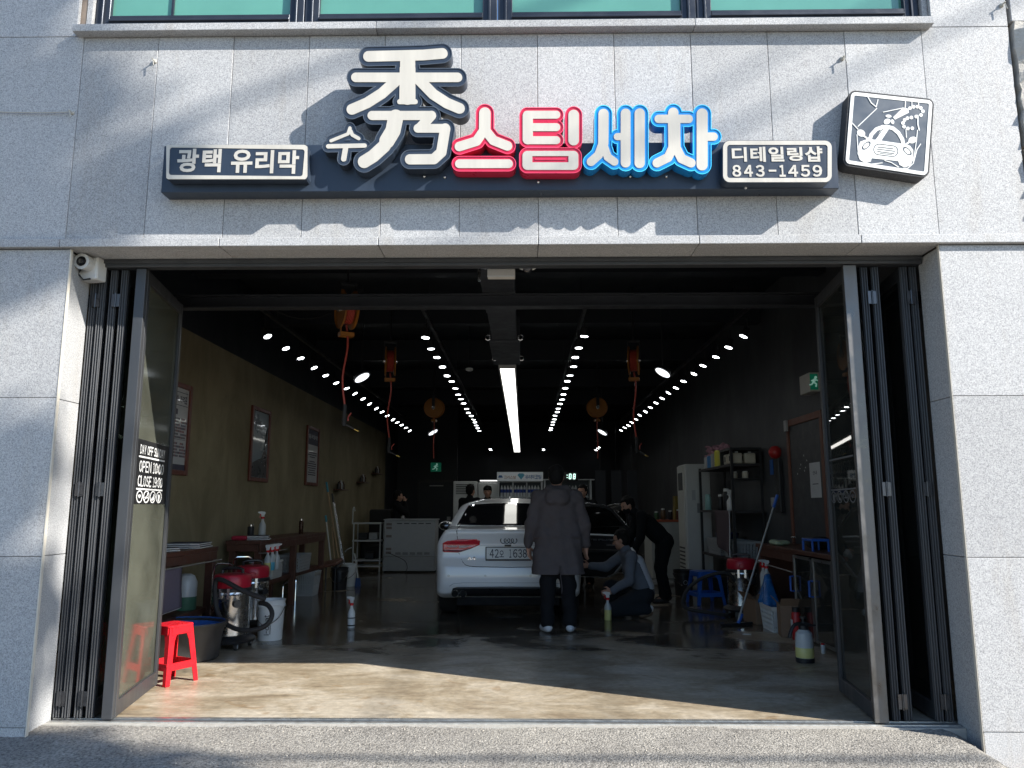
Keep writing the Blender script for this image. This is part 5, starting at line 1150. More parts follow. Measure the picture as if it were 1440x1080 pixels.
# --- buckets
def pail(name, label, loc, mat, H=.38, r0=.118, r1=.14, handle=True, lid=False, group=None):
    t = thing(name, label, 'bucket', loc, 0., group)
    MB().lathe([(r0, 0), (r0+.003, .008), (r1-.006, H-.07), (r1+.008, H-.068), (r1+.008, H-.055), (r1-.002, H-.05), (r1, H-.012), (r1+.006, H), (r1-.004, H), (r1-.012, H-.02), (r0-.012, .012), (.001, .012)], 32).build('pail', mat, t, True)
    if handle: MB().tube(smooth_path([(-r1-.008, 0, H-.05), (-r1*.8, -.10, H-.17), (0, -r1-.03, H-.24), (r1*.8, -.10, H-.17), (r1+.008, 0, H-.05)]), .004, 6).build('bail', STEEL, t, True)
    if lid: MB().lathe([(r1+.012, H-.02), (r1+.014, H+.008), (r1-.02, H+.012), (.001, H+.006)], 32).build('lid', mat, t, True)
    return t
t = pail('bucket', 'white bucket with upright black lettering beside the left vacuum', (-2.61, 3.02, 0), WHITEP, .40)
g = MB(); line_into(g, 'i-coat', 0, .20, 0, .05, 0, .015, .16)
INK = M('black_print', (.015, .015, .02), .6)
mt = Matrix.Translation((.03, 0, .06)) @ Matrix.Rotation(R(-90), 4, 'Y') 
def wrapc(v, r=.1335):
    a = math.asin(max(-1, min(1, (v[0]-0)/r))); return (r*math.sin(a), -r*math.cos(a)-.0 - (v[2]*.055-.0), v[2])
g.v = [tuple(mt @ Vector(v)) for v in g.v]; g.v = [wrapc(v) for v in g.v]; g.build('lettering', INK, t)
u = MB().bx(.040, .046, -.141, -.139, .07, .16); u.build('underline', INK, t)
# --- spray bottles
def spray(label, loc, rz=0., H=.20, r=.038, body=WHITEP, liquid=None, level=.5, trig=RED, group='trigger spray bottles', tag_=True):
    t = thing('spray_bottle', label, 'spray bottle', loc, rz, group)
    MB().lathe([(r*.9, 0), (r, .008), (r, H*.62), (r*.85, H*.72), (r*.42, H*.88), (r*.36, H)], 20).build('bottle', body, t, True)
    if liquid: MB().lathe([(r*.91, -.0), (r*1.012, .006), (r*1.012, H*level), (r*.99, H*level+.001)], 20, cap=False).build('liquid', liquid, t, True)
    MB().cyl((0, 0, H), (0, 0, H+.028), r*.50, n=14).build('collar', trig, t, True)
    MB().prism([(-.022,H+.028),(.016,H+.028),(.02,H+.06),(.045,H+.072),(.062,H+.078),(.062,H+.092),(.02,H+.098),(-.03,H+.092),(-.034,H+.07),(-.02,H+.05)], -.012, .012, 'y').build('trigger_head', WHITEP, t, bevel=.003)
    MB().prism([(.024,H+.072),(.040,H+.072),(.034,H+.045),(.042,H+.018),(.034,H+.016),(.022,H+.045)], -.006, .006, 'y').build('trigger', trig, t)
    return t
MILK = M('milky_plastic', (.48, .50, .50), .35, var=.06); YEL = M('yellow_liquid', (.62, .58, .22), .35)
t = spray('white trigger spray bottle standing alone on the wet floor left of the car', (-1.95, 3.82, 0), R(160), .24, .042, WHITEP)
MB().lathe([(.0432, .10), (.0432, .112)], 20, cap=False).build('band', INK, t, True); MB().lathe([(.0432, .018), (.0432, .032)], 20, cap=False).build('band', INK, t, True)
MB().bx(-.004, .004, -.0445, -.043, .06, .09).build('label_mark', INK, t)
spray('yellow-filled spray bottle under the kneeling hand beside the car', (1.01, 4.42, 0), R(170), .235, .042, MILK, YEL, .52)
# --- benches
def bench(label, x0, x1, y0, y1, H, legs, shelf):
    t = thing('work_bench', label, 'bench', (x0, y0, 0), 0., 'dark wooden benches along the left wall'); W_, L = x1-x0, y1-y0
    for k in range(3): MB().bx(k*W_/3+.002, (k+1)*W_/3-.002, 0, L, H-.045, H).build('top_plank', WOODB, t, bevel=.004)
    MB().bx(W_-.03, W_-.005, .02, L-.02, H-.13, H-.047).build('apron', WOODB, t, bevel=.003); MB().bx(.02, W_-.035, 0.005, .03, H-.13, H-.047).build('apron', WOODB, t, bevel=.003)
    for y in legs:
        for x in (.04, W_-.09): MB().bx(x, x+.08, y, y+.08, 0, H-.132).build('leg', WOODB, t, bevel=.004)
    if shelf: MB().bx(.05, W_-.095, .03, L-.03, shelf-.03, shelf).build('shelf', WOODB, t, bevel=.003); MB().bx(W_-.088, W_-.055, .1, L-.1, shelf-.06, shelf+.0).build('shelf_rail', WOODB, t)
    return t
bench('near dark wooden bench with folded towels, behind the left door leaf', -3.68, -3.2, .55, 3.04, .935, (.1, 2.38), .33)
bench('long dark wooden bench further along the olive wall', -3.64, -3.2, 4.36, 7.5, .935, (.03, 1.48, 3.02), .42)
# towels
TOW = M('dark_towel', (.045, .048, .060), .95, var=.25, scale=40, bump=.8, bscale=160); HEM = M('white_hem', (.62, .62, .62), .9, var=.05); PUR = M('purple_grey_towel', (.115, .105, .15), .95, var=.15, scale=40, bump=.8, bscale=160)
def folded(label, loc, rz, sx_, sy_, n, cat='towel', mat=TOW):
    t = thing('folded_towel', label, cat, loc, rz, 'towels'); rg = random.Random(int(loc[1]*100))
    for k in range(n):
        q = rg.uniform(-.012, .012); MB().bx(-sx_/2+q, sx_/2+q, -sy_/2, sy_/2, k*.018, k*.018+.016).build('fold', mat, t, bevel=.007); MB().tube([(-sx_/2+q, -sy_/2, k*.018+.008), (sx_/2+q, -sy_/2, k*.018+.008), (sx_/2+q+.003, sy_/2, k*.018+.008)], .006, 6).build('hem', HEM, t, True)
    return t
folded('folded dark towels with white hems on the near bench end', (-3.40, 2.72, .936), R(8), .36, .42, 3)
folded('crumpled dark towel on the near bench beside the door leaf', (-3.36, 2.05, .936), R(-25), .22, .26, 2)
def drape(label, a, b, top, drop, mat, name='hanging_towel', wav=.018, slope=.0, parent_cat='towel'):
    t = thing(name, label, parent_cat, a, 0., 'towels'); d = Vector(b)-Vector(a); n = Vector((-d.y, d.x, 0)).normalized(); nx_, nz_ = 16, 14; V = []; Fc = []; rg = random.Random(len(label))
    for j in range(nz_+1):
        for i in range(nx_+1):
            u, w = i/nx_, j/nz_; p = d*u + n*(wav*w*math.sin(u*9+w*2)+.012) + Vector((0, 0, -drop*w*(1-slope*u))); V.append(tuple(p))
    for j in range(nz_):
        for i in range(nx_): q = j*(nx_+1)+i; Fc.append((q, q+1, q+nx_+2, q+nx_+1))
    o = MB().add(V, Fc).build('cloth', mat, t, True, ang=180); m = o.modifiers.new('s', 'SOLIDIFY'); m.thickness = .008
    e = [V[j*(nx_+1)+nx_] for j in range(nz_+1)] + [V[nz_*(nx_+1)+nx_-i] for i in range(1, nx_+1)]
    MB().tube(e, .007, 6).build('hem', HEM, t, True); return t
drape('purple-grey towel with white hem hanging from the near bench rail', (-3.14, 1.0, .80), (-3.14, 2.06, .80), .8, .44, PUR, slope=.18)
t = thing('towel_rail', 'thin steel rail along the front of the near bench', 'rail', (-3.15, 1.2, .80)); MB().cyl((0, 0, 0), (0, 1.8, 0), .008, n=8).cyl((0, .05, 0), (-.06, .05, 0), .006, n=6).cyl((0, 1.75, 0), (-.06, 1.75, 0), .006, n=6).build('rail', M('dull_steel', (.30, .30, .29), .5, .8), t)
# white jug under the near bench, brush
t = thing('plastic_jug', 'white and green plastic jug on the near bench shelf', 'jug', (-3.38, 2.72, .331)); MB().lathe([(.10, 0), (.105, .01), (.105, .13)], 20).build('green_base', M('green_plastic', (.05, .14, .09), .5), t, True); MB().lathe([(.104, .131), (.104, .27), (.075, .33), (.04, .35)], 20).build('jug', MILK, t, True)
# bench 2 things
def can(name, label, loc, r, H, mat, cap=None, cat='can'):
    t = thing(name, label, cat, loc); MB().lathe([(r*.92, 0), (r, .006), (r, H*.80), (r*.8, H*.86)], 18).build('body', mat, t, True); MB().lathe([(r*.78, H*.86), (r*.8, H*.98), (r*.7, H), (.001, H)], 18).build('cap', cap or WHITEP, t, True); return t
spray('white spray bottle with red trigger on the long bench', (-3.46, 5.15, .936), R(200), .25, .046, MILK)
can('aerosol_can', 'dark aerosol can with orange print on the long bench', (-3.40, 6.75, .936), .034, .23, M('aerosol_print', (.05, .022, .012), .3, .4, var=.7, scale=40), STEEL)
can('drink_tumbler', 'black tumbler with silver lid on the long bench', (-3.46, 4.72, .936), .042, .19, BLKP, STEEL, 'tumbler')
t = thing('pouch', 'red pouch at the near end of the long bench', 'pouch', (-3.46, 4.47, .936)); MB().bx(-.13, .05, -.07, .07, 0, .055).build('pouch', M('red_fabric', (.34, .015, .04), .8), t, bevel=.02)
t = folded('crumpled white and dark cloths on the near end of the long bench', (-3.34, 4.66, .936), R(15), .26, .32, 3)
for i, (dx, dy) in enumerate(((0, 0), (.05, .09), (-.02, .17), (.05, .25))):
    spray(['first', 'second', 'third', 'last'][i] + ' spray bottle from the left of the four hung by the long bench', (-3.13+dx*.3, 4.42+dy*1.2, .57), R(10+i*12), .22, .040, MILK, (M('cyan_liquid', (.10, .42, .60), .35) if i in (1,) else YEL if i == 0 else None), .45)
t = thing('bottle_rail', 'steel rail carrying the spray bottles beside the long bench', 'rail', (-3.13, 4.3, .79)); MB().cyl((0, 0, 0), (0, .9, 0), .007, n=8).cyl((0, .02, 0), (-.08, .02, 0), .006, n=6).build('rail', M('dull_steel', (.30, .30, .29), .5, .8), t)
def basket(name, label, loc, w, d, H, mat, rows=5, cols=9, rz=0., taper=.9, mesh=True):
    t = thing(name, label, 'basket', loc, rz); h_ = []
    def P(u, v, z): k = taper+(1-taper)*z/H; return Vector((u*w/2*k, v*d/2*k, z))
    for (a, b) in (((-1,-1),(1,-1)), ((1,-1),(1,1)), ((1,1),(-1,1)), ((-1,1),(-1,-1))):
        m = MB(); nc = cols
        def box_(u0, u1, z0, z1):
            A = [P(a[0]+(b[0]-a[0])*u, a[1]+(b[1]-a[1])*u, z) for u, z in ((u0, z0), (u1, z0), (u1, z1), (u0, z1))]; n = (A[1]-A[0]).cross(A[3]-A[0]).normalized()*.004
            m.add([p-n for p in A]+[p+n for p in A], [(0,1,2,3),(7,6,5,4),(0,4,5,1),(1,5,6,2),(2,6,7,3),(3,7,4,0)])
        for r_ in range(rows+1): z = H*.12+H*.74*r_/rows; box_(0, 1, z-H*.025, z+H*.025)
        for c_ in range(nc+1): u = c_/nc; e = .30/nc; box_(max(0, u-e), min(1, u+e), 0, H*.9)
        box_(0, 1, H*.88, H)
        m.build('side', mat, t)
    MB().bx(-w/2*taper, w/2*taper, -d/2*taper, d/2*taper, 0, .008).build('bottom', mat, t)
    return t
basket('storage_basket', 'pale grey basket on the lower shelf of the long bench', (-3.36, 6.3, .421), .34, .62, .24, GREYP, 4, 8)
t = thing('storage_box', 'white storage box on the lower shelf near the hung bottles', 'box', (-3.38, 5.15, .421)); MB().bx(-.15, .15, -.2, .2, 0, .2).build('box', MILK, t, bevel=.015); MB().bx(-.16, .16, -.21, .21, .2, .225).build('lid', WHITEP, t, bevel=.008)
basket('laundry_basket', 'grey slatted laundry basket on the floor under the long bench', (-3.36, 7.0, 0), .36, .40, .36, M('pale_grey_plastic', (.42, .43, .43), .45), 2, 12, taper=.8)
# bent chrome trolley legs under the bench
t = thing('tube_frame', 'bent chrome tube frame on the floor under the long bench', 'frame', (-3.2, 5.9, 0)); MB().tube(smooth_path([(-.1, -.25, 0), (-.1, -.25, .25), (-.1, -.2, .30), (-.1, .3, .31), (-.1, .35, .26), (-.1, .35, 0)]), .012, 8).build('tube', CHROME, t, True)
t = thing('folding_seat', 'brown padded seat board leaning at the far bench end', 'seat', (-3.12, 7.55, .44)); MB().box((0, 0, 0), (.30, .46, .05), (R(6), R(-12), 0)).build('cushion', M('brown_leather', (.14, .06, .04), .5), t, bevel=.02); MB().box((.12, .10, -.02), (.07, .62, .03), (R(6), R(-12), 0)).build('frame', BLKP, t, bevel=.008)
MB().cyl((-.1, .1, -.05), (-.1, .1, -.44), .012, n=8).cyl((.1, -.1, -.05), (.1, -.1, -.44), .012, n=8).build('leg', BLKP, t)
pail('bucket', 'black bucket on the floor at the far end of the long bench', (-3.02, 7.75, 0), BLKP, .36, .11, .14)
pail('bucket', 'white bucket holding the leaning poles by the olive wall', (-3.0, 8.35, 0), WHITEP, .38, .11, .135)
# poles
POLW = M('pole_wood', (.34, .23, .13), .6); TEALP = M('teal_grip', (.03, .22, .30), .5)
for i, (pb_, pt_, yb, mt_, grip, lab) in enumerate((((483, 800), (459, 678), 8.2, POLW, TEALP, 'long wooden pole with teal grip leaning on the olive wall'), ((487, 798), (467, 694), 8.25, M('pole_white', (.55, .55, .52), .4), BLKP, 'white pole with dark grip leaning beside the wooden pole'),
        ((489, 798), (470, 706), 8.35, STEEL, None, 'bare steel pole leaning at the right of the poles'), ((470, 790), (458, 725), 8.1, M('pole_white'), TEALP, 'short white pole with teal grip at the left of the poles'), ((474, 790), (467, 741), 8.15, POLW, None, 'short bare wooden stick among the leaning poles'))):
    b_ = at(*pb_, Y=yb); b_.x = max(b_.x, -3.2); tp = at(*pt_, Y=yb+.2); t = thing('pole', lab, 'pole', (b_.x, b_.y, max(b_.z-.34, .03)), 0., 'poles leaning by the wall'); d = tp-Vector(t.location)
    MB().cyl((0, 0, 0), d, .013, n=8).build('shaft', mt_, t, True)
    if grip: MB().cyl(d*.90, d*1.0, .018, n=8).build('grip', grip, t, True)
t = thing('scrub_brush', 'blue brush standing by the white pole bucket', 'brush', (-2.83, 8.3, 0)); MB().prism([(-.05,.0),(.05,0),(.035,.14),(-.035,.14)], -.02, .02, 'y').build('bristles', M('blue_bristle', (.03, .07, .2), .8), t); MB().cyl((0, 0, .14), (-.08, .05, .55), .012, n=8).build('handle', M('pole_white'), t)
# small wall shelves
for px, py, y, lab in ((489, 682, 10.2, 'lowest small wall shelf with dark bottles on the olive wall'), (514, 672, 12.3, 'middle small wall shelf with dark jars on the olive wall'), (527, 660, 14.0, 'highest small wall shelf with pale jars at the dark end')):
    p = at(px, py+6, Y=y); t = thing('wall_shelf', lab, 'shelf', (LX+.002, y, p.z)); MB().bx(0, .18, -.28, .28, -.02, 0).build('board', WOODB, t)
    for k in range(5): MB().lathe([(.032, 0), (.034, .08+.02*(k % 3)), (.015, .11+.02*(k % 3)), (.014, .14+.02*(k % 3))], 12, (.09, -.2+.1*k, 0)).build('bottle', (BLKP, M('amber', (.06, .03, .015), .2), GREYP)[k % 3], t, True)
# framed notices on the olive wall
PAPER = M('notice_paper', (.48, .50, .52), .35, var=.04, coat=.7); PRINT = M('notice_print', (.05, .05, .08), .6); PRNR = M('notice_print_red', (.22, .08, .09), .6); GREYIMG = M('poster_blue_grey', (.16, .21, .24), .3, var=.35, scale=2.2, coat=.7)
FRW = M('mahogany_frame', (.13, .035, .022), .4, var=.25, scale=16)
def notice(label, y0, y1, z0, z1, kind):
    t = thing('framed_notice', label, 'framed notice', (LX, (y0+y1)/2, z0), R(90), 'framed notices on the olive wall'); w, H = y1-y0, z1-z0; b = .055
    # local x runs into the room, face is local -y (towards +x)
    MB().bx(-w/2, -w/2+b, -.035, -.002, 0, H).build('frame', FRW, t, bevel=.006); MB().bx(w/2-b, w/2, -.035, -.002, 0, H).build('frame', FRW, t, bevel=.006)
    MB().bx(-w/2+b, w/2-b, -.033, -.002, 0, b).build('frame', FRW, t, bevel=.006); MB().bx(-w/2+b, w/2-b, -.033, -.002, H-b, H).build('frame', FRW, t, bevel=.006)
    MB().bx(-w/2+b, w/2-b, -.014, -.004, b, H-b).build('sheet', PAPER if kind != 1 else GREYIMG, t)
    yy = -.0155; x0, x1 = -w/2+b+.02, w/2-b-.02; rg = random.Random(kind)
    if kind == 0:
        line_into(MB(), '스팀세차 가격표', x0+.08, x1-.02, H-.215, H-.135, yy, .03, .08).build('title', PRINT, t)
        MB().bx(x0, x1, yy, yy+.001, H-.105, H-.098).bx(x0, x1, yy, yy+.001, H-.245, H-.238).build('rule_line', PRINT, t)
        MB().bx((x0+x1)/2-.05, (x0+x1)/2+.04, yy, yy+.001, H-.345, H-.285).build('stamp', PRINT, t)
        m, mr = MB(), MB()
        for r_ in range(13):
            z = H-.40-(H-.56)/13*r_
            if r_ == 7: m.bx(x0, x1, yy, yy+.001, z+.02, z+.024); continue
            for c_ in range(3):
                xx = x0+.02+(x1-x0)*(.0, .45, .72)[c_]
                for k in range(rg.randint(3, 5)): (mr if rg.random() < .35 and c_ else m).bx(xx+k*.03, xx+k*.03+.02, yy, yy+.001, z, z+.022)
        tag(m.build('small_print', PRINT, t), kind='stuff'); tag(mr.build('red_print', PRNR, t), kind='stuff'); MB().bx(x0-.02, x1+.02, yy, yy+.001, b, b+.06).build('footer', PRINT, t)
    elif kind == 1:
        line_into(MB(), '광택', x0+.04, (x0+x1)/2, H-.26, H-.18, yy, .0, .1).build('title', PRINT, t)
        MB().prism([(x0, b+.01), (x1, b+.01), (x1, b+.33), (x1-.12, b+.42), (x1-.22, b+.28), (x0+.05, b+.20)], yy, yy+.001, 'y').build('picture_car', M('poster_dark', (.03, .035, .04), .3, coat=.7), t)
        MB().tube([(x1-.1, yy, b+.40), (x1-.06, yy, b+.62), (x1-.02, yy, b+.72)], .012, 6).build('picture_line', M('poster_dark'), t)
    else:
        MB().bx(x0-.02, x1+.02, yy, yy+.001, H-b-.26, H-b).build('header', PRINT, t); line_into(MB(), '유리막', x0+.02, x1-.02, H-b-.16, H-b-.08, yy-.001, .02, .1).build('title', PAPER, t)
        m = MB()
        for r_ in range(11):
            if r_ == 3: continue
            k = rg.uniform(.25, .45)*(x1-x0); m.bx((x0+x1)/2-k, (x0+x1)/2+k, yy, yy+.001, H-.46-(H-.60)/11*r_, H-.442-(H-.60)/11*r_)
        tag(m.build('small_print', PRINT, t), kind='stuff')
def wall_rect(px0, px1, pyt, pyb):
    """pyt/pyb measured at the right (far) edge"""
    a = at(px1, pyt, X=LX); b = at(px1, pyb, X=LX); c = at(px0, (pyt+pyb)/2, X=LX); return c.y, a.y, b.z, a.z
r_ = wall_rect(222, 268, 544, 670); notice('framed price list in Korean nearest the left door leaf', *r_, 0)
r_ = wall_rect(350, 379, 579, 679); notice('framed blue-grey poster with a dark car picture on the olive wall', *r_, 1)
r_ = wall_rect(429, 448, 604, 684); notice('framed notice with a black header, farthest along the olive wall', *r_, 2)
# ================================================================== back of the garage
ACW = M('appliance_white', (.55, .57, .57), .4, var=.05); ACG = M('appliance_grey', (.40, .42, .44), .45, var=.06); VENT = M('vent_dark', (.06, .065, .07), .6)
t = thing('display_fridge', 'grey steel cabinet with vent slots standing back-on left of the car', 'cabinet', (-2.37, 11.1, 0))
MB().bx(-.535, .535, 0, .6, .33, 1.06).build('back_panel', ACG, t, bevel=.01); MB().bx(-.545, .535, -.012, .6, .03, .325).build('plinth', M('appliance_plinth', (.33, .345, .36), .5), t, bevel=.008); MB().bx(-.55, .55, -.02, .62, 1.062, 1.085).build('top', ACG, t, bevel=.006)
for k in range(5):
    MB().bx(-.27+.15*k, -.16+.15*k, -.006, -.0005, .985, 1.005).build('vent', VENT, t); MB().bx(-.29+.15*k, -.18+.15*k, -.006, -.0005, .36, .41).build('vent', M('vent_mid', (.24, .25, .26), .6), t)
for z in (.98, .905, .735, .475, .40): MB().bx(-.49, -.375, -.006, -.0005, z-.025, z+.025).build('side_vent', M('vent_brown', (.20, .17, .16), .6), t)
MB().tube(smooth_path([(-.44, -.01, .40), (-.36, -.03, .37), (-.1, -.04, .25), (-.03, -.05, .12), (-.06, -.1, .02), (-.15, -.15, .008)]), .006, 6).build('power_cord', BLKR, t, True)
can('cup', 'small steel cup on top of the grey vented cabinet', (-2.55, 11.3, 1.086), .04, .07, STEEL, STEEL, 'cup')
t = thing('tool_trolley', 'white two-tier trolley beside the grey vented cabinet', 'trolley', (-3.28, 11.2, 0))
for z in (.10, .22, .62, .98): MB().bx(-.30, .30, -.02, .42, z, z+.03).build('shelf', ACW, t, bevel=.004)
for x in (-.29, .27):
    for y in (-.01, .40): MB().bx(x, x+.025, y-.012, y+.012, .0, .98).build('post', ACW, t)
MB().tube(smooth_path([(-.31, .0, .98), (-.31, .0, 1.25), (-.30, .05, 1.33), (-.29, .1, 1.25)]), .014, 8).build('handle', ACW, t, True); MB().tube(smooth_path([(-.31, 0, .5), (-.44, -.02, .42), (-.5, -.02, .2), (-.5, -.02, .0)]), .012, 8).build('side_loop', ACW, t, True)
for i, (x, z) in enumerate(((-.1, .66), (.12, .66), (.05, .255))): MB().bx(x-.09, x+.09, .05, .3, z, z+.14).build('stored_box', (BLKP, GREYP, BLKP)[i], t, bevel=.01)
t = thing('dark_sofa', 'black padded armchair behind the white trolley', 'armchair', (-3.2, 12.6, 0)); MB().bx(-.42, .42, -.1, .6, .1, .48).bx(-.42, .42, .45, .7, .3, 1.28).bx(-.48, -.36, -.1, .6, .1, .75).bx(.36, .48, -.1, .6, .1, .75).build('upholstery', BLKR, t, bevel=.06, seg=3)
# partition door with exit sign
p = at(613, 657, Y=17.4); t = thing('exit_sign', 'green lit exit sign hanging above the dark back door', 'exit sign', p); 
EXG = M('exit_green', (.01, .25, .14), .4, emit=.02, ecol=(.02, .62, .36)); EXW = M('exit_white', (.5, .8, .7), .4, emit=.08, ecol=(.55, 1., .85))
def runner(mb, y, s=1.):
    mb.ball((.02*s, y, .055*s), .018*s, 8, 6); mb.tube([(.01*s, y, .035*s), (-.012*s, y, -.005*s)], .016*s, 6); mb.tube([(-.01*s, y, -.005*s), (.025*s, y, -.03*s), (.015*s, y, -.065*s)], .010*s, 6); mb.tube([(-.014*s, y, -.005*s), (-.035*s, y, -.035*s), (-.065*s, y, -.04*s)], .010*s, 6); mb.tube([(.005*s, y, .03*s), (.045*s, y, .015*s)], .008*s, 6); mb.tube([(.0, y, .03*s), (-.04*s, y, .01*s)], .008*s, 6)
MB().bx(-.15, .15, -.03, .03, -.13, .13).build('box', EXG, t, bevel=.004); g = MB(); runner(g, -.032, 1.5); g.build('running_figure', EXW, t, True); MB().cyl((0, 0, .13), (0, 0, 4.3-p.z), .008, n=6).build('hanger', HEADM, t)
t = thing('back_door', 'dark door in the partition under the exit sign', 'door', (-2.55, 17.55, 0)); MB().bx(-.5, .5, 0, .04, .0, 2.05).build('door_leaf', M('door_navy', (.012, .015, .022), .5), t); MB().bx(-.56, -.5, -.02, .04, 0, 2.12).build('frame', BLKP, t); MB().bx(.5, .56, -.02, .04, 0, 2.12).build('frame', BLKP, t); MB().bx(-.5, .5, -.02, .04, 2.05, 2.12).build('frame', BLKP, t)
MB().bx(.32, .42, -.03, -.005, .95, 1.05).build('lock_plate', GREYP, t); MB().bx(-.2, .2, -.03, -.005, 1.93, 1.96).build('door_closer', GREYP, t)
# air conditioner and display shelves facing the entrance
t = thing('air_conditioner', 'tall white floor-standing air conditioner behind the two people at the back', 'air conditioner', (-1.36, 12.95, 0)); MB().bx(-.28, .28, 0, .35, 0, 1.93).build('cabinet', ACW, t, bevel=.02)
for k in range(6): MB().bx(-.22, .20, -.008, .0, 1.63+.042*k, 1.65+.042*k).build('louvre', VENT, t)
MB().bx(-.2, .2, -.006, 0, .1, .9).build('intake_grille', M('vent_mid'), t); MB().bx(-.08, .08, -.006, 0, 1.42, 1.50).build('display', VENT, t)
t = thing('white_cabinet', 'plain white cabinet between air conditioner and display shelves', 'cabinet', (-.82, 13.0, 0)); MB().bx(-.24, .24, 0, .3, 0, 1.90).build('panel', ACW, t, bevel=.015); MB().bx(-.2, .22, -.02, 0, 1.93, 1.955).build('lamp_strip', M('strip_lamp', (1, 1, 1), .4, emit=.7), t)
t = thing('display_cabinet', 'white display cabinet with a headboard and rows of white and blue bottles', 'cabinet', (-.08, 12.7, 0)); SHW = M('shelf_white', (.45, .48, .50), .5)
MB().bx(-.52, -.48, 0, .3, 0, 1.92).build('side', SHW, t); MB().bx(.48, .52, 0, .3, 0, 1.92).build('side', SHW, t); MB().bx(-.48, .48, .27, .3, 0, 1.92).build('back', M('shelf_back', (.12, .14, .16), .6), t)
for x in (-.165, .155): MB().bx(x-.015, x+.015, 0, .27, .9, 1.92).build('divider', SHW, t)
for z in (.85, 1.22, 1.57, 1.92): MB().bx(-.48, .48, .002, .27, z-.02, z).build('shelf', SHW, t)
hb = MB().bx(-.53, .53, -.03, .03, 1.925, 2.13).build('headboard', M('board_white', (.55, .60, .64), .4, emit=.03), t)
line_into(MB(), '크리스탈', -.37, -.09, 1.975, 2.045, -.0315, .01, .08).build('lettering', M('board_brown', (.30, .16, .10), .5), hb); line_into(MB(), '유리막코팅', .12, .49, 1.97, 2.065, -.0315, .02, .06).build('lettering', M('board_blue', (.02, .10, .28), .5), hb)
MB().prism([(-.06,2.06),(-.02,2.10),(.07,2.10),(.11,2.06),(.025,1.955)], -.034, -.0305, 'y').build('diamond_emblem', M('board_cyan', (.05, .28, .42), .4), hb); MB().bx(-.50, -.40, -.033, -.0305, 2.0, 2.03).bx(-.485, -.415, -.033, -.0305, 2.03, 2.055).build('car_emblem', M('board_blue'), hb)
BOTB = M('label_blue', (.02, .05, .26), .4)
for sh in (1.22, 1.57-.0):
    for cx in (-.32, -.005, .315):
        for k in range(4):
            x = cx-.105+.07*k; b_ = MB().lathe([(.028, 0), (.030, .005), (.030, .20), (.014, .235), (.014, .255)], 12, (x, .10, sh)).build('bottle', M('bottle_white', (.55, .58, .60), .35), t, True); MB().lathe([(.0308, .09), (.0308, .165)], 12, (x, .10, sh), cap=False).build('label_band', BOTB, b_, True)
t = thing('side_cabinet', 'second white display cabinet half hidden behind the standing person', 'cabinet', (1.02, 12.75, 0)); MB().bx(-.55, -.51, 0, .3, 0, 1.95).build('side', SHW, t); MB().bx(.51, .55, 0, .3, 0, 1.95).build('side', SHW, t); MB().bx(-.51, .51, .27, .3, 0, 1.95).build('back', M('shelf_back'), t)
for z in (1.2, 1.57, 1.97): MB().bx(-.60 if z > 1.9 else -.51, .62 if z > 1.9 else .51, .002, .27, z-.02, z).build('shelf', SHW, t)
for cx in (-.40, .12, .37):
    for k in range(3): b_ = MB().lathe([(.028, 0), (.030, .005), (.030, .20), (.014, .235), (.014, .255)], 12, (cx-.07+.07*k, .10, 1.571)).build('bottle', M('bottle_white'), t, True); MB().lathe([(.0308, .07), (.0308, .165)], 12, (cx-.07+.07*k, .10, 1.571), cap=False).build('label_band', BOTB, b_, True)
p = at(803, 670, Y=12.7); t = thing('digital_clock', 'black wall clock with glowing pale green digits beside the standing head', 'clock', p); MB().bx(-.42, .16, .0, .04, -.10, .10).build('case', BLKP, t, bevel=.004)
DIG = M('clock_digits', (.5, .9, .75), .4, emit=1.0, ecol=(.62, 1., .85))
def seven(mb, x, on, s=.055):
    S7 = {'a': (0, 1, .9, 1), 'g': (0, .5, .9, .5), 'd': (0, 0, .9, 0), 'f': (0, .5, 0, 1), 'b': (.9, .5, .9, 1), 'e': (0, 0, 0, .5), 'c': (.9, 0, .9, .5)}
    for k in on: a, b, c, d = S7[k]; mb.tube([(x+a*s*.85+.12*b*s, -.004, (b*2-1)*s), (x+c*s*.85+.12*d*s, -.004, (d*2-1)*s)], .008, 5)
for x, on in ((-.045, 'abcdef'), (.05, 'abcdefg')): g = MB(); seven(g, x, on); g.build('digit', DIG, t)
for z in (-.025, .03): MB().ball((-.09, -.004, z), .010, 8, 6).build('colon_dot', DIG, t)

# ================================================================== right side
t = thing('air_conditioner', 'tall white air conditioner tower against the right wall, vents on its left face', 'air conditioner', (2.72, 8.0, 0)); MB().bx(.02, .44, 0, .62, 0, 2.06).build('cabinet', ACW, t, bevel=.018); MB().bx(0, .022, .05, .60, .02, 2.04).build('front_panel', M('appliance_cream', (.56, .57, .54), .4), t, bevel=.01)
MB().bx(-.006, .0, .15, .5, 1.62, 1.92).build('outlet', VENT, t)
for k in range(9): MB().bx(-.008, -.001, .12, .54, .12+.065*k, .145+.065*k).build('louvre', VENT, t)
MB().bx(.20, .27, -.012, -.001, 1.24, 1.40).build('controller', M('vent_mid'), t, bevel=.004); MB().bx(.12, .18, -.006, -.001, 1.45, 1.62).build('sticker', ACG, t)
t = thing('white_counter', 'white counter with an orange top edge at the back right', 'counter', (2.45, 9.9, 0)); MB().bx(0, .88, 0, .9, 0, 1.05).build('front', M('counter_white', (.46, .48, .46), .5), t, bevel=.006); MB().bx(-.02, .9, -.02, .92, 1.052, 1.09).build('top', M('counter_orange', (.40, .10, .05), .5), t, bevel=.004)
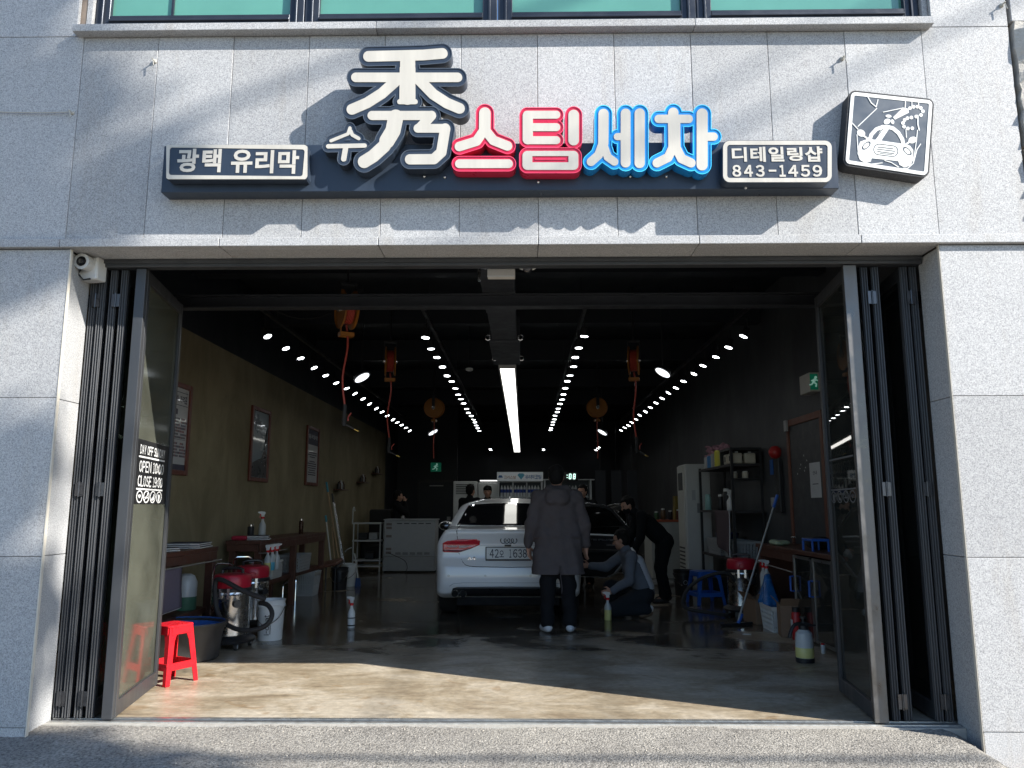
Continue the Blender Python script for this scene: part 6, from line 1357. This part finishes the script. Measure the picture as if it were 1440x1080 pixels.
for i, (x, c_, h_) in enumerate(((.15, (.05, .12, .06), .16), (.28, (.10, .06, .03), .22), (.42, (.03, .03, .035), .18), (.58, (.12, .04, .03), .20), (.72, (.06, .05, .03), .24))): can('bottle', ['green-capped', 'brown', 'black', 'reddish', 'amber'][i] + ' bottle in the row on the white counter', (2.45+x, 10.15, 1.091), .045, h_, M('counter_bottle_%d' % i, c_, .35), None, 'bottle')
t = thing('carton_stack', 'yellow cartons stacked on the white counter beside the air conditioner', 'cartons', (3.12, 10.35, 1.091)); MB().bx(-.14, .14, -.12, .12, 0, .24).build('carton', M('carton_yellow', (.22, .17, .04), .7), t, bevel=.004); MB().bx(-.13, .13, -.12, .12, .242, .46).build('carton', M('carton_yellow'), t, bevel=.004)
# dark coats / banners hanging at the back right
for i, x in enumerate((1.95, 2.35, 2.75)):
    t = thing('hanging_banner', ['left', 'middle', 'right'][i] + ' dark grey banner hanging at the back right', 'banner', (x, 14.5, 1.0), group='dark banners at the back'); MB().bx(-.13, .13, 0, .02, 0, 1.25).build('cloth', M('banner_grey', (.045, .05, .06), .8), t); MB().cyl((0, .01, 1.25), (0, .01, 3.3), .006, n=6).build('cord', HEADM, t)
t = thing('hose_coil', 'pale hose coil lying on the floor by the white counter', 'hose', (2.35, 8.6, 0)); MB().tube([((.26-.006*k*.3)*math.cos(k*.35), (.26-.006*k*.3)*math.sin(k*.35), .02+.004*(k % 7)+.012*(k//18)) for k in range(60)], .015, 7).build('coil', GREYP, t, True)
# rack
RKX, RY0, RY1 = 2.9, 5.65, 7.6
t = thing('storage_rack', 'black steel storage rack with bottles and baskets against the right wall', 'rack', (RKX, RY0, 0)); RK = M('rack_black', (.012, .013, .015), .5)
for x in (0, .40):
    for y in (0, RY1-RY0): MB().bx(x-.018, x+.018, y-.018, y+.018, 0, 1.96 if y > 1 else 2.16).build('post', RK, t)
for z in (.63, 1.29, 1.94): MB().bx(-.02, .42, .02, RY1-RY0-.02, z-.035, z).build('shelf', M('rack_shelf', (.03, .028, .03), .6), t)
MB().bx(-.02, .42, -.02, .55, 2.13, 2.16).build('cubby_top', RK, t); MB().bx(-.018, .42, .53, .55, 1.94, 2.13).build('cubby_side', RK, t); MB().bx(-.02, .42, -.015, .25, 1.72, 1.735).build('small_shelf', RK, t)
for i, (y, c_, r_, h_, cap) in enumerate(((1.82, (.42, .44, .45), .055, .23, None), (1.60, (.05, .20, .46), .06, .24, None), (1.36, (.30, .32, .33), .055, .26, None), (1.10, (.62, .58, .06), .065, .30, None), (.82, (.30, .33, .38), .05, .27, None))):
    can('chemical_bottle', ['clear', 'blue', 'grey', 'yellow', 'pale'][i] + ' chemical bottle on the top shelf of the black rack', (RKX+.10, RY0+y, 1.941), r_, h_, M('chem_%d' % i, c_, .35), M('pink_cap', (.42, .22, .27), .6), 'bottle')
tt = thing('pink_cloths', 'heap of pink cloths on the bottles at the top of the rack', 'cloths', (RKX+.14, RY0+1.45, 2.17)); rg = random.Random(9); v = Vol((-.2, -.55, -.08), (.25, .6, .26), .014)
for k in range(30): v.ell((rg.uniform(-.06, .12), rg.uniform(-.42, .42), .03+rg.uniform(0, .11)), (rg.uniform(.03, .06), rg.uniform(.03, .07), rg.uniform(.02, .04)), .02)
v.obj('cloth', M('dusty_pink', (.36, .20, .25), .9, var=.25, scale=25, bump=.8, bscale=40), tt, 1)
def jug(label, loc, s=1.):
    t = thing('jerrycan', label, 'jug', loc); MB().bx(-.08*s, .08*s, -.09*s, .09*s, 0, .15*s).build('body', M('ivory_plastic', (.50, .47, .38), .45), t, bevel=.02); MB().cyl((.02, 0, .15*s), (.02, 0, .175*s), .022*s, n=12).build('cap', WHITEP, t); MB().bx(-.0815*s, -.0805*s, -.03*s, .03*s, .04*s, .11*s).build('label', M('black_print'), t); return t
jug('ivory jug at the near front of the rack cubby', (RKX+.09, RY0+.13, 1.941)); jug('ivory jug farther in, in the rack cubby', (RKX+.09, RY0+.38, 1.941)); jug('ivory jug behind the near one on the rack cubby', (RKX+.28, RY0+.15, 1.941))
for i in range(2): can('jar', ['near', 'far'][i] + ' white jar on the small rack shelf under the cubby', (RKX+.08+.12*(1-i), RY0+.06+.12*i, 1.736), .045, .10, M('ivory_plastic'), None, 'jar')
can('bottle', 'pale teal bottle at the far end of the middle rack shelf', (RKX+.06, RY0+1.72, 1.291), .05, .25, M('pale_teal', (.28, .48, .46), .4), M('pale_teal'), 'bottle'); can('bottle', 'black bottle on the middle rack shelf', (RKX+.10, RY0+.75, 1.291), .05, .32, BLKP, None, 'bottle'); spray('white pump bottle on the middle rack shelf', (RKX+.07, RY0+.42, 1.291), R(180), .2, .05, WHITEP, trig=WHITEP, group='bottles on the rack')
can('bottle', 'white-striped black bottle on the middle rack shelf', (RKX+.07, RY0+.98, 1.291), .04, .24, BLKP, None, 'bottle')
drape('dark mauve towel with white hem hanging from the middle rack shelf', (RKX-.035, RY0+.95, 1.29), (RKX-.035, RY0+.15, 1.29), 1.29, .50, M('mauve_towel', (.09, .065, .075), .95, bump=.6), slope=-.25)
basket('storage_basket', 'grey lattice basket on the bottom rack shelf, far side', (RKX+.18, RY0+1.25, .631), .36, .80, .24, GREYP, 4, 10); basket('storage_basket', 'grey lattice basket on the bottom rack shelf, near side', (RKX+.19, RY0+.36, .631), .36, .60, .24, GREYP, 4, 8)
t = thing('blue_bowl', 'dark blue bowl behind the far lattice basket', 'bowl', (RKX+.22, RY0+1.25, .80)); MB().lathe([(.10, 0), (.17, .10), (.175, .15), (.165, .15), (.09, .015), (.001, .012)], 24).build('bowl', M('dark_blue', (.015, .03, .12), .4), t, True)
t = thing('crate', 'black lattice crate on the floor under the rack', 'crate', (RKX+.05, RY0+1.35, 0))
tag(t, 'black lattice crate on the floor under the rack', 'crate'); MB().bx(-.18, .22, -.3, .3, .0, .30).build('box', BLKP, t, bevel=.01); MB().tube(smooth_path([(-.19, -.1, .28), (-.24, -.08, .36), (-.24, .08, .36), (-.19, .1, .28)]), .008, 6).build('handle', GREYP, t, True)
pb2 = pail('bucket', 'black bucket with a white logo mark on the floor by the rack', (2.47, 7.1, 0), BLKP, .38, .125, .155); MB().tube([(.03*math.cos(a), -.150, .2+.03*math.sin(a)) for a in [k*.5 for k in range(14)]], .005, 5).bx(.05, .12, -.147, -.143, .194, .208).build('logo_mark', GREYP, pb2)
stool('plastic_stool', 'blue plastic stool turned beside the hose of the right vacuum', (2.56, 6.05, 0), R(12), BLUEP, .45, .17, .21)
t = thing('detergent_jug', 'white jug with green and blue label behind the vacuum hose', 'jug', (2.86, 5.55, 0)); MB().bx(-.10, .10, -.09, .09, 0, .34).build('body', MILK, t, bevel=.03); MB().bx(-.102, -.1005, -.06, .06, .06, .16).build('label', M('label_cyan', (.06, .30, .45), .5), t); MB().bx(-.102, -.1005, -.06, .06, .165, .24).build('label', M('label_green', (.16, .34, .10), .5), t)
VR = Vector((2.76, 4.88, 0)); hp = [at(px, py, Y=y)-VR for px, py, y in ((1040, 820, 4.75), (1028, 806, 4.7), (1000, 812, 4.7), (978, 826, 4.7), (969, 845, 4.65), (975, 858, 4.6), (1005, 863, 4.55))]
hp2 = hp + [Vector((hp[-1].x+.25, hp[-1].y+.05, .03)), Vector((hp[-1].x+.32, hp[-1].y+.3, .03))]
for q in hp2: q.z = max(q.z, .026)
vacuum('steel drum vacuum with red head on the right by the wooden cabinet', VR, R(-15), smooth_path(hp2), False)
# squeegee
b_ = at(1038, 872, Y=3.98); tp = at(1093, 696, Y=4.1); t = thing('squeegee', 'long steel floor squeegee with blue grip leaning on the cabinet', 'squeegee', (b_.x, b_.y, 0)); top_ = tp-Vector((b_.x, b_.y, 0))
MB().cyl((0, 0, .06), top_, .0125, n=10).build('shaft', M('dull_steel'), t, True); MB().cyl(top_*.90, top_, .018, n=10).build('grip', BLUEP, t, True); MB().cyl((0, 0, .03), top_*.09, .020, n=10).build('socket', BLUEP, t, True); MB().box((-.02, 0, .022), (.44, .04, .03), (0, 0, R(24))).build('blade_holder', BLKP, t, bevel=.008); MB().box((-.02, 0, .006), (.44, .008, .012), (0, 0, R(24))).build('rubber', BLKR, t)
t = thing('paper_scrap', 'small white paper scrap on the floor by the squeegee', 'paper', at(1049, 892, Z=.001)); MB().prism([(-.05,-.03),(.04,-.05),(.06,.01),(.0,.04)], .001, .006, 'z').build('sheet', WHITEP, t)
# wooden cabinet with glass doors
CX, CY0, CY1, CH = 2.88, 2.15, 4.55, .90
t = thing('wooden_cabinet', 'dark wooden cabinet with aluminium-framed glass doors along the right wall', 'cabinet', (CX, CY0, 0)); LC = CY1-CY0
MB().bx(-.02, .46, -.02, LC+.02, CH-.045, CH).build('top', WOODB, t, bevel=.005); MB().bx(.02, .44, LC-.06, LC, 0, CH-.047).build('end_panel', WOODB, t, bevel=.004); MB().bx(.02, .44, 0, .06, 0, CH-.047).build('end_panel', WOODB, t, bevel=.004); MB().bx(.42, .44, .06, LC-.06, 0.03, CH-.05).build('back', M('cabinet_dark', (.03, .015, .012), .6), t); MB().bx(.0, .42, .06, LC-.06, .02, .05).build('bottom', WOODB, t)
MB().bx(0, .05, LC-.09, LC-.0, 0, CH-.047).build('post', WOODB, t, bevel=.004); MB().bx(0., .03, LC*.45, LC-.09, CH-.14, CH-.047).build('apron', WOODB, t, bevel=.003); MB().bx(.05, .42, LC*.52, LC*.55, 0.05, CH-.05).build('divider', WOODB, t)
for k, (y0, y1) in enumerate(((.06, .56), (.58, 1.10))):
    o = MB().bx(-.024, -.004, y0, y0+.03, .03, CH-.06).bx(-.024, -.004, y1-.03, y1, .03, CH-.06).bx(-.022, -.004, y0+.03, y1-.03, .03, .06).bx(-.022, -.004, y0+.03, y1-.03, CH-.09, CH-.06).build('door', M('door_alu', (.35, .35, .34), .35, .9), t); MB().bx(-.016, -.010, y0+.031, y1-.031, .061, CH-.091).build('pane', glassmat('cabinet_glass', (.30, .36, .36), .12, .04), o)
    hy = y1-.02; MB().tube([(-.026, hy, .62), (-.065, hy, .62), (-.065, hy, .47), (-.026, hy, .47)], .011, 6).build('handle', BLUEP, o, True)
MB().bx(.1, .36, .2, .95, .06, .36).build('stored_goods', M('teal_packs', (.02, .09, .12), .5, var=.8, scale=14), t, bevel=.01)
def loose(label, loc, w, d, h_, mat, name, cat):
    t = thing(name, label, cat, loc); rg = random.Random(len(label)); v = Vol((-w, -d, -.02), (w, d, h_*2+.05), .012)
    for k in range(12): v.ell((rg.uniform(-.5, .5)*w, rg.uniform(-.5, .5)*d, h_*.4+rg.uniform(0, .4)*h_), (w*rg.uniform(.2, .4), d*rg.uniform(.2, .4), h_*rg.uniform(.3, .6)), .02)
    v.D = np.maximum(v.D, -v.Z+.001); v.obj('cloth', mat, t, 1); return t
loose('dark crumpled cloth on the cabinet top by the wall', (CX+.25, CY0+1.1, CH), .22, .35, .10, M('black_cloth', (.012, .012, .014), .9), 'cloth_heap', 'cloth'); loose('white and green packet on the cabinet top', (CX+.12, CY0+1.9, CH), .13, .22, .05, M('packet', (.30, .36, .24), .5, var=.9, scale=9), 'packet', 'packet')
loose('grey cloth at the far end of the cabinet top', (CX+.2, CY0+2.2, CH), .12, .16, .045, M('grey_cloth', (.13, .12, .15), .9), 'cloth_heap', 'cloth')
t = thing('blue_caddy', 'blue plastic frame on the cabinet top beside the door leaf', 'caddy', (CX+.10, CY0+.75, CH)); MB().bx(-.09, .09, -.14, .14, .10, .125).bx(-.09, -.07, -.14, -.12, 0, .10).bx(.07, .09, -.14, -.12, 0, .10).bx(-.09, -.07, .12, .14, 0, .10).bx(.07, .09, .12, .14, 0, .10).build('frame', BLUEP, t, bevel=.005)
t = thing('bottle_rail', 'thin steel rail across the open bay of the wooden cabinet', 'rail', (CX-.03, CY0+1.12, .66)); MB().cyl((0, 0, 0), (0, 1.28, .02), .007, n=8).build('rail', M('dull_steel', (.30, .30, .29), .5, .8), t)
for i in range(2): spray(['near', 'far'][i] + ' clear spray bottle hung on the cabinet rail', (CX-.035, CY0+1.98+.12*i, .40), R(190), .23, .045, MILK, trig=RED)
v = Vol((-.3, -.4, -.02), (.3, .4, .5), .012); rg = random.Random(4)
t = thing('plastic_bag', 'blue plastic bag slumped in the white basket under the cabinet rail', 'bag', (CX-.06, CY0+1.82, .22))
for k in range(14): v.limb((rg.uniform(-.1, .1), rg.uniform(-.2, .2), .05), (rg.uniform(-.02, .02), rg.uniform(.02, .08), .33), rg.uniform(.04, .07), .02, .02)
v.obj('bag', M('blue_film', (.02, .13, .36), .22, var=.3, scale=16, bump=.9, bscale=30), t, 1)
basket('laundry_basket', 'white perforated basket on the floor before the wooden cabinet', (CX-.08, CY0+1.55, 0), .24, .42, .27, WHITEP, 4, 8, R(0), .82)
CARDB = M('cardboard', (.22, .14, .09), .8, var=.15, scale=20)
def carton(label, loc, rz, w, d, h_):
    t = thing('cardboard_box', label, 'box', loc, rz); MB().bx(-w/2, w/2, -d/2, -d/2+.006, 0, h_).bx(-w/2, w/2, d/2-.006, d/2, 0, h_).bx(-w/2, -w/2+.006, -d/2+.006, d/2-.006, 0, h_).bx(w/2-.006, w/2, -d/2+.006, d/2-.006, 0, h_).bx(-w/2, w/2, -d/2, d/2, 0, .005).build('box', CARDB, t)
    MB().box((-w/2-.03, 0, h_+.03), (.10, d*.98, .005), (0, R(50), 0)).build('flap', CARDB, t); MB().box((0, -d/2-.03, h_+.03), (w*.98, .10, .005), (R(-50), 0, 0)).build('flap', CARDB, t); return t
carton('open cardboard box on the floor left of the white perforated basket', (CX-.10, CY0+2.13, 0), R(8), .24, .36, .28); carton('open cardboard box between white basket and cabinet doors', (CX-.06, CY0+1.18, 0), R(-10), .22, .26, .33)
t = can('red_bottle', 'red bottle with white label on the floor by the cabinet door', (CX-.08, CY0+.93, 0), .045, .32, M('red_bottle', (.40, .02, .02), .35), BLKP, 'bottle'); MB().bx(-.0455, -.044, -.03, .03, .1, .2).build('label', WHITEP, t)
# pump sprayer
t = thing('pump_sprayer', 'clear pump sprayer with yellow liquid on the floor at the right', 'sprayer', (2.47, 1.93, 0)); MB().lathe([(.078, 0), (.080, .02), (.080, .04)], 24).build('foot', BLKP, t, True); MB().lathe([(.076, .04), (.077, .20), (.070, .245), (.045, .27), (.034, .28)], 24).build('tank', MILK, t, True); MB().lathe([(.0775, .042), (.0785, .05), (.0785, .125), (.0772, .127)], 24, cap=False).build('liquid', YEL, t, True); MB().lathe([(.038, .275), (.042, .28), (.042, .31), (.025, .318), (.022, .34)], 18).build('collar', BLKP, t, True); MB().cyl((0, 0, .34), (0, 0, .37), .012, n=8).cyl((0, 0, .37), (0, 0, .385), .03, n=14).build('pump_knob', BLKP, t, True); MB().tube(smooth_path([(.05, 0, .315), (-.06, -.02, .325), (-.11, -.03, .29), (-.145, -.04, .21)]), [.016]*15+[.014], 8).build('handle', BLKP, t, True); MB().cyl((.05, 0, .31), (.11, .0, .312), .012, .006, 8).build('nozzle', BLKP, t, True)
can('white_cap_bottle', 'small white capped bottle lying near the cabinet foot', (CX-.10, CY0+.18, 0), .02, .09, WHITEP, RED, 'bottle')
# door in the right wall with brown frame, exit sign, notice, alarm
dy0, dy1, dz = 3.45, 4.62, 2.42; t = thing('side_door', 'dark grey side door in a brown frame in the right wall', 'door', (RX-.002, dy0, 0)); BRF = M('brown_frame', (.15, .055, .032), .5, var=.2)
MB().bx(-.03, 0, 0, .07, 0, dz).build('frame', BRF, t, bevel=.004); MB().bx(-.03, 0, dy1-dy0-.07, dy1-dy0, 0, dz).build('frame', BRF, t, bevel=.004); MB().bx(-.03, 0, .07, dy1-dy0-.07, dz-.08, dz).build('frame', BRF, t, bevel=.004); MB().bx(-.012, 0, .072, dy1-dy0-.072, 0, dz-.082).build('door_leaf', M('door_charcoal', (.045, .048, .053), .5, var=.15), t)
MB().bx(-.06, -.031, dy1-dy0-.10, dy1-dy0-.01, dz-.14, dz+.0).build('door_closer', GREYP, t, bevel=.004); MB().cyl((-.013, dy1-dy0-.14, .98), (-.08, dy1-dy0-.14, .98), .012, n=8).cyl((-.075, dy1-dy0-.14, .98), (-.075, dy1-dy0-.26, .98), .011, n=8).build('lever_handle', STEEL, t, True)
p = at(1147, 675, X=RX-.014); nt_ = MB().bx(-.016, -.0125, p.y-dy0-.16, p.y-dy0+.16, p.z-.20, p.z+.20).build('paper_notice', M('paper_white', (.52, .53, .54), .7), t)
g = MB(); line_into(g, '안내', 0, .12, 0, .045, 0, .02); g.v = [(-.0165, p.y-dy0+.06-v_[0], p.z+.06+v_[2]) for v_ in g.v]; g.build('notice_title', PRINT, nt_); MB().bx(-.0168, -.0162, p.y-dy0-.09, p.y-dy0+.09, p.z-.05, p.z-.04).build('notice_line', PRINT, nt_)
rg = random.Random(3)
for k in range(7): y_, z_ = rg.uniform(.55, .95), rg.uniform(1.55, 1.95); MB().box((-.0135, y_, z_), (.002, .02, .012), (rg.uniform(0, 3), 0, 0)).build('tape_scrap', WHITEP, t)
p = at(1134, 540, X=RX-.1); t = thing('exit_sign', 'green and white exit sign box high on the right wall', 'exit sign', p); MB().bx(-.02, .098, -.16, .16, -.11, .11).build('box', M('exit_case', (.45, .45, .42), .5), t, bevel=.006); g = MB().bx(-.09, .09, -.002, 0, -.075, .075); o = MB().bx(-.018, .07, -.163, -.1605, -.09, .09).build('sign_face', EXG, t); g = MB(); runner(g, -.166, .9); g.v = [(v_[0]+.03, v_[1], v_[2]) for v_ in g.v]; g.build('running_figure', EXW, t, True)
p = at(1090, 636, X=RX-.06); t = thing('fire_alarm', 'red ball fire extinguisher on a dark bracket on the right wall', 'fire extinguisher', p); MB().ball((0, 0, 0), .085, 18, 12).build('ball', M('fire_red', (.38, .02, .02), .35), t, True); MB().bx(.0, .058, -.10, .10, -.78, -.09).build('bracket', BLKP, t, bevel=.008)
p = at(1085, 657, X=RX-.01); t = thing('blue_notice', 'small blue notice card on the right wall', 'notice', p); MB().bx(-.004, .004, -.06, .06, -.10, .10).build('card', M('notice_blue', (.03, .12, .40), .5), t)
p = at(1088, 706, X=RX-.02); t = thing('wall_socket', 'white socket box on the right wall beside the rack', 'socket', p); MB().bx(-.02, .018, -.06, .06, -.06, .06).build('plate', GREYP, t, bevel=.006)
p = at(947, 635, Y=12.6); t = thing('wall_sign', 'narrow tan sign board on the dark wall above the counter', 'sign', p); MB().bx(-.09, .09, 0, .02, -.30, .30).build('board', M('tan_board', (.09, .065, .05), .6), t)
# ================================================================== off to the right of the photographer: tree, pole and cables whose shadows reach the front
S_ = Vector((1.95, -1.0, 1.42))
BARK = M('bark', (.10, .075, .055), .9, var=.3, bump=.6); LEAF = M('leaf', (.055, .085, .030), .6, var=.35, scale=3)
def tree():
    c = Vector((-4.6, F, 2.3)) + S_*7.6
    t = thing('street_tree', 'tall leafy tree by the road, its shadow falling on the left pillar', 'tree', (c.x+.4, c.y-.2, -.3))
    rng = random.Random(5); o = Vector((c.x+.4, c.y-.2, -.3)); top = c - o
    tr = MB(); tr.tube([(0, 0, 0), (.05, .02, 3), (top.x*.6, top.y*.6, 6.5), (top.x, top.y, top.z), (top.x, top.y, top.z+2.6)], [.22, .18, .13, .08, .02], 10)
    V = []; Fc = []
    for i in range(80):
        a = rng.uniform(0, 6.28); z0 = top.z + rng.uniform(-3.3, 2.6); L = rng.uniform(.9, 1.9)*(1 - max(0, z0-top.z)/4.5)
        b0 = Vector((top.x, top.y, z0)); d = Vector((math.cos(a), math.sin(a)*.28, rng.uniform(.1, .6))).normalized(); L *= .62+.38*abs(math.cos(a))
        pts = [b0 + d*L*k/4 + Vector((0, 0, -.10*(k/4)**2*L)) for k in range(5)]
        tr.tube(pts, [.035, .028, .02, .012, .005], 5)
        for k in range(400):
            u = rng.uniform(.25, 1.05); p = b0 + d*L*u + Vector((rng.gauss(0, .13), rng.gauss(0, .09), rng.gauss(0, .13)-.10*u*u*L))
            n1 = Vector((rng.gauss(0, 1), rng.gauss(0, 1), rng.gauss(0, 1))).normalized(); n2 = n1.orthogonal().normalized(); s = rng.uniform(.08, .14)
            q = len(V); V += [p-n1*s, p+n2*s*.45, p+n1*s, p-n2*s*.45]; Fc.append((q, q+1, q+2, q+3))
    tr.build('trunk', BARK, t, True); m = MB(); m.add(V, Fc); m.build('crown', LEAF, t)
tree()
def cable(label, pa, pb, ta, r=.02, ext=9):
    """horizontal cable whose shadow passes photo points pa, pb on the facing"""
    A = at(*pa, Y=F); Bp = at(*pb, Y=F); tb = ta - (Bp.z-A.z)/1.42
    P = A + S_*ta; Q = Bp + S_*tb; d = (Q-P).normalized(); a, b = P - d*ext, Q + d*ext; n = 24
    pts = [a.lerp(b, i/n) + Vector((0, 0, .15*(2*i/n-1)**2)) for i in range(n+1)]
    o = MB().tube(pts, r, 6).build('overhead_cable', BLKR, None, True); tag(o, label, 'cable', 'overhead cables'); return a, b
e1 = cable('overhead cable whose shadow crosses the stone left of the sign', (150, 208), (490, 85), 7.6, .038)
e2 = cable('overhead cable whose shadow crosses the stone near the emblem sign', (1010, 190), (1400, 10), 8.0, .028)
e3 = cable('overhead cable whose shadow touches the top of the blue letters', (960, 150), (1120, 60), 8.6, .022)
o = MB().tube([(-14+i*1.4, -.55-7.4/1.42, 7.25+.1*((i-10)/10)**2) for i in range(21)], .028, 6).build('overhead_cable', BLKR, None, True)
tag(o, 'overhead cable along the road whose shadow lies across the ramp', 'cable', 'overhead cables')
